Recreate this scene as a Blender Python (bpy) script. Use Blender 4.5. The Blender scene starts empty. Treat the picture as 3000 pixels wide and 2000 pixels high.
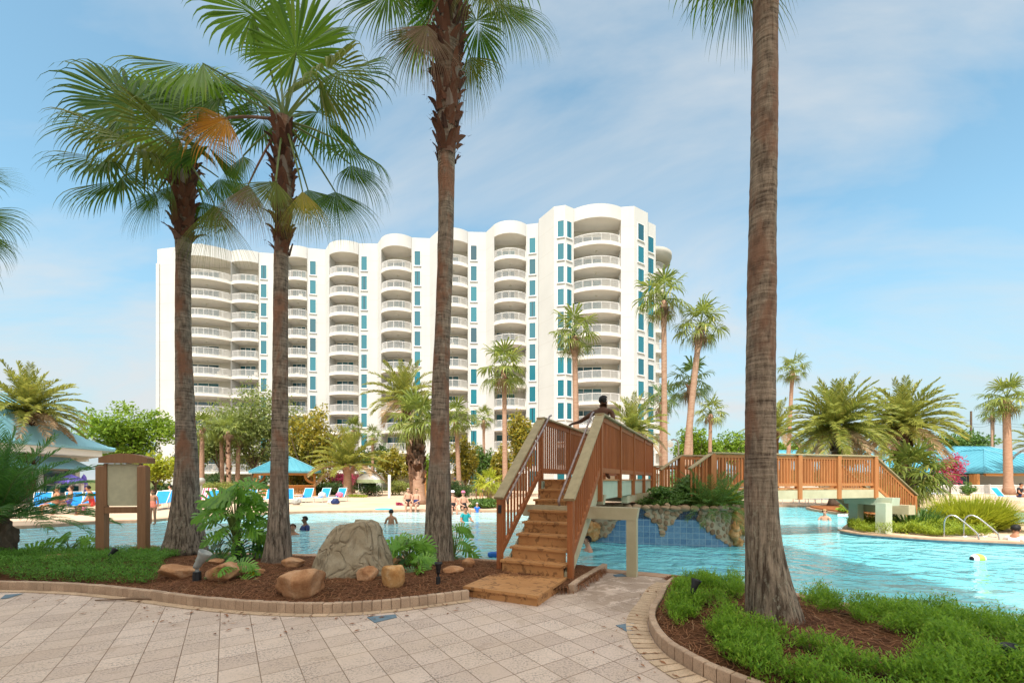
import bpy, bmesh, math, random
from math import sin, cos, pi, radians, sqrt, atan2, tan, exp
from mathutils import Vector, Matrix, noise
S = bpy.context.scene
C = S.collection
F, V0, H = 1230.0, 1403.0, 1.7          # focal length in photo pixels, horizon row, eye height
V = Vector
UP = V((0, 0, 1))
def W(u, v, d): return V(((u-1500)/F*d, d, H+(V0-v)/F*d))
def G(u, v, z=0.0):
    d = F*(H-z)/(v-V0); return V(((u-1500)/F*d, d, z))
def lerp(a, b, t): return a+(b-a)*t
def rnd(a, b): return random.uniform(a, b)

# ------------------------------------------------------------------ camera, sun, sky
cam = bpy.data.cameras.new('camera'); co = bpy.data.objects.new('camera', cam); C.objects.link(co)
co.location = (0, 0, H); co.rotation_euler = (pi/2, 0, 0)
cam.sensor_width = 36; cam.sensor_fit = 'HORIZONTAL'; cam.lens = 36*F/3000; cam.shift_y = (V0-1000)/3000
cam.clip_start = .05; cam.clip_end = 3000; S.camera = co
SUN_EL = radians(55); SUN_AZ = V((-.22, -.975, 0)).normalized()
sl = bpy.data.lights.new('sun', 'SUN'); so = bpy.data.objects.new('sun', sl); C.objects.link(so)
sl.energy = 2.0; sl.angle = radians(.53); sl.color = (1, .95, .87)
sdir = V((SUN_AZ.x*cos(SUN_EL), SUN_AZ.y*cos(SUN_EL), sin(SUN_EL)))
so.rotation_euler = (-sdir).to_track_quat('-Z', 'Y').to_euler(); so.location = (-20, -60, 90)
wd = bpy.data.worlds.new('World'); S.world = wd; wd.use_nodes = True
S.view_settings.view_transform = 'Standard'; S.view_settings.look = 'None'
S.view_settings.exposure = 1.54; S.view_settings.gamma = 1
def world():
    n = wd.node_tree.nodes; l = wd.node_tree.links; bg = n['Background']
    sk = n.new('ShaderNodeTexSky'); sk.sky_type = 'NISHITA'; sk.sun_disc = False
    sk.sun_elevation = SUN_EL; sk.sun_rotation = atan2(SUN_AZ.x, SUN_AZ.y)
    sk.air_density = 1.0; sk.dust_density = .5; sk.ozone_density = 2.2
    tc = n.new('ShaderNodeTexCoord')
    # clouds: noise over the sky dome projected on a high flat layer
    sp = n.new('ShaderNodeSeparateXYZ'); l.new(tc.outputs['Generated'], sp.inputs[0])
    zc = n.new('ShaderNodeMath'); zc.operation = 'MAXIMUM'; l.new(sp.outputs[2], zc.inputs[0]); zc.inputs[1].default_value = .0
    za = n.new('ShaderNodeMath'); za.operation = 'ADD'; l.new(zc.outputs[0], za.inputs[0]); za.inputs[1].default_value = .22
    dv = n.new('ShaderNodeVectorMath'); dv.operation = 'DIVIDE'
    cb = n.new('ShaderNodeCombineXYZ')
    for i in range(3): l.new(za.outputs[0], cb.inputs[i])
    l.new(tc.outputs['Generated'], dv.inputs[0]); l.new(cb.outputs[0], dv.inputs[1])
    mp = n.new('ShaderNodeMapping'); mp.inputs['Scale'].default_value = (.9, 1.6, .5); mp.inputs['Location'].default_value = (4.3, 1.1, 0)
    mp.inputs['Rotation'].default_value = (0, 0, .5)
    l.new(dv.outputs[0], mp.inputs[0])
    nz = n.new('ShaderNodeTexNoise'); nz.inputs['Scale'].default_value = .95; nz.inputs['Detail'].default_value = 7; nz.inputs['Roughness'].default_value = .57
    nz.inputs['Distortion'].default_value = .5
    l.new(mp.outputs[0], nz.inputs['Vector'])
    r = n.new('ShaderNodeValToRGB'); r.color_ramp.elements[0].position = .38; r.color_ramp.elements[1].position = .66
    r.color_ramp.elements[0].color = (0, 0, 0, 1); r.color_ramp.elements[1].color = (.8, .8, .8, 1)
    l.new(nz.outputs['Fac'], r.inputs[0])
    ad = n.new('ShaderNodeMath'); ad.operation = 'ADD'; ad.inputs[1].default_value = .10; ad.use_clamp = True; l.new(r.outputs[0], ad.inputs[0])
    hs = n.new('ShaderNodeHueSaturation'); hs.inputs['Saturation'].default_value = 1.0; hs.inputs['Value'].default_value = 1.0
    hs.inputs['Hue'].default_value = .485
    l.new(sk.outputs[0], hs.inputs['Color'])
    hz = n.new('ShaderNodeMapRange'); l.new(sp.outputs[2], hz.inputs[0]); hz.inputs[1].default_value = .02; hz.inputs[2].default_value = .42
    hz.inputs[3].default_value = .92; hz.inputs[4].default_value = .0
    hm = n.new('ShaderNodeMix'); hm.data_type = 'RGBA'; l.new(hz.outputs[0], hm.inputs['Factor']); l.new(hs.outputs[0], hm.inputs[6])
    hm.inputs[7].default_value = (1.0, 1.34, 1.50, 1)                       # pale blue air near the horizon
    mx = n.new('ShaderNodeMix'); mx.data_type = 'RGBA'
    l.new(ad.outputs[0], mx.inputs['Factor']); l.new(hm.outputs[2], mx.inputs[6]); mx.inputs[7].default_value = (1.78, 1.84, 1.87, 1)
    tn = n.new('ShaderNodeMix'); tn.data_type = 'RGBA'; tn.blend_type = 'MULTIPLY'; tn.inputs[0].default_value = 1
    l.new(hs.outputs[0], tn.inputs[6]); tn.inputs[7].default_value = (.53, .64, .60, 1); l.new(tn.outputs[2], hm.inputs[6])
    # white glow added overhead and sunward, out of view, to brighten the shade
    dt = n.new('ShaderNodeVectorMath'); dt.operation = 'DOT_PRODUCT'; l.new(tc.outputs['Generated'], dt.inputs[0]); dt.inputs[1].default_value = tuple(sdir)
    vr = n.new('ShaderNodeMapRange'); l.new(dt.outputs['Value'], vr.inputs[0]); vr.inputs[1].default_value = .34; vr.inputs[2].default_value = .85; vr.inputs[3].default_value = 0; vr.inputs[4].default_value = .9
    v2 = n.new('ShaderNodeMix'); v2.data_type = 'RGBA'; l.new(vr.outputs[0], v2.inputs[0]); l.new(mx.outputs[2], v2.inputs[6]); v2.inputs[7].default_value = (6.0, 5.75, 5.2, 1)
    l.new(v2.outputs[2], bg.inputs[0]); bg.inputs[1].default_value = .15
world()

# ------------------------------------------------------------------ mesh builder
class MB:
    def __init__(s): s.v = []; s.f = []; s.m = []
    def add(s, vs, fs, m=0):
        b = len(s.v); s.v += [tuple(p) for p in vs]
        s.f += [tuple(b+i for i in f) for f in fs]; s.m += [m]*len(fs)
    def box(s, c, sz, rz=0, m=0, M=None):
        x, y, z = sz[0]/2, sz[1]/2, sz[2]/2
        P = [V(p) for p in ((-x,-y,-z),(x,-y,-z),(x,y,-z),(-x,y,-z),(-x,-y,z),(x,-y,z),(x,y,z),(-x,y,z))]
        R = M or Matrix.Rotation(rz, 3, 'Z')
        s.add([R@p+V(c) for p in P], [(3,2,1,0),(4,5,6,7),(0,1,5,4),(1,2,6,5),(2,3,7,6),(3,0,4,7)], m)
    def beam(s, a, b, w, h, m=0, up=UP, bev=0):
        a, b = V(a), V(b); y = (b-a).normalized(); x = y.cross(up)
        if x.length < 1e-4: x = V((1, 0, 0))
        x.normalize(); z = x.cross(y)
        e = bev
        if e:
            pr = [(-w/2+e,-h/2),(w/2-e,-h/2),(w/2,-h/2+e),(w/2,h/2-e),(w/2-e,h/2),(-w/2+e,h/2),(-w/2,h/2-e),(-w/2,-h/2+e)]
        else: pr = [(-w/2,-h/2),(w/2,-h/2),(w/2,h/2),(-w/2,h/2)]
        n = len(pr)
        vs = [a+x*p+z*q for p, q in pr]+[b+x*p+z*q for p, q in pr]
        s.add(vs, [tuple(range(n))[::1], tuple(range(2*n-1, n-1, -1))]+[(i, i+n, (i+1) % n+n, (i+1) % n) for i in range(n)], m)
    def tube(s, pts, rad, n=8, m=0, cap=True, wob=None):
        pts = [V(p) for p in pts]
        if not hasattr(rad, '__len__'): rad = [rad]*len(pts)
        t0 = (pts[1]-pts[0]).normalized()
        x = t0.cross(UP) if abs(t0.z) < .95 else V((1, 0, 0))
        x.normalize(); vs = []; fs = []
        for i, p in enumerate(pts):
            t = (pts[min(i+1, len(pts)-1)]-pts[max(i-1, 0)]).normalized()
            x = (x-t*x.dot(t)).normalized(); y = t.cross(x)
            for k in range(n):
                a = 2*pi*k/n; r = rad[i]*(wob(i, a) if wob else 1)
                vs.append(p+x*cos(a)*r+y*sin(a)*r)
        for i in range(len(pts)-1):
            for k in range(n):
                fs.append((i*n+k, i*n+(k+1) % n, (i+1)*n+(k+1) % n, (i+1)*n+k))
        if cap: fs += [tuple(range(n-1, -1, -1)), tuple(range((len(pts)-1)*n, len(pts)*n))]
        s.add(vs, fs, m)
    def prism(s, poly, z0, z1, m=0, mt=None):
        n = len(poly)
        A = sum(poly[i][0]*poly[(i+1) % n][1]-poly[(i+1) % n][0]*poly[i][1] for i in range(n))
        if A < 0: poly = poly[::-1]
        s.add([(p[0], p[1], z0) for p in poly]+[(p[0], p[1], z1) for p in poly], [tuple(range(n-1, -1, -1))]+[(i, (i+1) % n, (i+1) % n+n, i+n) for i in range(n)], m)
        s.add([(p[0], p[1], z1) for p in poly], [tuple(range(n))], m if mt is None else mt)
    def lathe(s, prof, c=(0, 0, 0), n=14, m=0, M=None):
        M = M or Matrix.Identity(3); c = V(c); vs = []; fs = []
        for r, z in prof:
            for k in range(n): vs.append(c+M@V((r*cos(2*pi*k/n), r*sin(2*pi*k/n), z)))
        for i in range(len(prof)-1):
            for k in range(n): fs.append((i*n+k, i*n+(k+1) % n, (i+1)*n+(k+1) % n, (i+1)*n+k))
        s.add(vs, fs, m)
    def blob(s, c, r, sub=3, amp=.2, fr=1.2, seed=0, m=0, rot=None, cuts=0, sq=1.0):
        bm = bmesh.new(); bmesh.ops.create_icosphere(bm, subdivisions=sub, radius=1)
        rg = random.Random(seed); off = V((rg.uniform(-50, 50),)*3)+V((seed*1.7, seed*.3, 0))
        pl = [(V((rg.gauss(0, 1), rg.gauss(0, 1), rg.gauss(0, .7))).normalized(), rg.uniform(.6, .85)) for _ in range(cuts)]
        R = rot or Matrix.Identity(3); vs = []
        for q in bm.verts:
            p = q.co.copy()
            if sq != 1: p = V([math.copysign(abs(k)**sq, k) for k in p])
            for nn, dd in pl:
                e = p.dot(nn)-dd
                if e > 0: p -= nn*e*.92
            k = 1+amp*noise.noise(p*fr+off)+amp*.4*noise.noise(p*fr*2.7+off)+amp*.16*noise.noise(p*fr*7+off)
            p = V((p.x*r[0], p.y*r[1], p.z*r[2]))*k
            vs.append(R@p+V(c))
        s.add(vs, [tuple(v.index for v in f.verts) for f in bm.faces], m); bm.free()
    def build(s, name, mats, parent=None, smooth=False, local=False):
        me = bpy.data.meshes.new(name); me.from_pydata(s.v, [], s.f)
        for m in (mats if isinstance(mats, (list, tuple)) else [mats]): me.materials.append(m)
        me.polygons.foreach_set('material_index', s.m)
        if smooth: me.polygons.foreach_set('use_smooth', [True]*len(me.polygons))
        me.update()
        o = bpy.data.objects.new(name, me); C.objects.link(o)
        if parent:
            o.parent = parent
            if not local: o.matrix_parent_inverse = PINV(parent)
        return o
def PINV(p):       # parts are modelled in world coordinates; a part's own parent mesh sits at the world origin
    return (Matrix.Translation(p.location) @ Matrix.Rotation(p.rotation_euler.z, 4, 'Z')).inverted() if p.type == 'EMPTY' else Matrix.Identity(4)
def tag(o, label=None, cat=None, group=None, kind=None):
    if label: o['label'] = label
    if cat: o['category'] = cat
    if group: o['group'] = group
    if kind: o['kind'] = kind
    return o
def thing(name, label, cat, loc=(0, 0, 0), rz=0, group=None):
    o = bpy.data.objects.new(name, None); C.objects.link(o); o.empty_display_size = .2
    o.location = loc; o.rotation_euler = (0, 0, rz)
    return tag(o, label, cat, group)
def dup(root, loc, rz=0, label=None, sc=None):
    def cp(o, par):
        c = o.copy(); C.objects.link(c)
        if par: c.parent = par
        for ch in KIDS.get(o.name) or [k for k in bpy.data.objects if k.parent == o]: cp(ch, c)
        return c
    r = cp(root, None); r.location = loc; r.rotation_euler = (0, 0, rz)
    if sc: r.scale = (sc,)*3
    if label: r['label'] = label
    return r
KIDS = {}
def struct(name, mb, mats, smooth=False): return tag(mb.build(name, mats, None, smooth), kind='structure')

# ------------------------------------------------------------------ materials
class NT:
    def __init__(s, name):
        s.mat = bpy.data.materials.new(name); s.mat.use_nodes = True
        s.t = s.mat.node_tree; s.n = s.t.nodes; s.bs = s.n['Principled BSDF']; s.out = s.n['Material Output']
    def new(s, typ, **kw):
        q = s.n.new('ShaderNode'+typ)
        for k, v in kw.items():
            if k.startswith('i_'): s.set(q, k[2:].replace('_', ' '), v)
            else: setattr(q, k, v)
        return q
    def set(s, q, k, v):
        i = q.inputs[int(k)] if k.isdigit() else q.inputs[k]
        if hasattr(v, 'is_output'): s.t.links.new(v, i)
        elif isinstance(v, tuple) and len(v) == 3 and i.type == 'RGBA': i.default_value = v+(1,)
        else: i.default_value = v
    def pos(s, scale=(1, 1, 1), rz=0, loc=(0, 0, 0), obj=False):
        g = s.new('TexCoord').outputs['Object'] if obj else s.new('NewGeometry').outputs['Position']
        return s.new('Mapping', i_Vector=g, i_Scale=tuple(scale), i_Rotation=(0, 0, rz), i_Location=tuple(loc)).outputs[0]
    def noise(s, vec, scale, detail=4, rough=.55, dist=0):
        return s.new('TexNoise', i_Vector=vec, i_Scale=scale, i_Detail=detail, i_Roughness=rough, i_Distortion=dist).outputs['Fac']
    def ramp(s, fac, stops, interp='LINEAR'):
        r = s.new('ValToRGB'); s.t.links.new(fac, r.inputs[0]); e = r.color_ramp.elements; r.color_ramp.interpolation = interp
        while len(e) < len(stops): e.new(.5)
        for q, (p, c) in zip(e, stops):
            q.position = p; q.color = (c, c, c, 1) if not isinstance(c, tuple) else c+(1,)
        return r.outputs[0]
    def mix(s, fac, a, b, mode='MIX'):
        q = s.new('Mix', data_type='RGBA', blend_type=mode)
        s.set(q, '0', fac); s.set(q, '6', a); s.set(q, '7', b); return q.outputs[2]
    def math(s, op, a, b=0.0, clamp=False):
        q = s.new('Math', operation=op, use_clamp=clamp); s.set(q, '0', a); s.set(q, '1', b); return q.outputs[0]
    def bump(s, h, strength=.3, dist=.02):
        s.set(s.bs, 'Normal', s.new('Bump', i_Height=h, i_Strength=strength, i_Distance=dist).outputs[0])
    def fin(s, col, rough=.7, spec=.3, metal=0):
        s.set(s.bs, 'Base Color', col); s.set(s.bs, 'Roughness', rough); s.set(s.bs, 'Specular IOR Level', spec); s.set(s.bs, 'Metallic', metal)
        return s.mat
def mat(name, c1, c2=None, scale=6, rough=.7, spec=.3, bump=.0, bd=.02, st=(1, 1, 1), metal=0, obj=False, lo=.35, hi=.65):
    t = NT(name); p = t.pos(st, obj=obj); f = t.noise(p, scale, 5, .6)
    c2 = c2 or tuple(k*.8 for k in c1)
    if bump: t.bump(t.noise(p, scale*2.2, 5, .65), bump, bd)
    return t.fin(t.ramp(f, [(lo, c2), (hi, c1)]), rough, spec, metal)
def leafmat(name, c1, c2, c3=None, transl=.35, rough=.45, spec=.35, scale=1.2):
    """leaf: colour differs from leaf to leaf and softly from clump to clump; light passes through"""
    t = NT(name); isl = t.new('NewGeometry').outputs['Random Per Island']
    st = [(0, c2), (.55, c1)]+([(.93, c1), (1, c3)] if c3 else [(1, c1)])
    col = t.ramp(isl, st); col = t.mix(t.math('MULTIPLY', t.noise(t.pos(), scale, 3), .55), col, c2)
    t.fin(col, rough, spec)
    tr = t.new('BsdfTranslucent'); t.set(tr, 'Color', t.mix(.5, col, tuple(min(1, k*1.9) for k in c1)))
    mx = t.new('MixShader'); mx.inputs[0].default_value = transl
    t.t.links.new(t.bs.outputs[0], mx.inputs[1]); t.t.links.new(tr.outputs[0], mx.inputs[2]); t.t.links.new(mx.outputs[0], t.out.inputs[0])
    return t.mat
M = {}
def pavers():
    t = NT('pavers'); a = radians(34.3)
    p = t.pos((1, 1, 1), -a, (-.25, -.269, 0))
    b = t.new('TexBrick', i_Vector=p, i_Scale=1.0, i_Mortar_Size=.0042, i_Mortar_Smooth=.3, i_Bias=0.0, i_Brick_Width=.305, i_Row_Height=.305)
    b.offset = 0; b.squash = 1
    t.set(b, 'Color1', (.70, .545, .445)); t.set(b, 'Color2', (.55, .415, .335)); t.set(b, 'Mortar', (.17, .10, .06))
    q = t.pos()
    col = t.mix(t.ramp(t.noise(q, .9, 5, .6), [(.35, 0.), (.7, .5)]), b.outputs[0], (.50, .36, .25))
    sp = t.ramp(t.noise(q, 46, 3, .85), [(.49, 0.), (.60, .85)])
    sp2 = t.math('MULTIPLY', sp, t.ramp(t.noise(q, 2.3, 5, .75), [(.36, .12), (.62, 1.)]))
    col = t.mix(sp2, col, (.17, .145, .135))
    st = t.ramp(t.noise(q, 1.6, 6, .7, .6), [(.60, 0.), (.635, .45)])
    col = t.mix(t.math('MULTIPLY', st, .55), col, (.30, .20, .135))
    wl = t.pos((1, 1, 1), 0, (-1.9, -6.3, 0))        # damp patch by the foot of the stairs
    g = t.new('TexGradient', gradient_type='SPHERICAL', i_Vector=t.new('Mapping', i_Vector=wl, i_Scale=(.75, .7, 1.)).outputs[0]).outputs['Fac']
    wet = t.math('MULTIPLY', t.ramp(t.noise(q, 3.0, 5, .6, .8), [(.42, 0.), (.5, 1.)]), t.ramp(g, [(0., 0.), (.35, 1.)]))
    col = t.mix(t.math('MULTIPLY', wet, .6), col, (.25, .17, .115))
    h = t.mix(.12, b.outputs['Fac'], t.noise(q, 120, 2))
    iv = t.math('SUBTRACT', 1.0, h)
    t.bump(iv, .6, .012); t.fin(col, .8, .25)
    return t.mat
M['pavers'] = pavers()
def brickmat(name, c1, c2):
    t = NT(name); isl = t.new('NewGeometry').outputs['Random Per Island']; q = t.pos()
    col = t.ramp(isl, [(0, c2), (1, c1)])
    col = t.mix(t.ramp(t.noise(q, 70, 3, .8), [(.5, 0.), (.68, .6)]), col, (.16, .12, .09))
    col = t.mix(t.ramp(t.noise(q, 4, 4), [(.4, 0.), (.7, .5)]), col, tuple(k*.62 for k in c2))
    t.bump(t.noise(q, 60, 3), .35, .006)
    return t.fin(col, .85, .2)
M['edging'] = brickmat('edging', (.56, .39, .27), (.44, .295, .20))
M['border'] = brickmat('border', (.64, .46, .31), (.54, .38, .25))
M['blue_tile'] = mat('blue_tile', (.17, .23, .27), (.11, .16, .20), 9, .8, .2, .2, .004)
M['coping'] = mat('coping', (.47, .30, .20), (.36, .22, .14), 5, .8, .2, .2, .006)
M['fardeck'] = mat('fardeck', (.62, .46, .33), (.52, .37, .26), .5, .9, .1)
M['soil'] = mat('soil', (.15, .066, .032), (.055, .026, .014), 9, .95, .05, .8, .03)
M['redmulch'] = mat('redmulch', (.33, .13, .05), (.22, .08, .03), 4, .95, .05, .5, .03)
M['straw'] = leafmat('straw', (.34, .15, .07), (.14, .055, .028), (.50, .31, .17), .0, .8, .15, 3)
M['grassland'] = mat('grassland', (.10, .14, .04), (.16, .14, .06), .4, .95, .05)
def woodmat(name, c1, c2, stain=0, st=(14, 14, 1.2), rough=.6):
    t = NT(name); q = t.pos(st); w = t.pos()
    col = t.ramp(t.noise(q, 1.6, 5, .65), [(.3, c2), (.7, c1)])
    isl = t.new('NewGeometry').outputs['Random Per Island']
    col = t.mix(t.math('MULTIPLY', isl, .3), col, tuple(k*.7 for k in c2))
    rg = rough
    if stain:
        f = t.ramp(t.noise(w, 6.5, 5, .65, 1.2), [(.54, 0.), (.59, 1.)])
        col = t.mix(t.math('MULTIPLY', f, .62), col, (.115, .046, .017))
    t.bump(t.noise(q, 3, 4), .2, .004)
    return t.fin(col, rg, .3)
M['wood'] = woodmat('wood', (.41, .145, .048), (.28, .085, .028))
M['wood_sun'] = woodmat('wood_sun', (.50, .20, .066), (.38, .135, .044))  # brighter copy of the bridge wood, sunlight put into its colour
M['tread'] = woodmat('tread', (.55, .275, .105), (.46, .215, .08), 1, (3, 3, 3))
M['fir'] = woodmat('fir', (.36, .185, .095), (.27, .13, .064))
M['cedar'] = woodmat('cedar', (.55, .26, .085), (.46, .20, .06))
M['cap'] = mat('cap', (.38, .30, .17), (.30, .235, .13), 7, .6, .3, .1, .004)
M['cream'] = mat('cream', (.52, .455, .30), (.45, .39, .25), 3, .6, .3)
M['mint'] = mat('mint', (.48, .52, .39), (.42, .46, .34), 3, .6, .3)
M['steel'] = mat('steel', (.62, .62, .60), None, 5, .25, .5, metal=1)
M['pipe'] = mat('pipe', (.34, .26, .24), (.22, .15, .13), 9, .4, .5, metal=.5)
M['black'] = mat('black', (.02, .02, .022), None, 9, .45, .4)
M['greyplastic'] = mat('greyplastic', (.36, .36, .33), (.27, .27, .25), 12, .55, .4)
M['white'] = mat('white', (.78, .77, .74), (.74, .73, .70), .6, .6, .3)
def stucco():
    t = NT('stucco'); q = t.pos()
    col = t.ramp(t.noise(q, .25, 4), [(.3, (.485, .475, .458)), (.7, (.53, .52, .502))])
    sx = t.new('SeparateXYZ', i_0=q).outputs[2]
    j = t.math('ABSOLUTE', t.math('SUBTRACT', t.math('FRACT', t.math('DIVIDE', t.math('SUBTRACT', sx, 33.0), 3.08)), .5))
    col = t.mix(t.math('MULTIPLY', t.math('GREATER_THAN', j, .488), .3), col, (.35, .32, .28))
    st = t.ramp(t.noise(t.pos((1.2, 1.2, .05)), 1.0, 4, .7), [(.5, 0.), (.75, .22)])
    col = t.mix(st, col, (.5, .45, .38))
    return t.fin(col, .85, .15)
M['stucco'] = stucco()
M['soffit'] = mat('soffit', (.68, .64, .59), (.63, .59, .54), .5, .85, .1)
M['backwall'] = mat('backwall', (.59, .55, .485), (.53, .49, .43), .6, .85, .1)
M['raila'] = mat('raila', (.70, .68, .66), None, 3, .5, .3)
def glassmat(name, c1, c2, rough=.12, pleat=0):
    t = NT(name); isl = t.new('ObjectInfo').outputs['Random']; q = t.pos(obj=True)
    col = t.mix(isl, c1, c2)
    if pleat:
        w = t.new('TexWave', i_Vector=q, i_Scale=4.5, i_Distortion=1.2, i_Detail=1.0).outputs['Fac']
        col = t.mix(t.math('MULTIPLY', w, .55), col, tuple(k*.45 for k in c1))
    return t.fin(col, rough, .6)
M['curtain'] = glassmat('curtain', (.022, .19, .245), (.016, .12, .165), .1, 1)
M['darkglass'] = glassmat('darkglass', (.018, .06, .085), (.02, .10, .13), .06)
M['tealglass'] = glassmat('tealglass', (.02, .16, .185), (.015, .08, .11), .08, 1)
def metalroof():
    t = NT('metal_roof'); q = t.pos()
    return t.fin(t.ramp(t.noise(q, .6, 4), [(.3, (.075, .27, .345)), (.7, (.10, .33, .41))]), .4, .35)
M['roof'] = metalroof()
M['bluefabric'] = mat('bluefabric', (.02, .27, .66), (.015, .22, .58), 3, .7, .2)
def barkmat(name, a, b, red, ringz):
    t = NT(name); q = t.pos(obj=False); sx = t.new('SeparateXYZ', i_0=q).outputs[2]
    lowf = t.math('SUBTRACT', 1.0, t.new('MapRange', i_0=t.math('ADD', sx, t.math('MULTIPLY', t.noise(q, 2.2, 4), 1.2)), i_1=ringz-.1, i_2=ringz+1.1).outputs[0])
    vert = t.noise(t.pos((26, 26, 2.6)), 1.0, 5, .7)
    ring = t.noise(t.pos((2.4, 2.4, 30)), 1.0, 5, .68)
    up = t.mix(.42, ring, t.noise(t.pos((24, 24, 5)), 1.0, 4, .7))
    f = t.mix(lowf, up, vert)
    col = t.ramp(f, [(.39, b), (.5, a), (.61, tuple(min(1, k*1.55) for k in a))])
    col = t.mix(t.math('MULTIPLY', t.ramp(t.noise(t.pos((2.6, 2.6, 1.3)), 1., 5, .6, .5), [(.48, 0.), (.62, .9)]), t.math('SUBTRACT', 1.0, lowf)), col, red)
    lich = t.math('MULTIPLY', t.ramp(t.noise(t.pos((30, 30, 11)), 1., 4, .75), [(.55, 0.), (.64, .8)]), t.math('MULTIPLY', lowf, t.ramp(t.noise(q, 1.7, 3), [(.42, 0.), (.6, 1.)])))
    col = t.mix(lich, col, (.42, .39, .29))
    dk = t.math('MULTIPLY', t.ramp(t.noise(t.pos((7, 7, 4)), 1., 5, .7), [(.5, 0.), (.68, .8)]), .8)
    col = t.mix(dk, col, b)
    t.bump(f, 1.0, .05)
    return t.fin(col, .9, .12)
M['bark'] = barkmat('bark', (.235, .18, .135), (.075, .055, .042), (.26, .125, .075), 1.9)
M['bark_right'] = barkmat('bark_right', (.245, .185, .135), (.08, .055, .04), (.235, .125, .08), 1.6)
M['bark_far'] = mat('bark_far', (.42, .27, .19), (.30, .17, .11), 3, .9, .1, .4, .03, (1, 1, 6))
M['bark_dark'] = mat('bark_dark', (.20, .11, .065), (.09, .05, .03), 5, .9, .1, .6, .05)
M['bark_brown'] = mat('bark_brown', (.17, .12, .085), (.10, .07, .05), 4, .9, .1, .4, .03)
M['boots'] = leafmat('boots', (.17, .072, .042), (.055, .026, .018), (.36, .31, .27), .0, .8, .15, 2)
M['fan'] = leafmat('fan', (.088,.17,.014), (.03,.078,.008), (.21,.23,.035), .27, .5, .18, 1.0)
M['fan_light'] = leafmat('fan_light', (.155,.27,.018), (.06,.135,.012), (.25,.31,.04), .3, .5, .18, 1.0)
M['fan_olive'] = leafmat('fan_olive', (.17,.20,.03), (.07,.095,.014), (.34,.29,.09), .27, .5, .18, 1.0)
M['fan_dead'] = leafmat('fan_dead', (.27, .18, .12), (.15, .09, .055), (.36, .28, .21), .2, .8, .1, 2)
M['fan_orange'] = leafmat('fan_orange', (.55, .225, .02), (.34, .12, .015), (.60, .32, .06), .3, .6, .2, 2)
M['fan_yellow'] = leafmat('fan_yellow', (.38, .27, .03), (.18, .20, .03), (.5, .3, .05), .3, .6, .2, 2)
M['petiole'] = mat('petiole', (.16, .21, .05), (.11, .15, .04), 5, .5, .3)
M['petiole_brown'] = mat('petiole_brown', (.24, .12, .07), (.16, .08, .05), 5, .6, .3)
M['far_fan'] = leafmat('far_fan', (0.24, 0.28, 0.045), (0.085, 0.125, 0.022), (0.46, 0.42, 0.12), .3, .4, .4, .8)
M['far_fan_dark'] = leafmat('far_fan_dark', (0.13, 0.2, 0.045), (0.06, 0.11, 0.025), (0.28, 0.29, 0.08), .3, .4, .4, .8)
M['feather'] = leafmat('feather', (.31,.31,.055), (.12,.15,.03), (.55,.40,.12), .3, .5, .25, .7)
M['feather_near'] = leafmat('feather_near', (.10,.235,.04), (.045,.13,.024), (.19,.30,.07), .3, .4, .4, 1.5)
M['feather_dry'] = leafmat('feather_dry', (.42, .30, .18), (.28, .18, .10), None, .2, .7, .2, .7)
M['treegreen'] = leafmat('treegreen', (0.24, 0.34, 0.025), (0.085, 0.165, 0.015), (0.34, 0.42, 0.05), .3, .5, .3, .5)
M['oakgreen'] = leafmat('oakgreen', (.25,.29,.075), (.09,.125,.034), (.36,.34,.10), .3, .5, .3, .5)
M['magnolia'] = leafmat('magnolia', (.42,.33,.03), (.055,.095,.016), (.55,.36,.05), .25, .35, .5, .7)
M['greenbush'] = leafmat('greenbush', (0.13, 0.23, 0.042), (0.05, 0.11, 0.022), (0.22, 0.29, 0.06), .28, .4, .4, .9)
M['darkhedge'] = leafmat('darkhedge', (0.08, 0.145, 0.036), (0.035, 0.075, 0.02), (0.15, 0.19, 0.05), .25, .4, .4, .9)
M['limehedge'] = leafmat('limehedge', (0.32, 0.35, 0.085), (0.16, 0.2, 0.05), (0.42, 0.4, 0.12), .3, .5, .3, .9)
M['yellowgreen'] = leafmat('yellowgreen', (0.42, 0.43, 0.035), (0.2, 0.26, 0.025), (0.55, 0.48, 0.07), .35, .5, .3, 1.0)
M['limefern'] = leafmat('limefern', (0.34, 0.4, 0.035), (0.15, 0.23, 0.022), (0.48, 0.46, 0.06), .35, .5, .3, 1.5)
M['strap'] = leafmat('strap', (.10, .19, .04), (.05, .11, .025), (.22, .27, .07), .3, .4, .4, 1.2)
M['pink'] = leafmat('pink', (.50,.07,.15), (.32,.045,.10), (.62,.2,.26), .3, .6, .2, 2)
M['philo'] = leafmat('philo', (.20,.40,.038), (.08,.21,.024), (.28,.45,.05), .3, .33, .45, 2.2)
M['philo_dark'] = leafmat('philo_dark', (0.06, 0.15, 0.03), (0.028, 0.085, 0.02), None, .25, .33, .45, 2.2)
M['ground'] = leafmat('ground', (.14,.30,.035), (.05,.145,.018), (.24,.38,.055), .28, .55, .2, 3)
M['fern'] = leafmat('fern', (.25,.40,.03), (.08,.19,.018), (.44,.48,.07), .36, .55, .2, 2.2)
M['flower'] = mat('flower', (.85, .50, .01), (.8, .42, .01), 8)
def rockmat(name, a, b, c, sc=4, bs=.5):
    t = NT(name); q = t.pos()
    col = t.ramp(t.noise(q, sc, 6, .65, .6), [(.3, b), (.52, a), (.72, c)])
    col = t.mix(t.ramp(t.noise(q, sc*9, 4, .8), [(.52, 0.), (.7, .5)]), col, tuple(k*.55 for k in b))
    t.bump(t.noise(q, sc*2.5, 7, .7, .3), bs, .05)
    return t.fin(col, .85, .2)
M['sandstone'] = rockmat('sandstone', (.46, .235, .115), (.31, .13, .055), (.58, .36, .215), 3.5)
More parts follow.
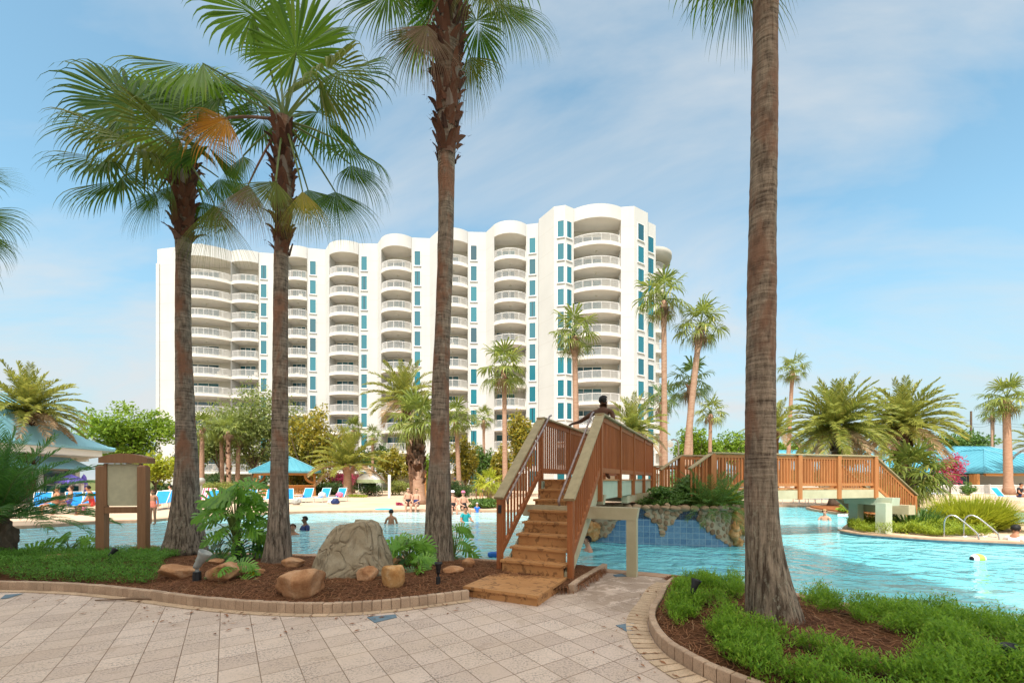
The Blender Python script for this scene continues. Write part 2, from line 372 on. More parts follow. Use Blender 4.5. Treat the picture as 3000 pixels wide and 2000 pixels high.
def bouldermat():
    t = NT('boulder'); q = t.pos()
    col = t.ramp(t.noise(q, 2.5, 6, .65, .6), [(.3, (.21, .15, .09)), (.52, (.33, .26, .17)), (.72, (.42, .35, .25))])
    a = t.math('ABSOLUTE', t.math('SUBTRACT', t.noise(t.pos((2.6, 2.6, .8)), 1.0, 2, .5, .9), .5))
    b = t.math('ABSOLUTE', t.math('SUBTRACT', t.noise(t.pos((2.4, 2.4, 2.6)), 1.0, 2, .5, .5), .5))
    g = t.math('MULTIPLY', t.ramp(a, [(0., 0.), (.05, 1.)]), t.ramp(b, [(0., .4), (.035, 1.)]))
    col = t.mix(t.math('MULTIPLY', t.math('SUBTRACT', 1.0, g), .28), col, (.15, .105, .06))
    col = t.mix(t.ramp(t.noise(q, 28, 4, .8), [(.52, 0.), (.7, .4)]), col, (.13, .10, .07))
    t.bump(t.math('ADD', g, t.math('MULTIPLY', t.noise(q, 9, 7, .7), .5)), .8, .035)
    return t.fin(col, .85, .2)
M['boulder'] = bouldermat()
M['fieldstone'] = leafmat('fieldstone', (.36, .25, .155), (.20, .13, .08), (.42, .38, .31), .0, .8, .2, 8)
M['goldstone'] = rockmat('goldstone', (.55, .30, .12), (.40, .17, .05), (.6, .42, .24), 6)
M['mortar'] = mat('mortar', (.42, .35, .25), None, 12, .9, .1, .3, .01)
def walltile():
    t = NT('wall_tile'); q = t.new('TexCoord').outputs['UV']
    b = t.new('TexBrick', i_Vector=q, i_Scale=1.0, i_Mortar_Size=.0045, i_Mortar_Smooth=.2, i_Bias=0.0, i_Brick_Width=.158, i_Row_Height=.158)
    b.offset = 0
    t.set(b, 'Color1', (.09, .21, .37)); t.set(b, 'Color2', (.18, .33, .48)); t.set(b, 'Mortar', (.28, .40, .48))
    n = t.ramp(t.noise(t.pos((1, 1, 1)), 9, 6, .7, 1.4), [(.35, 0.), (.65, .55)])
    col = t.mix(n, b.outputs[0], (.05, .10, .20))
    col = t.mix(b.outputs['Fac'], col, (.28, .40, .47))
    t.bump(b.outputs['Fac'], -.4, .006)
    return t.fin(col, .22, .5)
M['walltile'] = walltile()
M['bandtile'] = mat('bandtile', (.16, .34, .46), (.10, .24, .36), 9, .3, .5)
def water():
    t = NT('water'); q = t.pos((1, 1, 1))
    col = t.ramp(t.noise(q, .16, 3), [(.35, (.13, .50, .57)), (.65, (.24, .61, .65))])
    sx = t.new('SeparateXYZ', i_0=q).outputs
    sh = t.new('MapRange', i_0=t.math('SUBTRACT', sx[1], t.math('ABSOLUTE', sx[0])), i_1=10.0, i_2=20.0).outputs[0]
    left = t.new('MapRange', i_0=sx[0], i_1=3.0, i_2=-5.0).outputs[0]
    col = t.mix(t.math('MULTIPLY', left, .45), col, (.30, .52, .58))
    col = t.mix(t.math('MULTIPLY', t.math('MULTIPLY', sh, left), .8), col, (.62, .68, .64))   # shallow beach end: pale floor
    h1 = t.noise(t.pos((1.0, 1.15, 1), .35), 1.15, 2, .5, .9)
    h2 = t.noise(t.pos((1.0, 1.3, 1), -.5), 3.4, 3, .55, .7)
    h = t.math('ADD', h1, t.math('MULTIPLY', h2, .36))
    t.bump(h, 1.0, .42)
    return t.fin(col, .05, .5)
M['water'] = water(); M['water'].node_tree.nodes['Principled BSDF'].inputs['IOR'].default_value = 1.33
for nm, c in (('skin', (.56, .30, .20)), ('skin_tan', (.42, .20, .115)), ('skin_dark', (.115, .052, .03)), ('skin_brown', (.20, .098, .058)),
              ('hair_black', (.012, .01, .009)), ('hair_brown', (.07, .035, .018)), ('hair_blond', (.42, .28, .12)), ('hair_grey', (.45, .40, .33)),
              ('c_black', (.015, .015, .018)), ('c_white', (.8, .8, .8)), ('c_red', (.62, .05, .04)), ('c_teal', (.02, .30, .32)), ('c_navy', (.02, .035, .12)),
              ('c_yellow', (.75, .42, .03)), ('c_pink', (.75, .20, .32)), ('c_purple', (.16, .12, .50)), ('c_blue', (.03, .16, .55)), ('c_lime', (.4, .62, .10)),
              ('c_coral', (.85, .25, .16)), ('c_cyan', (.06, .55, .75)), ('panel', (.60, .54, .37))):
    M[nm] = mat(nm, c, tuple(k*.85 for k in c), 7, .6, .25)
M['canopy_grey'] = mat('canopy_grey', (.40, .375, .33), (.36, .335, .29), .5, .8, .2)  # soffit tone darkened, shade of the underside put into the colour
M['roof_pale'] = mat('roof_pale', (.24, .50, .60), (.20, .44, .54), .6, .4, .4)  # paler copy of the blue roof, grazing sky reflection put into the colour
# ------------------------------------------------------------------ the setting
def resample(pts, n):
    pts = [V(p) for p in pts]; L = [0]
    for a, b in zip(pts, pts[1:]): L.append(L[-1]+(b-a).length)
    out = []; k = 0
    for i in range(n):
        s = L[-1]*i/(n-1)
        while k < len(L)-2 and L[k+1] < s: k += 1
        out.append(pts[k].lerp(pts[k+1], (s-L[k])/max(1e-6, L[k+1]-L[k])))
    return out
def smooth(pts, it=2):
    pts = [V(p) for p in pts]
    for _ in range(it):
        o = [pts[0]]
        for a, b in zip(pts, pts[1:]): o += [a.lerp(b, .25), a.lerp(b, .75)]
        pts = o+[pts[-1]]
    return pts
WZ = -.10
m = MB(); m.add([(-1500, -300, -.55), (1500, -300, -.55), (1500, 2500, -.55), (-1500, 2500, -.55)], [(0, 1, 2, 3)])
struct('ground', m, M['grassland'])
m = MB(); m.add([(-46, 1, WZ), (60, 1, WZ), (60, 50, WZ), (-46, 50, WZ)], [(0, 1, 2, 3)]); struct('pool_water', m, M['water'])
# near shore line of the pool, left to right
near = smooth([(-40, 9.9, 0), (-13, 10.0, 0), (-7, 9.75, 0), G(1000, 1626), G(1250, 1630), G(1450, 1640), G(1600, 1652), G(1760, 1667), G(1900, 1678), G(2030, 1691), G(2250, 1722), G(2514, 1776), G(3000, 1850), (8.5, 3.9, 0), (30, 2.8, 0)], 2)
m = MB(); m.prism([(-40, -12)]+[(p.x, p.y) for p in near]+[(30, -12)], -.5, 0); struct('paved_walkway', m, M['pavers'])
def strip(name, line, w0, w1, z0, z1, mt, kind=True):
    """flat band running along a line, offset to its right-hand side"""
    m = MB(); vs = []
    n = len(line)
    for i, p in enumerate(line):
        t = (line[min(i+1, n-1)]-line[max(i-1, 0)]).normalized(); nn = V((t.y, -t.x, 0))
        vs += [p+nn*w0+UP*z0, p+nn*w0+UP*z1, p+nn*w1+UP*z1, p+nn*w1+UP*z0]
    fs = []
    for i in range(n-1):
        for k in range(4): fs.append((4*i+k, 4*i+4+k, 4*i+4+(k+1) % 4, 4*i+(k+1) % 4))
    m.add(vs, fs); return struct(name, m, mt) if kind else m.build(name, mt)
strip('pool_coping', near, -.03, .24, -.14, .012, M['coping'])
# far side: one deck slab whose edge follows the far shore, from the beach entry on the left to the lap side on the right
far = [(-60, 11.5, 0), (-22, 12.6, 0), G(60, 1541), G(190, 1533), G(306, 1525), G(430, 1523), G(500, 1516), G(592, 1512), G(700, 1505), G(844, 1499), G(959, 1496), G(1112, 1495), G(1227, 1493), G(1350, 1494), G(1460, 1495), G(1600, 1492), G(1800, 1487), G(2000, 1483), G(2170, 1481), G(2294, 1480), G(2400, 1480), G(2600, 1483), G(2800, 1489), G(2954, 1494), G(3200, 1504), (70, 18, 0)]
far = smooth(far, 1)
m = MB(); m.prism([(p.x, p.y) for p in far]+[(75, 62), (-65, 62)], -.5, -.005); struct('far_pool_deck', m, M['fardeck'])
strip('far_coping', [p for p in far], -.28, .04, -.12, .010, M['coping'])
m = MB(); m.prism([(-400, 62), (400, 62), (400, 2200), (-400, 2200)], -.5, -.03); struct('lawn_beyond', m, M['grassland'])

# ---- planting beds (mulch) with a mounded surface
def bedgrid(front, back, nu, nv, zf, zb, mound, seed, bump=.02):
    a = resample(front, nu); b = resample(back, nu); m = MB(); vs = []
    for i in range(nu):
        for j in range(nv):
            t = j/(nv-1); p = a[i].lerp(b[i], t)
            z = lerp(zf, zb, t)+mound*sin(pi*min(1, t*1.0))*min(1, i/12, (nu-1-i)/12)
            if 0 < j < nv-1: z += bump*noise.noise(V((p.x*2.2, p.y*2.2, seed)))+bump*.6*noise.noise(V((p.x*9, p.y*9, seed)))
            vs.append((p.x, p.y, z))
    m.add(vs, [(i*nv+j, (i+1)*nv+j, (i+1)*nv+j+1, i*nv+j+1) for i in range(nu-1) for j in range(nv-1)])
    return m, lambda s, t: a[int(s*(nu-1))].lerp(b[int(s*(nu-1))], t)
curbL = smooth([(-16, 6.3, 0), (-11, 6.5, 0), G(0, 1726), G(119, 1728), G(238, 1733.5), G(357, 1745), G(438, 1755), G(536, 1769), G(640, 1781), G(756, 1790), G(893, 1796), G(1012, 1794.5), G(1131, 1785.5), G(1250, 1771), G(1372, 1754)], 1)
frontL = [p+V((.0, .07, 0)) for p in curbL]+[V((-.3, 6.1, 0)), V((.45, 6.05, 0)), V((1.0, 6.35, 0)), V((1.42, 7.1, 0)), V((1.72, 7.75, 0))]
bl = [p for p in near if -14 < p.x < 1.75]
backL = [V((-16, 9.8, 0))]+[p+V((0, -.26, 0)) for p in bl]
bedL_m, bedL = bedgrid(frontL, backL, 300, 64, .085, .02, .10, 1)
struct('left_planting_bed', bedL_m, M['soil'], True)
curbR = smooth([(2.62, 6.75, 0), (2.32, 6.35, 0), G(1938, 1768), G(1909, 1810), G(1911, 1852), G(1948, 1908), G(2019, 1954), G(2101, 1999), (2.12, 2.95, 0), (3.0, 2.45, 0), (5.0, 2.2, 0), (9.0, 2.1, 0)], 2)
frontR = [p+V((.05, .0, 0)) for p in curbR]
br = [p for p in near if 2.7 < p.x < 9.0]
backR = [p+V((-.08, -.26, 0)) for p in br]
bedR_m, bedR = bedgrid(frontR, backR, 220, 64, .09, .02, .10, 2)
struct('right_planting_bed', bedR_m, M['soil'], True)
def bedz(fn, N=60):
    pass
def edging(name, label, line, L=.118, w=.075, h=.135, mt=None):
    n = max(2, int(sum((b-a).length for a, b in zip(line, line[1:]))/L)); q = resample(line, n+1); m = MB()
    for i in range(n):
        a, b = q[i], q[i+1]; d = (b-a).normalized(); c = (a+b)/2; ln = (b-a).length-.006
        R = Matrix.Rotation(atan2(d.y, d.x)+rnd(-.02, .02), 3, 'Z')
        hh = h+rnd(-.004, .004); bv = .008
        x, y = ln/2, w/2; P = []
        for z, e in ((-.05, 0), (hh-bv, 0), (hh, bv)):
            P += [(-x+e, -y+e, z), (x-e, -y+e, z), (x-e, y-e, z), (-x+e, y-e, z)]
        m.add([R@V(p)+c for p in P], [(0, 1, 5, 4), (1, 2, 6, 5), (2, 3, 7, 6), (3, 0, 4, 7), (4, 5, 9, 8), (5, 6, 10, 9), (6, 7, 11, 10), (7, 4, 8, 11), (8, 9, 10, 11)])
    return tag(m.build(name, M['edging']), label, 'brick edging')
random.seed(3)
edging('brick_edging', 'long curved edging of upright tan bricks in front of the left planting bed', curbL)
edging('brick_edging', 'short straight edging of upright bricks just right of the footbridge stairs', [G(1673, 1737), G(1700, 1716), G(1772, 1671)], .11, .09)
edging('brick_edging', 'rounded edging of upright tan bricks around the right palm and ferns', curbR)
def border(line, w, L, off):
    n = int(sum((b-a).length for a, b in zip(line, line[1:]))/L); q = resample(line, n+1); m = MB()
    for i in range(n):
        a, b = q[i], q[i+1]; d = (b-a).normalized(); nn = V((d.y, -d.x, 0)); g = .005
        a2 = a+nn*off+d*g; b2 = b+nn*off-d*g
        P = [a2, b2, b2+nn*w, a2+nn*w]
        m.add([p+UP*.004 for p in P]+[p+UP*.011 for p in P], [(0, 1, 5, 4), (1, 2, 6, 5), (2, 3, 7, 6), (3, 0, 4, 7), (4, 7, 6, 5)])
    return m
def flip(l): return l[::-1]
m = border(curbL, .10, .20, .045)
struct('left_paver_border', m, M['border'])
m = border(curbR, .24, .112, .05); struct('right_paver_border', m, M['border'])
m = MB()
for q in (((1804, 1832), (1858, 1824), (1856, 1861)), ((1075, 1808), (1158, 1800), (1163, 1808), (1097, 1824))):
    P = [G(*p) for p in q]
    n = len(P); m.add([p+UP*.002 for p in P]+[p+UP*.009 for p in P], [tuple(range(n, 2*n))]+[(i, (i+1) % n, (i+1) % n+n, i+n) for i in range(n)])
q = [(0, 1755), (15, 1742), (70, 1738), (25, 1752)]
P = [G(*p) for p in q]; m.add([p+UP*.008 for p in P], [(0, 3, 2, 1)])
q = [(1795, 1684), (1822, 1680), (1838, 1688), (1803, 1690)]
P = [G(*p) for p in q]; m.add([p+UP*.008 for p in P], [(0, 3, 2, 1)])
struct('blue_corner_tiles', m, M['blue_tile'])

# ---- height lookup of a bed surface (for standing things on it)
from mathutils.bvhtree import BVHTree
BV = [BVHTree.FromPolygons(q.v, q.f) for q in (bedL_m, bedR_m)]
def BZ(x, y):
    for b in BV:
        h = b.ray_cast(V((x, y, 5)), V((0, 0, -1)))
        if h[0]: return h[0].z
    return 0.0
def GB(u, v):
    p = G(u, v, .1)
    for _ in range(4): p = G(u, v, BZ(p.x, p.y))
    return p
# ---- pine straw on the beds
def straw(name, n, pick, label):
    m = MB()
    for _ in range(n):
        p = pick()
        if p is None: continue
        a = rnd(0, 2*pi); L = rnd(.05, .11); w = rnd(.0022, .004); d = V((cos(a), sin(a), 0)); s = V((-d.y, d.x, 0))*w
        b = a+rnd(-.6, .6); d2 = V((cos(b), sin(b), 0))
        z = lambda q, o: V((q.x, q.y, BZ(q.x, q.y)+o))
        o1 = rnd(.001, .03)
        p0 = z(p-d*L, rnd(.0, .012)); p1 = z(p, o1); p2 = z(p+d2*L, rnd(0, .025))
        m.add([p0-s, p0+s, p1-s, p1+s, p2], [(0, 1, 3, 2), (2, 3, 4)])
    return tag(m.build(name, M['straw']), label, 'pine straw', kind='stuff')
random.seed(5)
def pickL():
    while True:
        p = bedL(rnd(.45, .999), rnd(0, 1)**1.3)
        if p.x > -6.5: return p
straw('pine_straw', 19000, pickL, 'brown pine straw mulch covering the left planting bed')
def pickR(): return bedR(rnd(0, .95), rnd(0, 1))
straw('pine_straw', 13000, pickR, 'brown pine straw mulch around the foot of the right palm')
# ------------------------------------------------------------------ plants: generators
def frond(m, Cn, Hb, A, N, L, nseg=34, spread=150, droop=.5, ml=0, mp=1, steps=6, pr=.02, web=.5, cup=.12, rg=random, fray=.26, pet=True, fold=.8):
    Cn, Hb = V(Cn), V(Hb); A = V(A).normalized(); N = V(N); N = (N-A*N.dot(A)).normalized(); B = N.cross(A)
    if pet:
        mid = (Cn+Hb)/2+UP*(Hb-Cn).length*.10
        pts = [Cn.lerp(mid, t).lerp(mid.lerp(Hb, t), t) for t in (0, .25, .5, .75, 1)]
        m.tube(pts, [pr*1.5, pr*1.1, pr*.9, pr*.8, pr*.6], 5, mp, False)
    hz_ = max(0, 1-abs(A.z)*1.15)
    if A.z < -.6: spread = min(spread, 78)
    web *= max(.62, 1-.45*max(0, -A.z))
    sp = radians(spread); da = 2*sp/nseg
    for i in range(nseg):
        a = -sp+da*(i+.5)+rg.uniform(-.3, .3)*da
        l = L*(.60+.40*max(0, cos(a*.55))**1.3)*rg.uniform(1-fray, 1+fray*.4); cs = .24*L*max(0, cos(a))*hz_; l -= cs
        d = (A*cos(a)+B*sin(a)+N*cup*(1-cos(a))*.5-UP*fold*hz_*abs(sin(a))).normalized(); Sd = (B*cos(a)-A*sin(a))
        p = Hb+A*cs-UP*cs*.18; vs = []; fs = []; dr = droop*rg.uniform(.7, 1.3)
        for k in range(steps+1):
            t = k/steps; r = t*l
            wd = r*tan(da/2)*1.03 if t <= web else web*l*tan(da/2)*(.82*max(.0, 1-(t-web)/(1-web))**.9+.02)
            wd = min(wd, L*.045); ce = N*wd*(.5 if i % 2 else -.1)
            vs += [p-Sd*wd, p+ce, p+Sd*wd]
            d = (d+V((0, 0, -dr*max(0, t-(web-.06))*4.2*6/steps))).normalized(); p = p+d*(l/steps)
        for k in range(steps):
            b = 3*k; fs += [(b, b+3, b+4, b+1), (b+1, b+4, b+5, b+2)]
        m.add(vs, fs, ml)
def fancrown(m, Cn, R, n, nseg=16, steps=4, seed=0, ml=0, mp=1, md=2, dead=3, top=1.45, low=-.95, yell=0):
    rg = random.Random(seed); Cn = V(Cn)
    for i in range(n+dead):
        dd = i >= n; az = i*2.39996+rg.uniform(-.35, .35)
        f = (i+.5)/n
        el = lerp(top, low, f**.85)+rg.uniform(-.15, .15) if not dd else rg.uniform(-1.3, -1.0)
        dr = V((cos(az)*cos(el), sin(az)*cos(el), sin(el)))
        pl = R*rg.uniform(.40, .58)*(1 if not dd else .7)
        hb = Cn+dr*pl+UP*(-.14*pl*cos(el))
        A = (dr+V((0, 0, -.35-.35*f))).normalized() if not dd else V((dr.x*.3, dr.y*.3, -1))
        N = (UP-A*A.z); N = N.normalized() if N.length > .25 else V((cos(az), sin(az), .3))
        if A.z < -.75: N = V((cos(az), sin(az), .2))
        N = (N+V((rg.uniform(-.35, .35), rg.uniform(-.35, .35), 0))).normalized()
        frond(m, Cn+UP*(-.1*R*f), hb, A, N, R*rg.uniform(.50, .64), nseg, 135, .45+.6*f, md if dd else ml, mp, steps, R*.013, .52, .2, rg)
def feather(m, Cn, dr, L, n=34, ll=.42, ml=0, mp=1, sag=.9, rg=random, w=.020, ang=.9, vee=.35, steps=8, r0=.022):
    Cn = V(Cn); d = V(dr).normalized(); p = Cn.copy(); pts = [p.copy()]; dirs = [d.copy()]
    for k in range(steps):
        p = p+d*(L/steps); pts.append(p.copy()); dirs.append(d.copy())
        d = (d+V((0, 0, -sag*(k+1.2)/steps/steps*1.6))).normalized()
    m.tube(pts, [r0*(1-.85*i/steps) for i in range(steps+1)], 4, mp, False)
    for i in range(n):
        t = lerp(.10, .99, (i+.5)/n); q = t*steps; k = min(int(q), steps-1)
        o = pts[k].lerp(pts[k+1], q-k); T = dirs[k+1]
        sd = T.cross(UP); sd = sd.normalized() if sd.length > .1 else V((1, 0, 0)); nn = sd.cross(T)
        l = ll*(.35+.65*sin(pi*min(1, .12+t*.86))**.7)*rg.uniform(.85, 1.1)
        for s in (-1, 1):
            a = ang*rg.uniform(.85, 1.15)*(1.05-.5*t); e = (T*cos(a)+sd*s*sin(a)+nn*vee*rg.uniform(.4, 1.3)).normalized()
            tip = o+e*l+V((0, 0, -.22*l*rg.uniform(.5, 1.5))); md = o+e*l*.55; ws = (T*.8+nn*rg.uniform(-.6, .6)).normalized()*w
            m.add([o-ws*.6, o+ws*.6, md-ws, md+ws, tip], [(0, 1, 3, 2), (2, 3, 4)], ml)
def feathercrown(m, Cn, R, n, seed=0, ml=0, mp=1, md=None, top=1.45, low=-.55, leaf=32, ll=None, sag=.9, w=.03):
    rg = random.Random(seed)
    for i in range(n):
        f = (i+.5)/n; az = i*2.39996+rg.uniform(-.3, .3); el = lerp(top, low, f**.9)+rg.uniform(-.12, .12)
        dr = V((cos(az)*cos(el), sin(az)*cos(el), sin(el)))
        feather(m, Cn, dr, R*rg.uniform(.95, 1.15), leaf, ll or R*.17, md if (md is not None and f > .86) else ml, mp, sag*rg.uniform(.8, 1.2), rg, w)
def leafcloud(m, c, r, n, size, seed=0, ml=0, clumps=18, flat=.5, fill=.5):
    """leaves spread through clumps of uneven size inside an ellipsoid"""
    rg = random.Random(seed); c = V(c); cl = []
    for i in range(clumps):
        u = V((rg.gauss(0, 1), rg.gauss(0, 1), rg.gauss(0, 1))).normalized()*rg.uniform(.25, .88)
        cl.append((V((u.x*r[0], u.y*r[1], u.z*r[2])), rg.uniform(.22, .42)))
    tot = sum(k[1]**2 for k in cl)
    for p0, k in cl:
        for _ in range(int(n*k*k/tot)):
            u = V((rg.gauss(0, 1), rg.gauss(0, 1), rg.gauss(0, 1))).normalized()*(rg.random()**(1/3*(1+fill)) if rg.random() < .8 else rg.uniform(.9, 1.25))
            p = c+p0+V((u.x*r[0]*k, u.y*r[1]*k, u.z*r[2]*k))
            s = size*rg.uniform(.6, 1.25); n1 = V((rg.gauss(0, 1), rg.gauss(0, 1), rg.gauss(0, 1)+flat*2)).normalized()
            x = n1.orthogonal().normalized(); x.rotate(Matrix.Rotation(rg.uniform(0, 6.3), 3, n1)); y = n1.cross(x)
            m.add([p-x*s, p-y*s*.42-n1*s*.12, p+x*s, p+y*s*.42-n1*s*.12], [(0, 1, 2, 3)], ml)
def limbs(m, base, c, r, n, r0, seed=0, mt=0):
    rg = random.Random(seed); base = V(base); c = V(c); f = base.lerp(c, .55)
    f += V((rg.uniform(-.15, .15)*r[0], rg.uniform(-.15, .15)*r[1], -r[2]*.25))
    md = base.lerp(f, .5)+V((rg.uniform(-.1, .1), rg.uniform(-.1, .1), 0))*r[0]*.5
    m.tube([base-UP*.1, base+UP*.15, md, f], [r0*1.5, r0*1.1, r0*.9, r0*.8], 8, mt)
    for i in range(n):
        a = 2*pi*i/n+rg.uniform(-.4, .4); e = rg.uniform(.2, 1.1)
        tip = c+V((cos(a)*cos(e)*r[0]*.8, sin(a)*cos(e)*r[1]*.8, sin(e)*r[2]*.75-.1*r[2]))
        k = f.lerp(tip, .5)+V((rg.uniform(-.1, .1), rg.uniform(-.1, .1), .1))*r[0]
        m.tube([f, k, tip], [r0*.55, r0*.35, r0*.1], 5, mt, False)
def tree(name, label, u, v, d, wpx, hpx, n, size, mt, bark='bark_brown', seed=0, cat='tree', group=None, zbase=0, clumps=26, flat=.5, trunk=True, dep=.8, ub=None):
    c = W(u, v, d); r = (wpx/2/F*d, wpx/2/F*d*dep, hpx/2/F*d)
    b = V((W(ub or u, v, d).x, d, zbase)); t = thing(name, label, cat, b, 0, group)
    m = MB(); leafcloud(m, c, r, n, size, seed, 0, clumps, flat); m.build('crown' if trunk else 'foliage', M[mt], t)
    m = MB(); limbs(m, b, c, r, 7, max(.05, r[0]*.05), seed+1); m.build('trunk' if trunk else 'branches', M[bark], t)
    return t
def farpalm(name, label, u, vc, d, rpx, ub, kind='fan', tpx=14, seed=0, zb=0, mats=None, n=None, bark='bark_far', dead=3, boots=False, group='palms around the far pool deck', cat='palm tree', vb=None, low=None, flare=1.5):
    c = W(u, vc, d); R = rpx/F*d; xb = W(ub, 1400, d).x; b = V((xb, d, zb)); t = thing(name, label, cat, b, 0, group)
    tr = tpx/F*d/2; rg = random.Random(seed+9); m = MB(); pts = []; rr = []
    top = c-UP*R*.12; N = 14
    for i in range(N+1):
        f = i/N; p = b.lerp(top, f); p.x += (top.x-b.x)*(f*f-f)*.35*(1 if abs(top.x-b.x) > .5 else 0)
        pts.append(p); rr.append(tr*(1+(flare-1)*max(0, 1-f*9)+.0)*(1.12-.3*f)*rg.uniform(.96, 1.04)*(1.3 if f > .9 else 1))
    m.tube(pts, rr, 9, 0)
    if boots:
        for i in range(int(boots)):
            z = rg.uniform(.25, 1); p = b.lerp(top, z); a = i*2.4; o = V((cos(a), sin(a), 0)); s = V((-o.y, o.x, 0))*tr*.5
            q = p+o*tr*.95; m.add([q-s, q+s, q+o*tr*.55+UP*tr*1.1+s*.6, q+o*tr*.55+UP*tr*1.1-s*.6, q+o*tr*.2-UP*tr*.2], [(0, 1, 2, 3), (0, 3, 2, 1)], 0)
    else:
        for i in range(14):
            z = rg.uniform(.88, .985); p = b.lerp(top, z); a = i*2.4; o = V((cos(a), sin(a), 0)); s = V((-o.y, o.x, 0))*tr*.45
            q = p+o*tr*.9; m.add([q-s, q+s, q+o*tr*.9+UP*tr*1.6+s*.4, q+o*tr*.9+UP*tr*1.6-s*.4], [(0, 1, 2, 3)], 0)
    m.build('trunk', M[bark], t, True)
    m = MB()
    if kind == 'fan':
        mats = mats or ('far_fan', 'petiole', 'fan_dead'); fancrown(m, c, R, n or 26, 15, 4, seed, 0, 1, 2, dead, low=-.9 if low is None else low)
    else:
        mats = mats or ('feather', 'petiole', 'feather_dry'); feathercrown(m, c-UP*R*.05, R, n or 42, seed, 0, 1, 2, 1.45, -.5 if low is None else low, 40, R*.23, 1.15, max(.014, R*.013))
    m.build('crown', [M[k] for k in mats], t)
    return t

# ------------------------------------------------------------------ the four big fan palms in the foreground
def bigtrunk(t, prof, mt, seed, rings=90, name='trunk'):
    """prof: list of (u_center, v, width_px) at depth d -> tapered trunk with a ridged, uneven skin"""
    d, P = prof; pts = []; rr = []
    zs = [(H+(V0-v)/F*d, (u-1500)/F*d, w/F*d/2/sqrt(1+((u-1500)/F)**2)) for u, v, w in P]
    def at(z):
        for a, b in zip(zs, zs[1:]):
            if z <= b[0]:
                f = max(0, (z-a[0])/(b[0]-a[0])); return lerp(a[1], b[1], f), lerp(a[2], b[2], f)
        return zs[-1][1], zs[-1][2]
    z0, z1 = zs[0][0], zs[-1][0]; m = MB()
    for i in range(rings+1):
        f = i/rings; z = z0+(z1-z0)*(f*.8+.2*f*f) if z1-z0 > 2 else lerp(z0, z1, f)
        xs = [at(z+o) for o in (-.35, -.15, 0, .15, .35)]; x = sum(k[0] for k in xs)/5; r = sum(k[1] for k in xs)/5 if z > z0+.35 else at(z)[1]
        pts.append((x, d, z)); rr.append(r)
    rg = random.Random(seed); rj = [rg.uniform(-.03, .03) for _ in range(rings+1)]
    def wob(i, a):
        z = pts[i][2]; q = V((cos(a)*1.3, sin(a)*1.3, z*1.1+seed*7))
        k = 1+.05*noise.noise(q*1.6)+.025*noise.noise(V((cos(a)*6, sin(a)*6, z*1.2)))+rj[i]*(.6 if z > 1.8 else .15)
        if z < z0+.5: k += .05*noise.noise(V((cos(a)*3.5, sin(a)*3.5, seed)))*(z0+.5-z)*3
        return k
    m.tube(pts, rr, 40, 0, True, wob)
    m.build(name, mt, t, True)
    return pts, rr
def bootsheath(t, pts, rr, z0, z1, n, seed, size=.16):
    rg = random.Random(seed); m = MB()
    for i in range(n):
        z = lerp(z0, z1, (i+.5)/n)+rg.uniform(-.05, .05); k = min(range(len(pts)), key=lambda j: abs(pts[j][2]-z))
        a = i*2.39996+rg.uniform(-.5, .5); o = V((cos(a), sin(a), 0)); s = V((-o.y, o.x, 0)); p = V(pts[k]); p.z = z
        r = rr[k]; L = size*rg.uniform(.7, 1.5); w = size*rg.uniform(.35, .6); out = rg.uniform(.25, .8); tw = rg.uniform(-.5, .5)
        b0 = p+o*r*.92; vs = []; d = (UP*(1-out*.4)+o*out*.5+s*tw*.3).normalized(); q = b0-UP*L*.3
        for j in range(5):
            f = j/4; ww = w*(1.1-.65*f)*(1 if j < 4 else .6); th = o*.02
            vs += [q-s*ww, q+th+o*ww*.25, q+s*ww]; q = q+d*L/3.2
            d = (d+o*out*.35*rg.uniform(-.2, 1)+UP*rg.uniform(-.35, .1)+s*tw*.25).normalized()
        fs = []
        for j in range(4): fs += [(3*j, 3*j+1, 3*j+4, 3*j+3), (3*j+1, 3*j+2, 3*j+5, 3*j+4)]
        m.add(vs, fs)
        for j in range(2):         # torn fibres
            e = q+V((rg.uniform(-1, 1), rg.uniform(-1, 1), rg.uniform(-.6, .6)))*L*.35; g = s*.006
            m.add([q-g, q+g, e], [(0, 1, 2)])
    m.build('old_leaf_bases', M['boots'], t)
DEF = dict(nseg=44, steps=8)
def hand(t, Cn, u, v, dz, ax, nrm, L, mt='fan', droop=.5, spread=150, pm='petiole', label=None, web=.56, pr=.022, cup=.12, seed=0, d0=0, fray=.12):
    """one frond whose hub is seen at photo pixel (u, v), dz metres nearer (-) or farther (+) than the trunk"""
    if ax[2] < -.55: L *= .96; spread = min(spread, 66)
    hb = W(u, v, d0+dz); m = MB(); rg = random.Random(int(u*7+v*3))
    frond(m, Cn, hb, ax, nrm, L, 50, spread, droop, 0, 1, 9, pr, web, cup, rg, fray)
    o = m.build('frond', [M[mt], M[pm]], t)
    if label: o['label'] = label
    return o
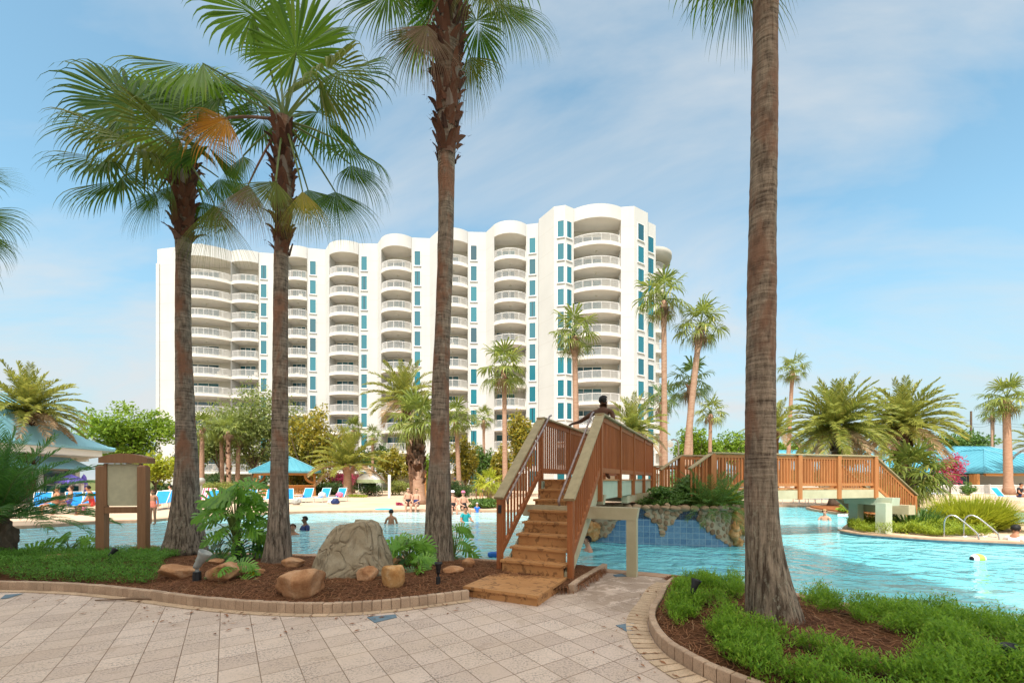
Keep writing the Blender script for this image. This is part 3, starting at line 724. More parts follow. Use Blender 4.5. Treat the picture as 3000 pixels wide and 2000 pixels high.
def autofronds(t, Cn, L, n, seed, top, low, mts, az0=0, az1=2*pi, dead=0, pl=1.0, droop=.5):
    rg = random.Random(seed)
    for i in range(n+dead):
        dd = i >= n; f = (i+.5)/n; az = az0+(az1-az0)*((i*.61803) % 1)+rg.uniform(-.2, .2); el = lerp(top, low, f)+rg.uniform(-.12, .12) if not dd else -1.25
        dr = V((cos(az)*cos(el), sin(az)*cos(el), sin(el))); q = pl*rg.uniform(.85, 1.15)
        hb = V(Cn)+dr*q-UP*.12*q*cos(el); A = (dr+V((0, 0, -.3-.5*min(1, f)))).normalized()
        N = (UP-A*A.z); N = N.normalized() if N.length > .3 else V((cos(az), sin(az), .3)); N = (N+V((rg.uniform(-.5, .5), rg.uniform(-.5, .5), 0))).normalized()
        m = MB(); frond(m, V(Cn)-UP*.12*f, hb, A, N, L*rg.uniform(.85, 1.1), 42, 148, droop*rg.uniform(.7, 1.4), 0, 1, 7, .021, .5, .14, rg)
        o = m.build('frond', [M['fan_dead' if dd else rg.choice(mts)], M['petiole_brown' if dd else 'petiole']], t)
        if dd: o['label'] = 'dry brown frond hanging against the trunk'
# ---- second palm (between the philodendron and the boulder)
d2 = G(812, 1648, .1).y
p2 = thing('fan_palm', 'fan palm with one orange dead frond, rising left of the big grey boulder', 'palm tree', (W(812, 1648, d2).x, d2, .05), 0, 'big fan palms in the foreground')
pts, rr = bigtrunk(p2, (d2, [(810, 1660, 104), (812, 1640, 92), (816, 1600, 78), (817, 1560, 70), (817, 1480, 60), (819, 1350, 53), (821, 1150, 47), (822, 900, 44), (824, 720, 43), (826, 690, 42), (830, 600, 50), (830, 480, 58), (832, 350, 52)]), M['bark'], 2)
c2 = W(832, 340, d2); zc = c2.z
bootsheath(p2, pts, rr, zc-2.6, zc-.1, 120, 4, .15)
X, Yv, Z = V((1, 0, 0)), V((0, 1, 0)), UP
NF = V((0, -1, .25))     # faces the viewer
h2 = lambda *a, **k: hand(p2, c2+V((0, 0, -.1)), *a, d0=d2, **k)
h2(868, 154, -.35, (.06, -.2, 1), (0, -1, -.15), 1.30, 'fan_light', droop=.22, spread=165, cup=.05, web=.62)
h2(741, 40, -.4, (-.45, -.3, .5), (.1, -1, .3), 1.35, 'fan_light', droop=.8, cup=.1)
h2(594, 186, -.35, (-1, -.15, .05), (-.1, -.75, .65), 1.72, 'fan_light', droop=.7, cup=.1)
h2(650, 272, .5, (-.7, .2, .35), (.2, -1, .4), 1.25, 'fan', droop=.5)
h2(667, 343, -.4, (-.55, -.2, -.55), (.25, -1, .4), 1.22, 'fan_orange', droop=.5, spread=120, pm='petiole_brown', label='dead frond turned bright orange')
h2(640, 350, -.2, (-.9, -.2, -.25), (.1, -.7, .7), 1.0, 'fan_dead', droop=.9, spread=70, pm='petiole_brown', label='dry brown frond hanging beside the orange one')
h2(712, 458, .2, (-.25, -.1, -1), (-.5, -.9, .1), 1.3, 'fan', droop=.25, spread=72)
h2(728, 540, -.15, (-.08, -.05, -1), (.3, -1, .05), 1.25, 'fan_dead', droop=.2, spread=40, pm='petiole_brown', label='dry brown frond hanging straight down')
h2(808, 532, -.5, (-.30, -.15, -1), (.2, -1, .1), 1.1, 'fan_olive', droop=.2, spread=62)
h2(886, 560, -.4, (.1, -.1, -1), (0, -1, .1), 1.1, 'fan_yellow', droop=.2, spread=42, label='frond turning yellow')
h2(902, 556, .1, (.3, .1, -1), (.2, -1, .1), 1.2, 'fan', droop=.25, spread=70)
h2(982, 562, .1, (.35, 0, -1), (.5, -.9, .2), 1.25, 'fan', droop=.35, spread=85)
h2(1027, 482, .2, (.6, 0, -.8), (.5, -.8, .4), 1.25, 'fan', droop=.6, spread=125)
h2(1009, 424, -.1, (.75, -.1, -.45), (.4, -.7, .7), 1.25, 'fan', droop=.7, spread=120)
h2(933, 228, -.5, (.75, -.5, .1), (.1, -.5, .9), 1.45, 'fan_olive', droop=1.1, spread=140)
h2(990, 210, .1, (.9, -.1, .25), (-.1, -.6, .8), 1.35, 'fan', droop=.9, spread=140)
h2(815, 150, .6, (-.1, .3, 1), (0, -1, .3), 1.2, 'fan_light', droop=.4, spread=150)
h2(905, 120, .7, (.5, .4, .8), (-.2, -.8, .4), 1.25, 'fan', droop=.6, spread=150)
h2(720, 250, .9, (-.5, .7, .5), (.3, -.6, .7), 1.3, 'fan', droop=.6)
h2(760, 330, 1.1, (-.3, 1, .1), (0, .3, 1), 1.2, 'fan', droop=.6)
h2(930, 330, 1.0, (.5, 1, 0), (0, .2, 1), 1.2, 'fan', droop=.8)
# ---- left palm
d1 = 9.3
p1 = thing('fan_palm', 'thick-based fan palm just right of the wooden notice board', 'palm tree', (W(543, 1605, d1).x, d1, .05), 0, 'big fan palms in the foreground')
pts, rr = bigtrunk(p1, (d1, [(541, 1618, 150), (542, 1600, 138), (543, 1570, 118), (543, 1530, 105), (545, 1480, 88), (547, 1420, 76), (546, 1300, 66), (541, 1150, 57), (537, 1000, 50), (536, 850, 48), (537, 740, 46), (537, 720, 46), (538, 660, 60), (537, 560, 70), (540, 480, 62)]), M['bark'], 1)
c1 = W(542, 450, d1)
bootsheath(p1, pts, rr, c1.z-1.9, c1.z-.1, 110, 6, .19)
h1 = lambda *a, **k: hand(p1, c1+V((0, 0, -.1)), *a, d0=d1, **k)
h1(388, 308, -.2, (-.8, -.1, .75), (.3, -.8, .5), 1.75, 'fan', droop=.75)
h1(345, 352, .1, (-1, 0, .25), (.1, -.75, .65), 1.85, 'fan', droop=.6)
h1(322, 458, -.4, (-1, -.2, .05), (0, -.6, .8), 1.45, 'fan', droop=.6)
h1(357, 520, -.2, (-.9, -.1, -.25), (-.1, -.7, .7), 1.6, 'fan', droop=.5)
h1(420, 420, -.7, (-.7, -.6, .1), (-.2, -.5, .8), 1.5, 'fan_olive', droop=.9)
h1(458, 566, -.2, (-.6, -.1, -.8), (-.2, -.9, .3), 1.3, 'fan', droop=.35, spread=125)
h1(594, 592, .1, (.25, .1, -1), (.3, -1, .2), 1.15, 'fan', droop=.35, spread=125)
h1(628, 600, -.3, (.15, -.2, -1), (.3, -1, .1), 1.75, 'fan_olive', droop=.15, spread=36)
h1(640, 520, .2, (.6, .1, -.7), (.3, -.8, .5), 1.4, 'fan', droop=.6)
h1(470, 330, .2, (-.5, .1, 1), (.4, -.9, .1), 1.6, 'fan_light', droop=.6)
h1(560, 310, .3, (.1, .2, 1), (0, -1, .2), 1.5, 'fan', droop=.5)
h1(640, 360, .2, (.7, .1, .6), (-.2, -.8, .5), 1.4, 'fan', droop=.7)
h1(520, 400, -.9, (-.3, -1, .2), (0, .1, 1), 1.4, 'fan_olive', droop=.9)
h1(610, 430, -.7, (.5, -.8, 0), (0, 0, 1), 1.4, 'fan', droop=.9)
h1(500, 450, 1.0, (-.3, 1, .1), (0, .1, 1), 1.4, 'fan', droop=.7)
h1(430, 380, .9, (-.7, .7, .3), (0, -.1, 1), 1.5, 'fan', droop=.7)
h1(500, 545, -.4, (-.4, -.2, -1), (-.2, -1, 0), 1.0, 'fan', droop=.3, spread=50)
h1(600, 520, .8, (.4, .5, -.6), (0, -.4, .9), 1.3, 'fan', droop=.6)
# ---- third palm
d3 = 8.35
p3 = thing('fan_palm', 'tall fan palm with a ragged shaggy trunk top, between the boulder and the footbridge', 'palm tree', (W(1282, 1635, d3).x, d3, .05), 0, 'big fan palms in the foreground')
pts, rr = bigtrunk(p3, (d3, [(1280, 1648, 108), (1281, 1630, 96), (1283, 1590, 85), (1285, 1520, 76), (1286, 1450, 72), (1289, 1300, 56), (1291, 1100, 49), (1296, 1000, 47), (1299, 900, 46), (1304, 800, 45), (1307, 620, 45), (1308, 500, 50), (1309, 400, 54), (1311, 300, 66), (1314, 150, 70), (1320, 0, 64), (1323, -90, 58)]), M['bark'], 3)
c3 = W(1323, -70, d3)
bootsheath(p3, pts, rr, c3.z-3.6, c3.z-.1, 170, 8, .18)
h3 = lambda *a, **k: hand(p3, c3+V((0, 0, -.1)), *a, d0=d3, **k)
h3(1150, -25, -.2, (-.75, -.1, -.45), (.1, -1, .3), 1.45, 'fan', droop=.3, spread=125)
h3(1232, 90, 0, (-.45, 0, -.8), (0, -1, .2), 1.45, 'fan', droop=.35, spread=115)
h3(1252, 75, -.35, (-.05, -.1, -1), (.3, -1, 0), 1.45, 'fan_dead', droop=.15, spread=62, pm='petiole_brown', label='dry brown frond hanging beside the trunk')
h3(1378, 168, .25, (-.05, .1, -1), (-.6, -1, .1), 1.45, 'fan_olive', droop=.2, spread=95)
h3(1459, 5, -.2, (.55, -.1, -.6), (.2, -1, .4), 1.75, 'fan', droop=.45, spread=135)
h3(1420, -40, -.4, (.3, -.2, -.9), (.2, -1, .3), 1.4, 'fan_olive', droop=.4, spread=90)
h3(1270, -40, .5, (-.35, .3, -.8), (0, -1, .3), 1.3, 'fan', droop=.4)
h3(1190, -80, .3, (-.9, .2, .1), (0, -.6, .8), 1.3, 'fan', droop=.6)
h3(1400, -110, .5, (.6, .4, .5), (-.2, -.6, .7), 1.3, 'fan', droop=.6)
autofronds(p3, c3, 1.35, 12, 31, 1.4, .0, ['fan', 'fan_light'])
# ---- right palm
d4 = 4.72
p4 = thing('fan_palm', 'tall bare fan palm trunk standing among the ferns of the right planting bed', 'palm tree', (W(2272, 1815, d4).x, d4, .05), 0, 'big fan palms in the foreground')
pts, rr = bigtrunk(p4, (d4, [(2276, 1850, 206), (2274, 1825, 192), (2268, 1800, 178), (2256, 1740, 150), (2246, 1690, 130), (2240, 1640, 118), (2233, 1550, 106), (2229, 1450, 99), (2227, 1300, 93), (2228, 1100, 90), (2231, 900, 87), (2233, 700, 84), (2238, 450, 81), (2241, 200, 78), (2243, 0, 77), (2246, -250, 74), (2250, -500, 72)]), M['bark_right'], 4, 170)
c4 = W(2250, -520, d4)
bootsheath(p4, pts, rr, c4.z-.9, c4.z-.1, 60, 9, .16)
m = MB(); rg = random.Random(4)                       # fringe of root fibres at the foot
for i in range(700):
    a = rg.uniform(0, 6.28); r = .345+rg.uniform(-.01, .06); z = rg.uniform(.06, .26); r -= (z-.08)*.32
    p = V((p4.location.x+cos(a)*r, d4+sin(a)*r, z)); o = V((cos(a), sin(a), 0)); s = V((-o.y, o.x, 0))*.004; e = p+o*rg.uniform(.01, .06)-UP*rg.uniform(.03, .09)+s*rg.uniform(-6, 6)
    m.add([p-s, p+s, e], [(0, 1, 2)])
m.build('root_fringe', M['boots'], p4)
h4 = lambda *a, **k: hand(p4, c4+V((0, 0, -.1)), *a, d0=d4, **k)
h4(2170, -120, .1, (-.12, .1, -1), (.2, -1, .1), 1.22, 'fan', droop=.2, spread=120)
h4(2050, -330, .1, (-.5, .1, -.9), (0, -1, .4), 1.25, 'fan', droop=.3, spread=60)
h4(2190, -200, .5, (0, .2, -1), (0, -1, .2), 1.25, 'fan_olive', droop=.25, spread=90)
autofronds(p4, c4, 1.25, 16, 33, 1.4, .15, ['fan', 'fan_light'])
# ---- the palm outside the left edge, only its fronds reach into view
d0 = 9.5
p0 = thing('fan_palm', 'fan palm mostly beyond the left edge, only frond tips showing against the sky', 'palm tree', (W(-190, 1600, d0).x, d0, .0), 0, 'big fan palms in the foreground')
bigtrunk(p0, (d0, [(-190, 1610, 130), (-190, 1500, 90), (-192, 1200, 66), (-195, 900, 60), (-195, 640, 56)]), M['bark'], 5, 50)
c0 = W(-195, 620, d0)
h0 = lambda *a, **k: hand(p0, c0, *a, d0=d0, **k)
h0(-75, 620, -.1, (.7, -.1, -.55), (.1, -1, .4), 1.45, 'fan', droop=.45, spread=120)
h0(-60, 700, .1, (.6, 0, -.8), (.2, -1, .3), 1.1, 'fan', droop=.4, spread=110)
h0(-120, 500, .1, (1, 0, .12), (0, -.6, .8), 1.35, 'fan', droop=.15, spread=60)
autofronds(p0, c0, 1.1, 12, 35, 1.3, -.5, ['fan'], radians(100), radians(260))

# ---- stones
def stone(name, label, u, v, wpx, hpx, seed, mt='sandstone', sub=4, amp=.16, cuts=7, rz=0, tilt=0, dep=.75, sink=.32, group=None, sq=.82, cat='rock'):
    g = GB(u, v); rx = wpx/2/F*g.y; rz_ = hpx/F*g.y/2*1.15; m = MB()
    R = Matrix.Rotation(rz, 3, 'Z')@Matrix.Rotation(tilt, 3, 'Y')
    m.blob((g.x, g.y+rx*dep*.6, g.z+rz_*(1-sink)), (rx, rx*dep, rz_), sub, amp, 1.3, seed, 0, R, cuts, sq)
    return tag(m.build(name, M[mt], None, True), label, cat, group)
SG = 'tan stones set in the mulch of the left bed'
stone('rock', 'largest tan sandstone rock, in front of the grey boulder', 868, 1752, 150, 84, 11, rz=.2, tilt=-.18, group=SG, dep=.7)
stone('rock', 'rounded brown cobble below the right side of the big boulder', 1146, 1720, 70, 72, 12, amp=.08, cuts=4, group=SG, dep=.8, mt='goldstone')
stone('rock', 'small reddish stone left of the round brown cobble', 1072, 1700, 64, 40, 13, tilt=-.2, group=SG)
stone('rock', 'reddish stone leaning against the right foot of the boulder', 1128, 1662, 70, 34, 14, tilt=-.25, group=SG)
stone('rock', 'long flat stone between the grey spotlight and the leaning palm trunk', 652, 1698, 112, 50, 15, tilt=-.2, group=SG)
stone('rock', 'pale flat stone left of the grey spotlight', 508, 1697, 100, 46, 16, tilt=.1, group=SG)
stone('rock', 'small tan stone between palm trunk and grey boulder', 855, 1660, 72, 26, 17, group=SG)
stone('rock', 'small pale stone behind the yellow flower', 748, 1682, 42, 16, 18, group=SG)
stone('rock', 'low stone under the lobed-leaf plant beside the grey spotlight', 628, 1652, 40, 16, 19, group=SG)
stone('rock', 'flat tan stone right of the black spotlight under the third palm', 1326, 1678, 62, 18, 20, group=SG)
stone('rock', 'tan stone nearest the footbridge stairs', 1372, 1660, 40, 26, 21, group=SG)
stone('rock', 'brown stone behind the green ground cover, below the notice board', 414, 1616, 82, 18, 22, group=SG)
stone('rock', 'long flat stone half hidden in green ground cover at far left', 146, 1640, 94, 14, 23, group=SG)
# boulder
g = GB(1012, 1686); m = MB(); bm = bmesh.new(); bmesh.ops.create_icosphere(bm, subdivisions=6, radius=1)
k = g.y/F; SHP = [(-.2, -120, 124), (0, -122, 122), (.3, -106, 108), (.55, -88, 96), (.78, -72, 84), (.92, -58, 72), (1.0, -40, 52)]
for q in bm.verts:
    p = q.co.copy(); hz_ = max(-.2, min(1, p.z*1.12+.02)); ca = atan2(p.y, p.x)
    for a, b in zip(SHP, SHP[1:]):
        if hz_ <= b[0]: break
    f = (hz_-a[0])/(b[0]-a[0]); l, r = lerp(a[1], b[1], f), lerp(a[2], b[2], f); mid, hw = (l+r)/2, (r-l)/2
    rad = sqrt(p.x**2+p.y**2); rr_ = max(.0, 1-max(0, hz_-.92)*3) if hz_ > .92 else 1; rr_ = min(1, rad/ .5) if hz_ >= .95 else 1
    c_, s_ = cos(ca), sin(ca); sqr = (abs(c_)**3+abs(s_)**3)**(-1/3)
    x, y, z = mid+hw*c_*sqr*rr_, hw*.72*s_*sqr*rr_, hz_*150+8*c_*max(0, hz_)
    n3 = V((x*.018, y*.018, z*.011)); cr = abs(noise.noise(V((x*.020+z*.006, y*.020, z*.0045))+V((7, 2, 5)))); cr2 = abs(noise.noise(V((x*.03, y*.03, z*.034))+V((1, 9, 3))))
    low = max(0, min(1, (1.05-hz_)*1.4)); f = 1+.05*noise.noise(n3)-.5*max(0, .11-cr)*low-.2*max(0, .07-cr2)+.035*noise.noise(n3*3.2)+.016*noise.noise(n3*8)
    q.co = V((mid+(x-mid)*f, y*f, z*(1+.03*noise.noise(n3*1.5))))*k
m.add([q.co+V((g.x, g.y+80*k*.75, g.z)) for q in bm.verts], [tuple(v.index for v in f.verts) for f in bm.faces]); bm.free()
tag(m.build('boulder', M['boulder'], None, True), 'big grey-brown creased boulder standing in the mulch', 'boulder')

# ---- notice board
gL, gR = GB(293, 1622), GB(417, 1604)
dB = (gL.y+gR.y)/2; bd = thing('notice_board', 'wooden notice board with an arched top and a blank cream panel', 'notice board', ((gL.x+gR.x)/2, dB, .06))
def zat(v, d): return H+(V0-v)/F*d
dL = 9.0; pxs = dL/F
bx = lambda u: (u-1500)*pxs
ang = .14                                  # board turned slightly so that its right edge shows
for u in (300, 421):
    m = MB(); hh = zat(1362, dL); m.add([], [])
    c = V((bx(u), dL, 0)); w, dp = 22*pxs, 20*pxs
    P = [(-w/2, -dp/2), (w/2, -dp/2), (w/2, dp/2), (-w/2, dp/2)]
    R = Matrix.Rotation(ang, 3, 'Z'); bot = [R@V((x, y, 0))+c+UP*.0 for x, y in P]
    e = .04
    m.add([p for p in bot]+[p+UP*(hh-e) for p in bot]+[R@V((x*.55, y*.6, 0))+c+UP*hh for x, y in P], [(3, 2, 1, 0)]+[(i, (i+1) % 4, (i+1) % 4+4, i+4) for i in range(4)]+[(i+4, (i+1) % 4+4, (i+1) % 4+8, i+8) for i in range(4)]+[(8, 9, 10, 11)])
    m.build('post', M['fir'], bd)
uc = 360; cx = V((bx(uc), dL, 0)); R = Matrix.Rotation(ang, 3, 'Z')
def BP(u, v, y): return R@V(((u-uc)*pxs, y, 0))+V((cx.x, cx.y, zat(v, dL)))
def slab(poly, y0, y1, mb, mi=0):
    n = len(poly); A = [BP(u, v, y0) for u, v in poly]; B = [BP(u, v, y1) for u, v in poly]
    mb.add(A+B, [tuple(range(n-1, -1, -1)), tuple(range(n, 2*n))]+[(i, (i+1) % n, (i+1) % n+n, i+n) for i in range(n)], mi)
m = MB(); slab([(315, 1484), (409, 1484), (409, 1502), (315, 1502)], -.03, .05, m); m.build('bottom_rail', M['fir'], bd)
for fr_ in ([(312, 1357), (319, 1357), (319, 1482), (312, 1482)], [(404, 1357), (409, 1357), (409, 1482), (404, 1482)]):
    m = MB(); slab(fr_, -.02, .05, m); m.build('frame_strip', M['fir'], bd)
arch = [(305+ (432-305)*i/16, 1341-13*sin(pi*i/16)**.8) for i in range(17)]
m = MB(); slab([(305, 1356)]+arch+[(432, 1356)], -.09, .16, m); m.build('arched_top', M['fir'], bd)
pn = [(320, 1358), (403, 1358), (403, 1476), (399, 1481), (324, 1481), (320, 1476)]
m = MB(); slab(pn, .0, .03, m); m.build('panel', M['panel'], bd)

# ---- spotlights
def spot(label, u, v, hpx, col, lean, big=1.0, seed=0, tilt=.45):
    g = GB(u, v); s = hpx/F*g.y; t = thing('garden_spotlight', label, 'spotlight', g, 0, 'garden spotlights in the planting beds')
    m = MB(); m.tube([g-UP*.02, g+UP*s*.32], [s*.12*big, s*.11*big], 12, 0); m.build('stake_base', M['black'], t)
    m = MB(); j = g+UP*s*.52+V((lean*s*.0, 0, 0)); m.tube([g+UP*s*.3, j], s*.05*big, 8, 0); m.box(j, (s*.12*big, s*.1, s*.16), 0, 0); m.build('stem', M[col], t)
    R = Matrix.Rotation(lean, 3, 'Y')@Matrix.Rotation(-tilt, 3, 'X')
    m = MB(); q = s*.30*big
    m.lathe([(0, -q*.9), (q*.28, -q*.88), (q*.34, -q*.55), (q*.36, -q*.2), (q*.42, -.1*q), (q*.45, q*.3), (q*.62, q*.75), (q*.66, q*1.0), (q*.60, q*1.0), (q*.5, q*.75), (0, q*.6)], j+R@V((0, 0, q*.65)), 16, 0, R)
    m.build('lamp_head', M[col], t, True)
spot('grey bell-shaped spotlight beside the pale flat stone', 577, 1700, 82, 'greyplastic', .5, 1.15, tilt=.1)
spot('black spotlight standing in the green ground cover left of the first palm', 322, 1646, 40, 'black', .45, 1.1)
spot('black spotlight in the mulch below the third palm', 1284, 1710, 66, 'black', .0, .9, tilt=.0)
spot('black spotlight tilted beside the right palm ferns', 2030, 1782, 98, 'black', .4, .75, tilt=.2)
spot('black spotlight in the ferns at the bottom right corner', 2962, 1985, 105, 'black', -.15, .85, tilt=.0)

# ---- lobed-leaf plants (split-leaf philodendron look)
def lobed(m, base, ax, nrm, L, rg, ml=0):
    base = V(base); A = V(ax).normalized(); N = V(nrm); N = (N-A*N.dot(A)).normalized(); B = N.cross(A); nl = 8
    d = A.copy(); p = base.copy(); mids = []
    for k in range(nl*2+1):
        mids.append((p.copy(), d.copy())); d = (d+V((0, 0, -.06))).normalized(); p = p+d*L/(nl*2)
    core = []
    for k, (p, d) in enumerate(mids):
        t = k/(nl*2); w = L*(.13*sin(pi*min(1, .1+t*.9))**.6+.012)*(1.25-t*.6); core.append((p-B*w*.8-N*w*.0, p-UP*.0, p+B*w*.8))
    vs = [q for c in core for q in c]; fs = []
    for k in range(nl*2): fs += [(3*k, 3*k+1, 3*k+4, 3*k+3), (3*k+1, 3*k+2, 3*k+5, 3*k+4)]
    m.add(vs, fs, ml)
    for k in range(nl):
        t = (k+.3)/nl
        for s in (-1, 1):
            p, d = mids[2*k+(0 if s > 0 else 0)]; a = lerp(1.75, .45, t)+rg.uniform(-.1, .1); l = L*(.52*sin(pi*(.18+.72*t))+.06)*rg.uniform(.85, 1.1)
            e = (d*cos(a)+B*s*sin(a)).normalized(); f = e.cross(N)*s; w = L*.062
            q1 = p+e*l*.35; q2 = p+e*l*.72-UP*l*.05; q3 = p+e*l-UP*l*.16; e2 = d*.3
            tip2 = q2+(e*.6+d*.7).normalized()*l*.24-UP*l*.05; tip3 = q2+(e*.6-d*.7).normalized()*l*.2-UP*l*.05
            m.add([p-f*w*.8, p+f*w*.8, q1-f*w*.75, q1+f*w*.75, q2-f*w*1.0, q2+f*w*1.0, q3], [(0, 1, 3, 2), (2, 3, 5, 4), (4, 5, 6)], ml)
            m.add([q2-f*w*.8, q2+f*w*.8, tip2], [(0, 1, 2)], ml); m.add([q1-f*w*.6, q2+f*w*.2, tip3], [(0, 1, 2)], ml)
def philo(label, u, v, hpx, wpx, n, L, seed, mt='philo', stem=True, base_v=None):
    g = GB(u, v); rg = random.Random(seed); t = thing('lobed_leaf_plant', label, 'plant', g, 0, 'lobed-leaf plants in the left bed')
    hh = hpx/F*g.y; ww = wpx/2/F*g.y; ml = MB(); mp = MB()
    for i in range(n):
        f = (i+.5)/n; az = i*2.39996+rg.uniform(-.4, .4); el = lerp(1.35, -.05, f)+rg.uniform(-.12, .12)
        st = g+UP*hh*(.05+.3*(1-f))*(1 if stem else .1)
        e = V((cos(az)*cos(el)*ww*.72, sin(az)*cos(el)*ww*.6, sin(el)*hh*.55+hh*.10*(1-f)))*rg.uniform(.8, 1.1)
        tip = st+e; mp.tube([st, st+e*.5+UP*.08*hh, tip], [.016, .011, .008], 6, 0, False)
        ax = (V((cos(az), sin(az)*.7, .45-.6*f))).normalized(); nr = V((cos(az)*.2, -.95+sin(az)*.2, .75))
        lobed(ml, tip-ax*L*.12, ax, nr, L*rg.uniform(.75, 1.15), rg, 0 if (f < .7 or rg.random() < .5) else 1)
    ml.build('leaves', [M[mt], M['philo_dark']], t); mp.build('stalks', M['petiole'], t)
    if stem:
        m = MB(); m.tube([g-UP*.05, g+UP*hh*.15, g+V((.05, 0, hh*.36))], [.075, .07, .055], 10, 0, True, lambda i, a: 1+.1*sin(a*5+i*2)); m.build('stem', M['bark_brown'], t, True)
philo('big lobed-leaf plant between the first two palm trunks', 690, 1638, 222, 165, 46, .44, 41)
philo('small lobed-leaf plant spreading left of the notice board', 205, 1622, 70, 190, 13, .34, 42, stem=False)
philo('lobed-leaf plant beside the left of the third palm trunk', 1196, 1652, 115, 150, 20, .38, 43, stem=False)
philo('lobed-leaf plant behind the right of the third palm trunk', 1330, 1632, 125, 120, 12, .38, 44, stem=False)
philo('small lobed-leaf plant behind the yellow flower', 692, 1692, 78, 130, 6, .32, 45, stem=False)
philo('tiny lobed-leaf sprout next to the boulder foot', 1228, 1672, 60, 60, 5, .24, 46, stem=False)
g = GB(742, 1690); fl = thing('yellow_flower', 'small yellow flower in the mulch in front of the leaning palm', 'flower', g); m = MB()
for i in range(6):
    a = i*pi/3; c = g+V((0, -.02, .08)); m.add([c, c+V((cos(a-.4)*.04, -.02, sin(a-.4)*.04)), c+V((cos(a)*.055, -.035, sin(a)*.055)), c+V((cos(a+.4)*.04, -.02, sin(a+.4)*.04))], [(0, 1, 2, 3)])
m.build('petals', M['flower'], fl); m = MB(); m.tube([g, g+UP*.08], .004, 5, 0)
for i in range(4): a = i*1.6; lobed(m, g+UP*.06, (cos(a), sin(a)*.4, .4), (0, -.6, .8), .11, random)
m.build('stem_leaves', M['philo'], fl)
# ---- left edge: low feather palm
t = thing('feather_palm_shrub', 'low dark feather-leaved palm at the left edge in front of the clubhouse', 'palm shrub', (-11.05, 9.0, .05)); m = MB(); rg = random.Random(50)
cc = V((-11.05, 9.0, .85))
for i in range(54):
    f = (i+.5)/54; az = i*2.39996; el = lerp(1.45, .0, f**1.2)+rg.uniform(-.1, .1)
    feather(m, cc, (cos(az)*cos(el), sin(az)*cos(el), sin(el)), rg.uniform(1.7, 2.2), 52, .40, 0, 1, .95, rg, .011, .85, .3, 8, .014)
m.build('fronds', [M['feather_near'], M['petiole']], t); m = MB(); m.blob((-11.05, 9.0, .35), (.30, .30, .55), 4, .3, 3, 3); m.build('trunk', M['bark_brown'], t)
# ---- ground covers
def sprigs(name, label, mt, n, pick, zr, L, w, blades, cat='ground cover', lean=.5, seed=0, up=.6):
    rg = random.Random(seed); m = MB()
    for _ in range(n):
        p = pick(rg)
        if p is None: continue
        p, zt = p; p = V((p.x, p.y, BZ(p.x, p.y)-.01+rg.uniform(.15, 1)**1.2*zt))
        az = rg.uniform(0, 6.28); d = V((cos(az)*lean, sin(az)*lean, up*rg.uniform(.2, 1.3))).normalized(); l = L*rg.uniform(.6, 1.3)
        for k in range(blades):
            f = (k+.5)/blades; q = p+d*l*f; a = rg.uniform(0, 6.28); e = (d*.7+V((cos(a), sin(a), rg.uniform(-.2, .7)))).normalized()
            s = e.cross(UP).normalized()*w; tip = q+e*l*(.55-.3*f); mid = q+e*l*(.25-.12*f)
            m.add([q, mid-s, tip, mid+s], [(0, 1, 2, 3)])
    return tag(m.build(name, M[mt]), label, cat, kind='stuff')
def pip(poly, x, y):
    r = False; n = len(poly)
    for i in range(n):
        (x1, y1), (x2, y2) = poly[i], poly[i-1]
        if (y1 > y) != (y2 > y) and x < (x2-x1)*(y-y1)/(y2-y1)+x1: r = not r
    return r
gcp = [(p.x, p.y) for p in (G(-260, 1706), G(0, 1712), G(120, 1722), G(300, 1730), G(440, 1732), G(468, 1700), G(480, 1668), G(540, 1632), G(560, 1618), G(330, 1624), G(120, 1632), G(-260, 1640))]
def pickgc(rg):
    for _ in range(50):
        x, y = rg.uniform(-13, -4.4), rg.uniform(5.5, 9.6)
        if pip(gcp, x, y): return V((x, y, 0)), .10+.10*max(0, noise.noise(V((x*1.6, y*1.6, 2)))+.4)
sprigs('creeping_ground_cover', 'dense dark green creeping ground cover spilling over the left brick edging', 'ground', 13000, pickgc, .2, .10, .0075, 4, seed=61, lean=.9, up=.5)
fA = [[(p.x, p.y) for p in (G(u, v, .1) for u, v in q)] for q in (
    [(1960, 1760), (1990, 1720), (2060, 1705), (2170, 1705), (2180, 1760), (2140, 1800), (2060, 1790), (2035, 1830), (1990, 1845), (1955, 1820)],
    [(2050, 1830), (2130, 1800), (2190, 1850), (2240, 1870), (2330, 1900), (2450, 1935), (2560, 1950), (2700, 1965), (3050, 1990), (3150, 2150), (2500, 2140), (2250, 2060), (2200, 1990), (2110, 1930)],
    [(2345, 1745), (2420, 1745), (2470, 1770), (2470, 1800), (2400, 1800), (2350, 1780)],
    [(2470, 1775), (2560, 1775), (2700, 1770), (2850, 1790), (3000, 1815), (3150, 1850), (3150, 1990), (2900, 1960), (2760, 1925), (2660, 1900), (2580, 1860), (2500, 1830)],
    [(2680, 1940), (2760, 1900), (2900, 1880), (3150, 1880), (3150, 2100), (2700, 2050)])]
def pickfern(rg):
    for _ in range(200):
        x, y = rg.uniform(1.5, 6.6), rg.uniform(2.3, 7.1)
        for q in fA:
            if pip(q, x, y):
                h = noise.noise(V((x*3.0, y*3.0, 4)))
                if h < -.08 and rg.random() < .9: break
                return V((x, y, 0)), (.05+.22*max(0, h+.25)+.06*noise.noise(V((x*9, y*9, 1))))*(1.2 if x > 3.3 else 1)
sprigs('fern_ground_cover', 'feathery bright green fern-like ground cover around the right palm', 'fern', 15500, pickfern, .3, .11, .006, 5, seed=62, lean=.5, up=1.0)

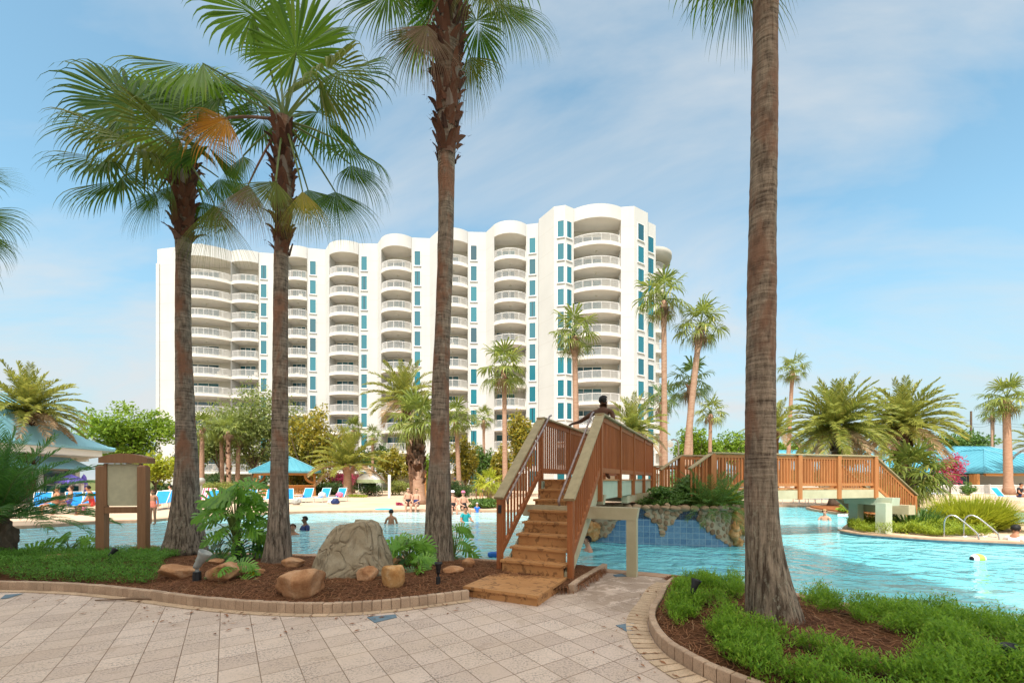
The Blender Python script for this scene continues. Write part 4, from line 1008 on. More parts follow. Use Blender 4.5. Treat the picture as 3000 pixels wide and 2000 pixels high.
# ---- litter on the paving
rg = random.Random(90); m = MB()
for i in range(170):
    q = curbL[rg.randrange(8, len(curbL)-1)] if i % 3 else curbR[rg.randrange(4, len(curbR)-6)]; k = abs(rg.gauss(0, .35))+.09
    p = q+(V((rg.uniform(-.3, .3), -k, .013)) if i % 3 else V((-k, rg.uniform(-.1, .2), .013))); a = rg.uniform(0, 6.28); l = rg.uniform(.01, .05); w = l*rg.uniform(.12, .5)
    x, y = V((cos(a), sin(a), 0)), V((-sin(a), cos(a), 0)); m.add([p-x*l, p-y*w+UP*.006, p+x*l+UP*.004, p+y*w+UP*.006], [(0, 1, 2, 3)])
tag(m.build('leaf_litter', M['straw']), 'dry brown leaf scraps scattered on the paving along the edging', 'leaf litter', kind='stuff')
p = G(438, 1758); m = MB(); m.tube([p+V((-.7, -.06, .02)), p+V((-.2, .0, .03)), p+V((.3, -.03, .02)), p+V((.75, -.10, .02))], [.008, .014, .012, .004], 6)
tag(m.build('dry_palm_stalk', M['fan_dead']), 'dry palm stalk lying on the paving beside the left edging', 'palm stalk')
# ------------------------------------------------------------------ near footbridge
TH = radians(26); AX = V((sin(TH), cos(TH), 0)); RT = V((cos(TH), -sin(TH), 0)); O0 = V((.904, 6.70, 0)); BW = 1.2
def Q(t, r, z): return O0+AX*t+RT*r+UP*z        # t along the bridge, r across (0 = right rail, -BW = left rail)
fb = thing('footbridge', 'reddish-brown wooden footbridge with stairs rising from the paving, a man standing on it', 'footbridge', Q(0, -BW/2, 0))
DK = 1.70; HP = .152; NS = 8; RI = (DK-HP)/NS; T0 = -.12; T1 = 1.93; RUN = (T1-T0)/NS
def bx3(mb, t0, t1, r0, r1, z0, z1, m=0):
    P = [Q(t, r, z) for z in (z0, z1) for t, r in ((t0, r0), (t0, r1), (t1, r1), (t1, r0))]
    mb.add(P, [(0, 1, 2, 3), (7, 6, 5, 4), (0, 4, 5, 1), (1, 5, 6, 2), (2, 6, 7, 3), (3, 7, 4, 0)], m)
m = MB(); bx3(m, -1.22, -.06, -1.14, .03-.06, 0, HP-.04)
for i in range(5): bx3(m, -1.26+i*.242, -1.26+(i+1)*.242-.004, -1.18, .0, HP-.04, HP-.0)
m.build('platform_step', M['tread'], fb)
for i in range(1, NS+1):
    tf = T0+RUN*(i-1); z = HP+RI*i; m = MB(); wl, wr = (-1.10, -.07) if i > 1 else (-1.16, -.02)
    bx3(m, tf-.035, tf+RUN+.015, wl, wr, z-.038, z); bx3(m, tf, tf+.022, wl+.03, wr-.03, z-RI, z-.038)
    m.build('tread', M['tread'], fb)
def slope_board(mb, r, w, pts, h):
    """board following (t, z) points, h deep"""
    vs = []
    for t, z in pts:
        for rr_, zz in ((r, z), (r+w, z), (r+w, z-h), (r, z-h)): vs.append(Q(t, rr_, zz))
    n = len(pts); mb.add(vs, [(0, 1, 2, 3), (4*n-1, 4*n-2, 4*n-3, 4*n-4)]+[(4*i+k, 4*i+4+k, 4*i+4+(k+1) % 4, 4*i+(k+1) % 4) for i in range(n-1) for k in range(4)])
for r in (-.055, -1.145):
    m = MB(); slope_board(m, r, .04, [(-.05, HP+.06), (T1+.05, DK-.05)], .30); m.build('stringer', M['cream'], fb)
PT = [0, 1.87, 3.75, 5.55, 7.45, 9.30]; TOPZ = 3.02
for side, r in ((1, 0), (-1, -BW)):
    for i, t in enumerate(PT):
        m = MB(); zb, zt = (.0, 1.38) if i == 0 else (1.26, TOPZ-.05)
        bx3(m, t-.045, t+.045, r-.01 if side > 0 else r-.08, r+.08 if side > 0 else r+.01, zb, zt); m.build('post', M['wood'], fb)
    # sloped stair rail
    n0, n1 = (.0, 1.44), (1.87, 3.0)
    m = MB(); rc = r+.03*side
    a, b = Q(-.07, rc, n0[1]-.065), Q(1.90, rc, n1[1]-.01); m.beam(a, b, .19, .05, 0, UP, .012); m.build('cap_rail', M['cap'], fb)
    m = MB(); a, b = Q(1.84, rc, TOPZ-.03), Q(9.40, rc, TOPZ-.03); m.beam(a, b, .19, .045, 0, UP, .01); m.build('cap_rail', M['cap'], fb)
    m = MB(); m.beam(Q(.0, rc, 1.30), Q(1.87, rc, 2.88), .04, .12); m.build('top_stringer', M['wood'], fb)
    m = MB(); m.beam(Q(.04, rc-.0, .46), Q(1.87, rc, 1.90), .05, .10); m.build('bottom_rail', M['wood'], fb)
    m = MB(); n = 13
    for k in range(n):
        t = .10+1.72*(k+.5)/n; m.box(Q(t, rc, (lerp(.44, 1.88, t/1.87)+lerp(1.30, 2.86, t/1.87))/2), (.030, .03, 1.0), -TH)
    m.build('baluster_panel', M['wood'], fb)
    for i in range(1, len(PT)-1):
        m = MB(); t0, t1 = PT[i]+.05, PT[i+1]-.05; n = 14
        for k in range(n): m.box(Q(t0+(t1-t0)*(k+.5)/n, rc, (1.84+2.94)/2), (.030, .03, 1.14), -TH)
        m.beam(Q(t0, rc, 2.92), Q(t1, rc, 2.92), .045, .11); m.beam(Q(t0, rc, 1.88), Q(t1, rc, 1.88), .045, .10)
        m.build('baluster_panel', M['wood'], fb)
    m = MB(); rr_ = r-.0-.14*side; pts = [Q(-.05, rr_, 1.28), Q(-.08, rr_, 1.36), Q(1.93, rr_, 3.03), Q(2.02, rr_, 3.06)]
    m.tube(pts, .02, 10, 0); 
    for t in (.1, .95, 1.8): m.tube([Q(t, rr_, lerp(1.40, 3.0, t/1.9)), Q(t, rr_+.06*side, lerp(1.33, 2.92, t/1.9))], .009, 6)
    m.build('pipe_handrail', M['pipe'], fb, True)
    m = MB(); bx3(m, 1.80, 9.5, r-.045, r-.005, 1.28, 1.66) if side > 0 else bx3(m, 1.80, 9.5, r+.005, r+.045, 1.28, 1.66); m.build('beam', M['mint'], fb)
m = MB()
for k in range(52): t = T1+.0+k*.146; bx3(m, t, t+.141, -1.15, .035, 1.665, 1.70)
m.build('deck', M['tread'], fb)
m = MB(); bx3(m, -.085, -.05, -BW-.03, -BW+.02, 1.12, 1.26); m.build('step_light', M['black'], fb)
# pier: a post standing on the paving with a cantilevered cap
m = MB()
pp = G(1852, 1686); R26 = -TH
m.box((pp.x, pp.y, .5), (.17, .17, 1.0), R26); m.build('pier_post', M['cream'], fb)
m = MB(); a, b = W(1882, 1506, pp.y-.02), None
m = MB(); e0 = V((pp.x, pp.y, 1.09))+RT*.12; e1 = e0-RT*2.3
def tapbeam(mb, e0, e1, z0, z1, th, cut):
    d = (e1-e0).normalized(); s = V((-d.y, d.x, 0))*th/2
    A = [e0+UP*0, e0+d*cut]; P = []
    for sg in (-1, 1): P += [V((e0.x, e0.y, z1))+s*sg, V((e1.x, e1.y, z1))+s*sg, V((e1.x, e1.y, z0))-d*cut+s*sg, V((e0.x, e0.y, z0))+d*cut*.3+s*sg]
    mb.add(P, [(0, 1, 2, 3), (7, 6, 5, 4), (0, 4, 5, 1), (1, 5, 6, 2), (2, 6, 7, 3), (3, 7, 4, 0)])
tapbeam(m, e0, e1, .985, 1.20, .19, .12); m.build('pier_cap', M['cream'], fb)
m = MB(); f0 = Q(2.05, .10, 0); tapbeam(m, f0, f0-RT*1.35, 1.19, 1.385, .17, .1); m.build('bolster', M['cream'], fb)
m = MB(); tapbeam(m, Q(6.6, .55, 0), Q(6.6, -1.7, 0), 1.02, 1.28, .2, .1); tapbeam(m, Q(5.0, -.1, 0)+AX*.0, Q(9.6, -.1, 0), 1.06, 1.26, .16, .05); m.build('far_bearer', M['cream'], fb)

# ------------------------------------------------------------------ rocky, tiled island between the two bridges
IS = [(V((XY[0]-1500, 0, 0)).x/F*XY[1], XY[1]) for XY in ((1682, 15.0), (1684, 13.6), (1700, 12.3), (1780, 11.85), (1880, 11.55), (1980, 11.35), (2070, 11.15), (2130, 11.15), (2165, 11.5), (2184, 12.3), (2178, 13.6), (2120, 15.2))]
ist = thing('tiled_island', 'raised planted island with a blue tiled wall and fieldstone patches in the pool', 'island', (IS[5][0], 13, WZ))
iz = .91; ip = smooth([V((x, y, 0)) for x, y in IS], 2)
m = MB(); me = None
vs = []; L = 0; Ls = []
for i, p in enumerate(ip):
    if i: L += (p-ip[i-1]).length
    Ls.append(L); vs += [V((p.x, p.y, -.5)), V((p.x, p.y, iz))]
m.add(vs, [(2*i, 2*i+2, 2*i+3, 2*i+1) for i in range(len(ip)-1)])
wo = m.build('tile_wall', M['walltile'], ist)
uvl = wo.data.uv_layers.new(name='UVMap')
for pl in wo.data.polygons:
    for li in pl.loop_indices:
        vi = wo.data.loops[li].vertex_index; uvl.data[li].uv = (Ls[vi//2], wo.data.vertices[vi].co.z+.06)
def wallpt(u, z):
    """point on the wall seen at photo column u"""
    k = (u-1500)/F
    for a, b in zip(ip, ip[1:]):
        fa, fb_ = a.x-k*a.y, b.x-k*b.y
        if fa*fb_ <= 0 and a.x < b.x+.001:
            f = fa/(fa-fb_+1e-9); p = a.lerp(b, f); d = (b-a).normalized(); return V((p.x, p.y, z)), V((d.y, -d.x, 0))
    return V((ip[-1].x, ip[-1].y, z)), V((1, -.3, 0))
rg = random.Random(71)
patches = [[(1884, 1482), (2000, 1482), (1996, 1500), (1978, 1522), (1972, 1536), (1952, 1540), (1946, 1572), (1934, 1570), (1930, 1540), (1916, 1524), (1898, 1512)],
           [(2062, 1484), (2182, 1478), (2186, 1596), (2136, 1596), (2112, 1582), (2092, 1562), (2074, 1552), (2046, 1530), (2044, 1510)],
           [(1684, 1470), (1850, 1482), (1836, 1504), (1806, 1528), (1790, 1560), (1762, 1574), (1690, 1590), (1684, 1580)]]
def stonecell(mb, p, n, r, rg):
    sd = V((-n.y, n.x, 0)); k = rg.randint(6, 8); a0 = rg.uniform(0, 6.28); ring = []; ring2 = []
    asp = rg.uniform(.75, 1.25)
    for i in range(k):
        a = a0+2*pi*i/k; q = r*rg.uniform(.82, 1.08); o = sd*cos(a)*q*asp+UP*sin(a)*q/asp
        ring.append(p+o); ring2.append(p+o*.72+n*r*.34)
    mb.add(ring+ring2+[p+n*r*.42], [(i, (i+1) % k, (i+1) % k+k, i+k) for i in range(k)]+[(i+k, (i+1) % k+k, 2*k) for i in range(k)])
for pi_, poly in enumerate(patches):
    m = MB(); mo = MB()
    pts = []; us = [q[0] for q in poly]; vv = [q[1] for q in poly]; tries = 0
    while tries < 2500:
        tries += 1; u, v = rg.uniform(min(us), max(us)), rg.uniform(min(vv), max(vv)); r = rg.uniform(6.5, 10.5)
        if pip(poly, u, v) and all((u-a)**2+(v-b)**2 > ((r+c)*.86)**2 for a, b, c in pts): pts.append((u, v, r))
    for u, v, r in pts:
        p, n = wallpt(u, 0); p.z = H+(V0-v)/F*p.y; stonecell(m, p+n*.02, n, r*p.y/F, rg)
    bm = bmesh.new(); q = []
    den = []
    for i in range(len(poly)):
        a, b = poly[i-1], poly[i]
        for k in range(6): den.append((lerp(a[0], b[0], k/6), lerp(a[1], b[1], k/6)))
    fr = []
    for u, v in den:
        p, n = wallpt(u, 0); p.z = min(iz+.0, H+(V0-v)/F*p.y); fr.append((p+n*.004, p+n*.022))
    nn = len(fr)
    cols = 14
    # mortar sheet as vertical slices so that it follows the curved wall
    u0, u1 = min(us), max(us)
    for k in range(40):
        ua, ub = lerp(u0, u1, k/40), lerp(u0, u1, (k+1)/40); um = (ua+ub)/2; ys = []
        for i in range(len(poly)):
            (x1, y1), (x2, y2) = poly[i-1], poly[i]
            if (x1 > um) != (x2 > um): ys.append(y1+(um-x1)*(y2-y1)/(x2-x1))
        ys.sort()
        for ya, yb in zip(ys[::2], ys[1::2]):
            A = []
            for uu, y in ((ua, ya), (ub, ya), (ub, yb), (ua, yb)):
                p, n = wallpt(uu, 0); p.z = min(iz-.002, H+(V0-y)/F*p.y); A.append(p+n*.018)
            mo.add(A, [(0, 1, 2, 3)])
    pa = mo.build('stone_patch', M['mortar'], ist); so_ = m.build('fieldstones', M['fieldstone'], pa); so_['kind'] = 'stuff'
m = MB(); m.prism([(p.x, p.y) for p in ip], iz-.3, iz-.04); m.build('soil_top', M['soil'], ist)
m = MB(); tp = resample(ip, 46)
for i, p in enumerate(tp[:-1]): m.blob((p.x, p.y+.02, iz+rg.uniform(.0, .03)), (rg.uniform(.12, .19), rg.uniform(.12, .17), rg.uniform(.06, .10)), 2, .25, 1.5, i, 0, Matrix.Rotation(rg.uniform(0, 3), 3, 'Z'))
m.build('capstones', M['fieldstone'], ist, True)
m = MB()
for i in range(16):
    p, n = wallpt(rg.uniform(2140, 2182), rg.uniform(-.05, .8)); m.blob(p+n*.06, (rg.uniform(.1, .19),)*3, 3, .35, 1.4, i+40, 0, None, 4)
m.build('waterfall_rocks', M['goldstone'], ist, True)
m = MB()
for i in range(9):
    p, n = wallpt(rg.uniform(1700, 1745), rg.uniform(-.05, .5)); m.blob(p+n*.05, (rg.uniform(.12, .2),)*3, 3, .35, 1.4, i+60, 0, None, 4)
m.build('dark_rocks', M['goldstone'], ist, True)
# low rail and landing on the island
def railing(t, p0, p1, zf0, zf1, hgt, nposts, mt, cap, balw=.036, step=.115, post=.10, drop=.0, low=.13, ends=(1, 1), capw=.16, panelname='baluster_panel'):
    """posts, baluster panels and cap between two points; zf = floor height at either end"""
    p0, p1 = V((p0[0], p0[1], 0)), V((p1[0], p1[1], 0)); d = (p1-p0); L = d.length; rz = atan2(d.y, d.x)
    fl = lambda f: lerp(zf0, zf1, f)
    for i in range(nposts+1):
        if (i == 0 and not ends[0]) or (i == nposts and not ends[1]): continue
        f = i/nposts; p = p0.lerp(p1, f); m = MB(); a, b = fl(f)-drop, fl(f)+hgt-.04; m.box((p.x, p.y, (a+b)/2), (post, post, b-a), rz); m.build('post', M[mt], t)
    for i in range(nposts):
        f0, f1 = i/nposts, (i+1)/nposts; n = max(3, int((f1-f0)*L/step)); m = MB(); e = post/2/L
        for k in range(n):
            f = lerp(f0+e, f1-e, (k+.5)/n); p = p0.lerp(p1, f); z0, z1 = fl(f)+low, fl(f)+hgt-.06; m.box((p.x, p.y, (z0+z1)/2), (balw, balw, z1-z0), rz)
        A = lambda f, z: p0.lerp(p1, f)+UP*(fl(f)+z)
        m.beam(A(f0+e, hgt-.10), A(f1-e, hgt-.10), .045, .09); m.beam(A(f0+e, low), A(f1-e, low), .045, .09)
        m.build(panelname, M[mt], t)
    m = MB(); m.beam(p0+UP*(zf0+hgt-.02)-d.normalized()*.06, p1+UP*(zf1+hgt-.02)+d.normalized()*.06, capw, .045, 0, UP, .01); m.build('cap_rail', M[cap], t)
lp = thing('landing_fence', 'low wooden railing on the island joining the two footbridges', 'railing', (5.4, 14.2, .9))
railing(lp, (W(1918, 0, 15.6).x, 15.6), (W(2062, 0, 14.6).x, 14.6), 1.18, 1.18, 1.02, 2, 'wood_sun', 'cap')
m = MB(); m.prism([(4.6, 14.6), (7.0, 13.4), (7.6, 15.2), (5.2, 16.2)], .95, 1.16); m.build('landing_deck', M['cream'], lp)

# ------------------------------------------------------------------ far footbridge
f2 = thing('footbridge', 'sunlit orange-brown wooden footbridge on pale piers at the right', 'footbridge', (8.8, 13, WZ))
A0 = V((W(2085, 0, 12.0).x, 12.0, 0)); A1 = V((W(2562, 0, 13.72).x, 13.72, 0)); dv_ = (A1-A0).normalized(); nb = V((-dv_.y, dv_.x, 0))
zd = 1.41
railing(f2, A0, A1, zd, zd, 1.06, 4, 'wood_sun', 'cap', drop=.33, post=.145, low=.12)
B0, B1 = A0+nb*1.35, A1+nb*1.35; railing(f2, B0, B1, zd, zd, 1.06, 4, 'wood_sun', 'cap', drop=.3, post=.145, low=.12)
m = MB()
for k in range(44):
    p = A0.lerp(A1, (k+.5)/44)+nb*.675; m.box((p.x, p.y, zd-.02), ((A1-A0).length/44-.006, 1.42, .04), atan2(dv_.y, dv_.x))
m.build('deck', M['tread'], f2)
for o in (.0, 1.35):
    m = MB(); m.beam(A0+nb*o+UP*(zd-.18), A1+nb*o+UP*(zd-.18)+dv_*.1, .06, .27); m.build('beam', M['cream'], f2)
# right-hand stairs down to the island
sR = dv_*1.85
for o in (0, 1.35):
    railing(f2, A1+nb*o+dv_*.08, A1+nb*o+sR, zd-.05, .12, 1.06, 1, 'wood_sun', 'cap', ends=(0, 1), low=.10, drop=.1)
    m = MB(); m.beam(A1+nb*o+dv_*.05+UP*(zd-.20), A1+nb*o+sR+UP*.02, .05, .28); m.build('stringer', M['cream'], f2)
for k in range(7):
    f = (k+.6)/7.5; p = A1+nb*.675+sR*f; m = MB(); m.box((p.x, p.y, lerp(zd, .1, f)), (.29, 1.25, .04), atan2(dv_.y, dv_.x)); m.build('tread', M['tread'], f2)
# left-hand slope up from the landing
for o in (0, 1.35):
    e = A0+nb*o; s = e-dv_*.75+nb*.0
    m = MB(); m.beam(e+UP*(zd+1.04), s+UP*(zd+.58), .16, .045, 0, UP, .01); m.build('cap_rail', M['cap'], f2)
    m = MB()
    for k in range(6): q = e.lerp(s, (k+.5)/6); z1 = lerp(zd+1.0, zd+.55, (k+.5)/6); m.box((q.x, q.y, z1-.45), (.036, .036, .9), .3)
    m.build('baluster_panel', M['wood_sun'], f2)
# piers
pf = A1+dv_*.02
for o in (-.05, 1.3):
    p = W(2589, 1560, 13.3) if o < 0 else W(2508, 1520, 14.6); m = MB(); m.box((p.x, p.y, .45), (.29, .29, 1.0), .28); m.build('pier_post', M['mint'], f2)
m = MB(); a, b = W(2626, 0, 13.25), W(2478, 0, 14.75); tapbeam(m, V((a.x, a.y, 0)), V((b.x, b.y, 0)), .86, 1.11, .34, .08); m.build('pier_cap', M['mint'], f2)
m = MB(); a = W(2615, 0, 13.6); m.box((a.x+.15, a.y+.5, .72), (.3, 1.6, .3), .28); m.build('stair_bearer', M['cream'], f2)

# ------------------------------------------------------------------ planted peninsula under the far footbridge
pen = smooth([G(2640, 1500, 0), G(2490, 1527, 0), G(2463, 1546, 0), G(2475, 1554), G(2520, 1561), G(2600, 1567), G(2675, 1573), G(2760, 1578), G(2900, 1584), G(3100, 1592), V((30, 10.5, 0)), V((30, 15, 0)), G(2990, 1535), G(2900, 1520), G(2800, 1510)], 2)
m = MB(); m.prism([(p.x, p.y) for p in pen], -.5, -.006); struct('island_ground', m, M['fardeck'])
band = [p for p in pen if p.y < 15.3 and p.x < 20][3:]
strip('island_coping', flip(band), -.16, .05, -.03, .012, M['coping'])
strip('island_tile_band', flip(band), -.10, .012, -.4, -.03, M['bandtile'])
isl2 = smooth([G(2372, 1486), G(2392, 1492), G(2450, 1500), G(2530, 1508), G(2600, 1512), G(2640, 1500), G(2560, 1484), G(2450, 1480)], 2)
m = MB(); m.prism([(p.x, p.y) for p in isl2], -.5, .10); struct('palm_islet_mulch', m, M['redmulch'])
strip('palm_islet_coping', flip(isl2[:22]), -.2, .1, -.4, .03, M['coping'])
def text(body, name, label, cat, loc, size, rz, m, tilt=pi/2):
    cu = bpy.data.curves.new(name, 'FONT'); cu.body = body; cu.size = size; cu.align_x = 'CENTER'; cu.align_y = 'CENTER'; cu.extrude = .001
    o = bpy.data.objects.new(name, cu); C.objects.link(o); o.rotation_euler = (tilt, 0, rz); o.location = loc
    dg = bpy.context.evaluated_depsgraph_get(); me = bpy.data.meshes.new_from_object(o.evaluated_get(dg)); me.materials.clear(); me.materials.append(m)
    r = bpy.data.objects.new(name, me); C.objects.link(r); r.rotation_euler = o.rotation_euler; r.location = loc
    bpy.data.objects.remove(o); return r
# nearest tile marker
def marker(body, label, u, v, w, hgt, rz):
    p = G(u, v, -.06); t = thing('depth_marker', label, 'depth marker', p, rz)
    m = MB(); m.box((0, 0, 0), (w, .014, hgt)); m.build('plate', M['c_white'], t, False, True)
    o = text(body, 'lettering', None, None, (0, -.0085, 0), hgt*.95, 0, M['c_black']); o.parent = t
def front(u):
    k = (u-1500)/F; best = None
    for a, b in zip(band, band[1:]):
        fa, fb_ = a.x-k*a.y, b.x-k*b.y
        if fa*fb_ <= 0:
            p = a.lerp(b, fa/(fa-fb_+1e-9))
            if best is None or p.y < best[0].y: best = (p, atan2((b-a).y, (b-a).x))
    return best
fr = front(2675)
if fr:
    p, a = fr; t = thing('depth_marker', 'white depth marker reading 4½ FT on the tiled pool edge below the far bridge pier', 'depth marker', (p.x, p.y-.03, -.055), a)
    m = MB(); m.box((0, 0, 0), (.30, .014, .10)); m.build('plate', M['c_white'], t, False, True)
    o = text('4½ FT', 'lettering', None, None, (0, -.0085, 0), .105, 0, M['c_black']); o.parent = t
p = G(2463, 1506, 0); t = thing('depth_marker', 'small white depth marker reading 5 FT on the edge of the palm islet', 'depth marker', (p.x, p.y-.12, -.03), -.25)
m = MB(); m.box((0, 0, 0), (.42, .014, .12)); m.build('plate', M['c_white'], t, False, True)
o = text('5 FT', 'lettering', None, None, (0, -.0085, 0), .12, 0, M['c_black']); o.parent = t
# ladder rails
for u, lab in ((2868, 'left one of the two steel pool grab rails'), (2928, 'right one of the two steel pool grab rails')):
    p = G(u, 1590, -.1); q = p+V((-.42, .55, 0)); m = MB(); d = (p-q); d.z = 0; d.normalize()
    t = thing('grab_rail', lab+' by the yellow-green grasses', 'grab rail', (q.x, q.y, 0), 0, 'steel grab rails at the pool edge')
    pts = [q+UP*.0, q+UP*.50, q+UP*.66+d*.03, q+UP*.75+d*.12, q+UP*.74+d*.22, q+UP*.64+d*.34, q.lerp(p, .85)+UP*.36, p+UP*.22, p+UP*-.3]
    m.tube(smooth(pts, 1), .021, 10); m.build('tube', M['steel'], t, True)
    m = MB(); m.tube([q+UP*.14, q.lerp(p, .93)+UP*.16], .012, 8); m.build('cross_bar', M['steel'], t, True)
# ball and floats
p = G(2865, 1640, WZ); m = MB(); R = Matrix.Rotation(-.15, 3, 'Y')
t = thing('football', 'white and lime football with dark ends floating on the pool', 'football', p)
prof = [(.105*cos(a)**1.15 if cos(a) > 0 else 0, .165*sin(a)) for a in [(-pi/2+pi*i/16) for i in range(17)]]
Rl = Matrix.Rotation(pi/2, 3, 'Y')@Matrix.Identity(3)
m.lathe(prof[3:14], p+UP*.035, 18, 0, Rl); m.build('shell', M['c_white'], t, True)
m = MB(); m.lathe(prof[:4], p+UP*.035, 18, 0, Rl); m.lathe(prof[13:], p+UP*.035, 18, 0, Rl); m.build('end_panels', M['c_black'], t, True)
m = MB(); m.lathe([(r*1.02, z) for r, z in prof[6:11]], p+UP*.037, 18, 0, Rl); m.build('lime_panel', M['c_lime'], t, True)
def flt(label, u, v, w, mt, z=WZ):
    p = G(u, v, z); m = MB(); m.blob(p+UP*.05, (w, w*.6, .07), 3, .05, 1, 2, 0, None, 0, .8); return tag(m.build('pool_float', M[mt], None, True), label, 'pool float')
flt('turquoise pool float lying at the edge of the far shore', 1124, 1494, .5, 'c_cyan', -.05)
flt('blue pool float behind the left newel post of the stairs', 1447, 1630, .15, 'c_blue')
# ------------------------------------------------------------------ the condominium tower block
K = 1.0625
def PU(u, d): d *= K; return V(((u-1500)/F*d, d, 0))
ZR, ZC, ZT, FH, NF_ = 38.78, 36.98, 33.36, 3.081, 11
bl_ = thing('apartment_building', 'large white curved apartment tower with rows of rounded balconies and teal windows', 'apartment building', (-20, 64, 0))
seq = [('p', (461, 63.8)), ('p', (514, 63.2)), ('bay', (516, 63.2), (580, 62.35), (676, 64.2)), ('bay', (678, 64.3), (712, 63.95), (757, 64.6)),
       ('p', (757, 64.7)), ('w', 773, .5), ('p', (803, 65.0)), ('bay', (833, 63.3), (866, 62.75), (899, 63.3)), ('p', (899, 63.4)), ('w', 917, .5), ('p', (953.6, 63.9)),
       ('bay', (965, 62.2), (1006, 61.35), (1050, 62.1)), ('p', (1050, 62.2)), ('w', 1067, .5), ('p', (1106, 62.3)), ('bay', (1117, 60.8), (1160, 59.7), (1205, 60.6)), ('p', (1205, 60.7)), ('w', 1223, .5), ('p', (1259, 60.9)),
       ('bay', (1281, 59.2), (1325, 58.3), (1370, 59.2)), ('p', (1370, 59.3)), ('w', 1388, .5), ('p', (1424, 59.4)), ('bay', (1448, 57.6), (1494, 56.65), (1541, 57.5)), ('p', (1541, 57.6)), ('w', 1560, .5), ('p', (1577, 57.3)),
       ('p', (1579, 56.4)), ('p', (1623, 53.8)), ('w', 1643, .5), ('p', (1656, 53.5)), ('w', 1667, .5), ('p', (1681, 54.2)), ('bay', (1681, 54.3), (1752, 53.2), (1819, 53.9)), ('p', (1819, 53.9)), ('p', (1858, 53.7)), ('w', 1877, .55), ('p', (1898, 55.1)),
       ('p', (1899.5, 57.0)), ('w', 1906, .6), ('p', (1921, 57.8))]
def arc3(a, b, c, n=14):
    a, b, c = V(a), V(b), V(c); ax, ay, bx_, by, cx_, cy = a.x, a.y, b.x, b.y, c.x, c.y
    D = 2*(ax*(by-cy)+bx_*(cy-ay)+cx_*(ay-by)); ux = ((ax*ax+ay*ay)*(by-cy)+(bx_*bx_+by*by)*(cy-ay)+(cx_*cx_+cy*cy)*(ay-by))/D
    uy = ((ax*ax+ay*ay)*(cx_-bx_)+(bx_*bx_+by*by)*(ax-cx_)+(cx_*cx_+cy*cy)*(bx_-ax))/D; o = V((ux, uy, 0)); r = (a-o).length
    t0, t1 = atan2(ay-uy, ax-ux), atan2(cy-uy, cx_-ux)
    if t1 < t0: t1 += 2*pi
    return [V((ux+r*cos(lerp(t0, t1, i/n)), uy+r*sin(lerp(t0, t1, i/n)), 0)) for i in range(n+1)]
wall = MB(); outline = []
def wq(a, b, z0, z1, mb=wall, m=0): mb.add([(a.x, a.y, z0), (b.x, b.y, z0), (b.x, b.y, z1), (a.x, a.y, z1)], [(0, 1, 2, 3)], m)
winmesh = {}
def winobj(kind, w, h):
    key = (kind, round(w, 2))
    if key in winmesh: return winmesh[key]
    m = MB(); fr = .055
    for x0, x1, z0, z1 in ((-w/2, w/2, 0, fr), (-w/2, w/2, h-fr, h), (-w/2, -w/2+fr, fr, h-fr), (w/2-fr, w/2, fr, h-fr)): m.box(((x0+x1)/2, -.02, (z0+z1)/2), (x1-x0, .09, z1-z0), 0, 0)
    m.box((0, -.06, -.05), (w+.16, .14, .09), 0, 0)
    m.box((0, .0, h/2), (w-2*fr, .05, h-2*fr), 0, 1)
    if kind == 2: m.box((.0, -.028, h/2), (.16, .01, h-2*fr), 0, 2)
    me = bpy.data.meshes.new('window'); me.from_pydata(m.v, [], m.f)
    for k in ('white', 'darkglass' if kind == 1 else 'curtain', 'darkglass'): me.materials.append(M[k])
    me.polygons.foreach_set('material_index', m.m); winmesh[key] = me; return me
def place(me, name, p, rz, par=bl_, label=None):
    o = bpy.data.objects.new(name, me); C.objects.link(o); o.location = p; o.rotation_euler = (0, 0, rz); o.parent = par
    if par.type == 'EMPTY': o.matrix_parent_inverse = PINV(par)
    if label: o['label'] = label
    return o
rg = random.Random(77); lowwin = MB(); prev = None; bays = []
for it in seq:
    if it[0] == 'p':
        q = PU(*it[1])
        if prev is not None and (q-prev).length > .02: wq(prev, q, 0, ZR)
        outline.append(q); prev = q
    elif it[0] == 'bay':
        L, Md, Rr = PU(*it[1]), PU(*it[2]), PU(*it[3])
        if prev is not None and (L-prev).length > .02: wq(prev, L, 0, ZR)
        bays.append((L, Md, Rr)); outline += arc3(L, Md, Rr); prev = Rr
    elif it[0] == 'w': pass
def facet_at(u):
    k = (u-1500)/F; ps = [('p', PU(*i[1])) if i[0] == 'p' else ('b', PU(*i[3])) for i in seq if i[0] != 'w']
    for (ka, a), (kb, b) in zip(ps, ps[1:]):
        fa, fb_ = a.x-k*a.y, b.x-k*b.y
        if kb == 'p' and fa*fb_ <= 0 and (b-a).length > .3: return a.lerp(b, fa/(fa-fb_)), (b-a).normalized()
NW = 0
for it in seq:
    if it[0] != 'w': continue
    p, d = facet_at(it[1]); rz = atan2(d.y, d.x); n = V((d.y, -d.x, 0)); w = min(1.15, 1.0) if it[1] < 1600 else (.95 if it[1] < 1660 else (.92 if it[1] < 1700 else 1.3))
    for k in range(NF_+1):
        z = ZT+1.10-FH*k
        if z < .3: continue
        me = winobj(rg.choice((0, 0, 0, 0, 0, 1, 2)), w, 2.3); NW += 1
        if k < 10: place(me, 'window', (p.x+n.x*.02, p.y+n.y*.02, z), rz)
        else:
            m = MB(); R = Matrix.Rotation(rz, 3, 'Z'); m.box((p.x, p.y, z+1.15), (w, .08, 2.3), rz, 0); lowwin.v, lowwin.f, lowwin.m = lowwin.v, lowwin.f, lowwin.m; lowwin.add(m.v, m.f, 0)
o = lowwin.build('window', M['tealglass'], bl_); o['kind'] = 'stuff'; o['label'] = 'low teal windows behind the garden trees'
doors = {}
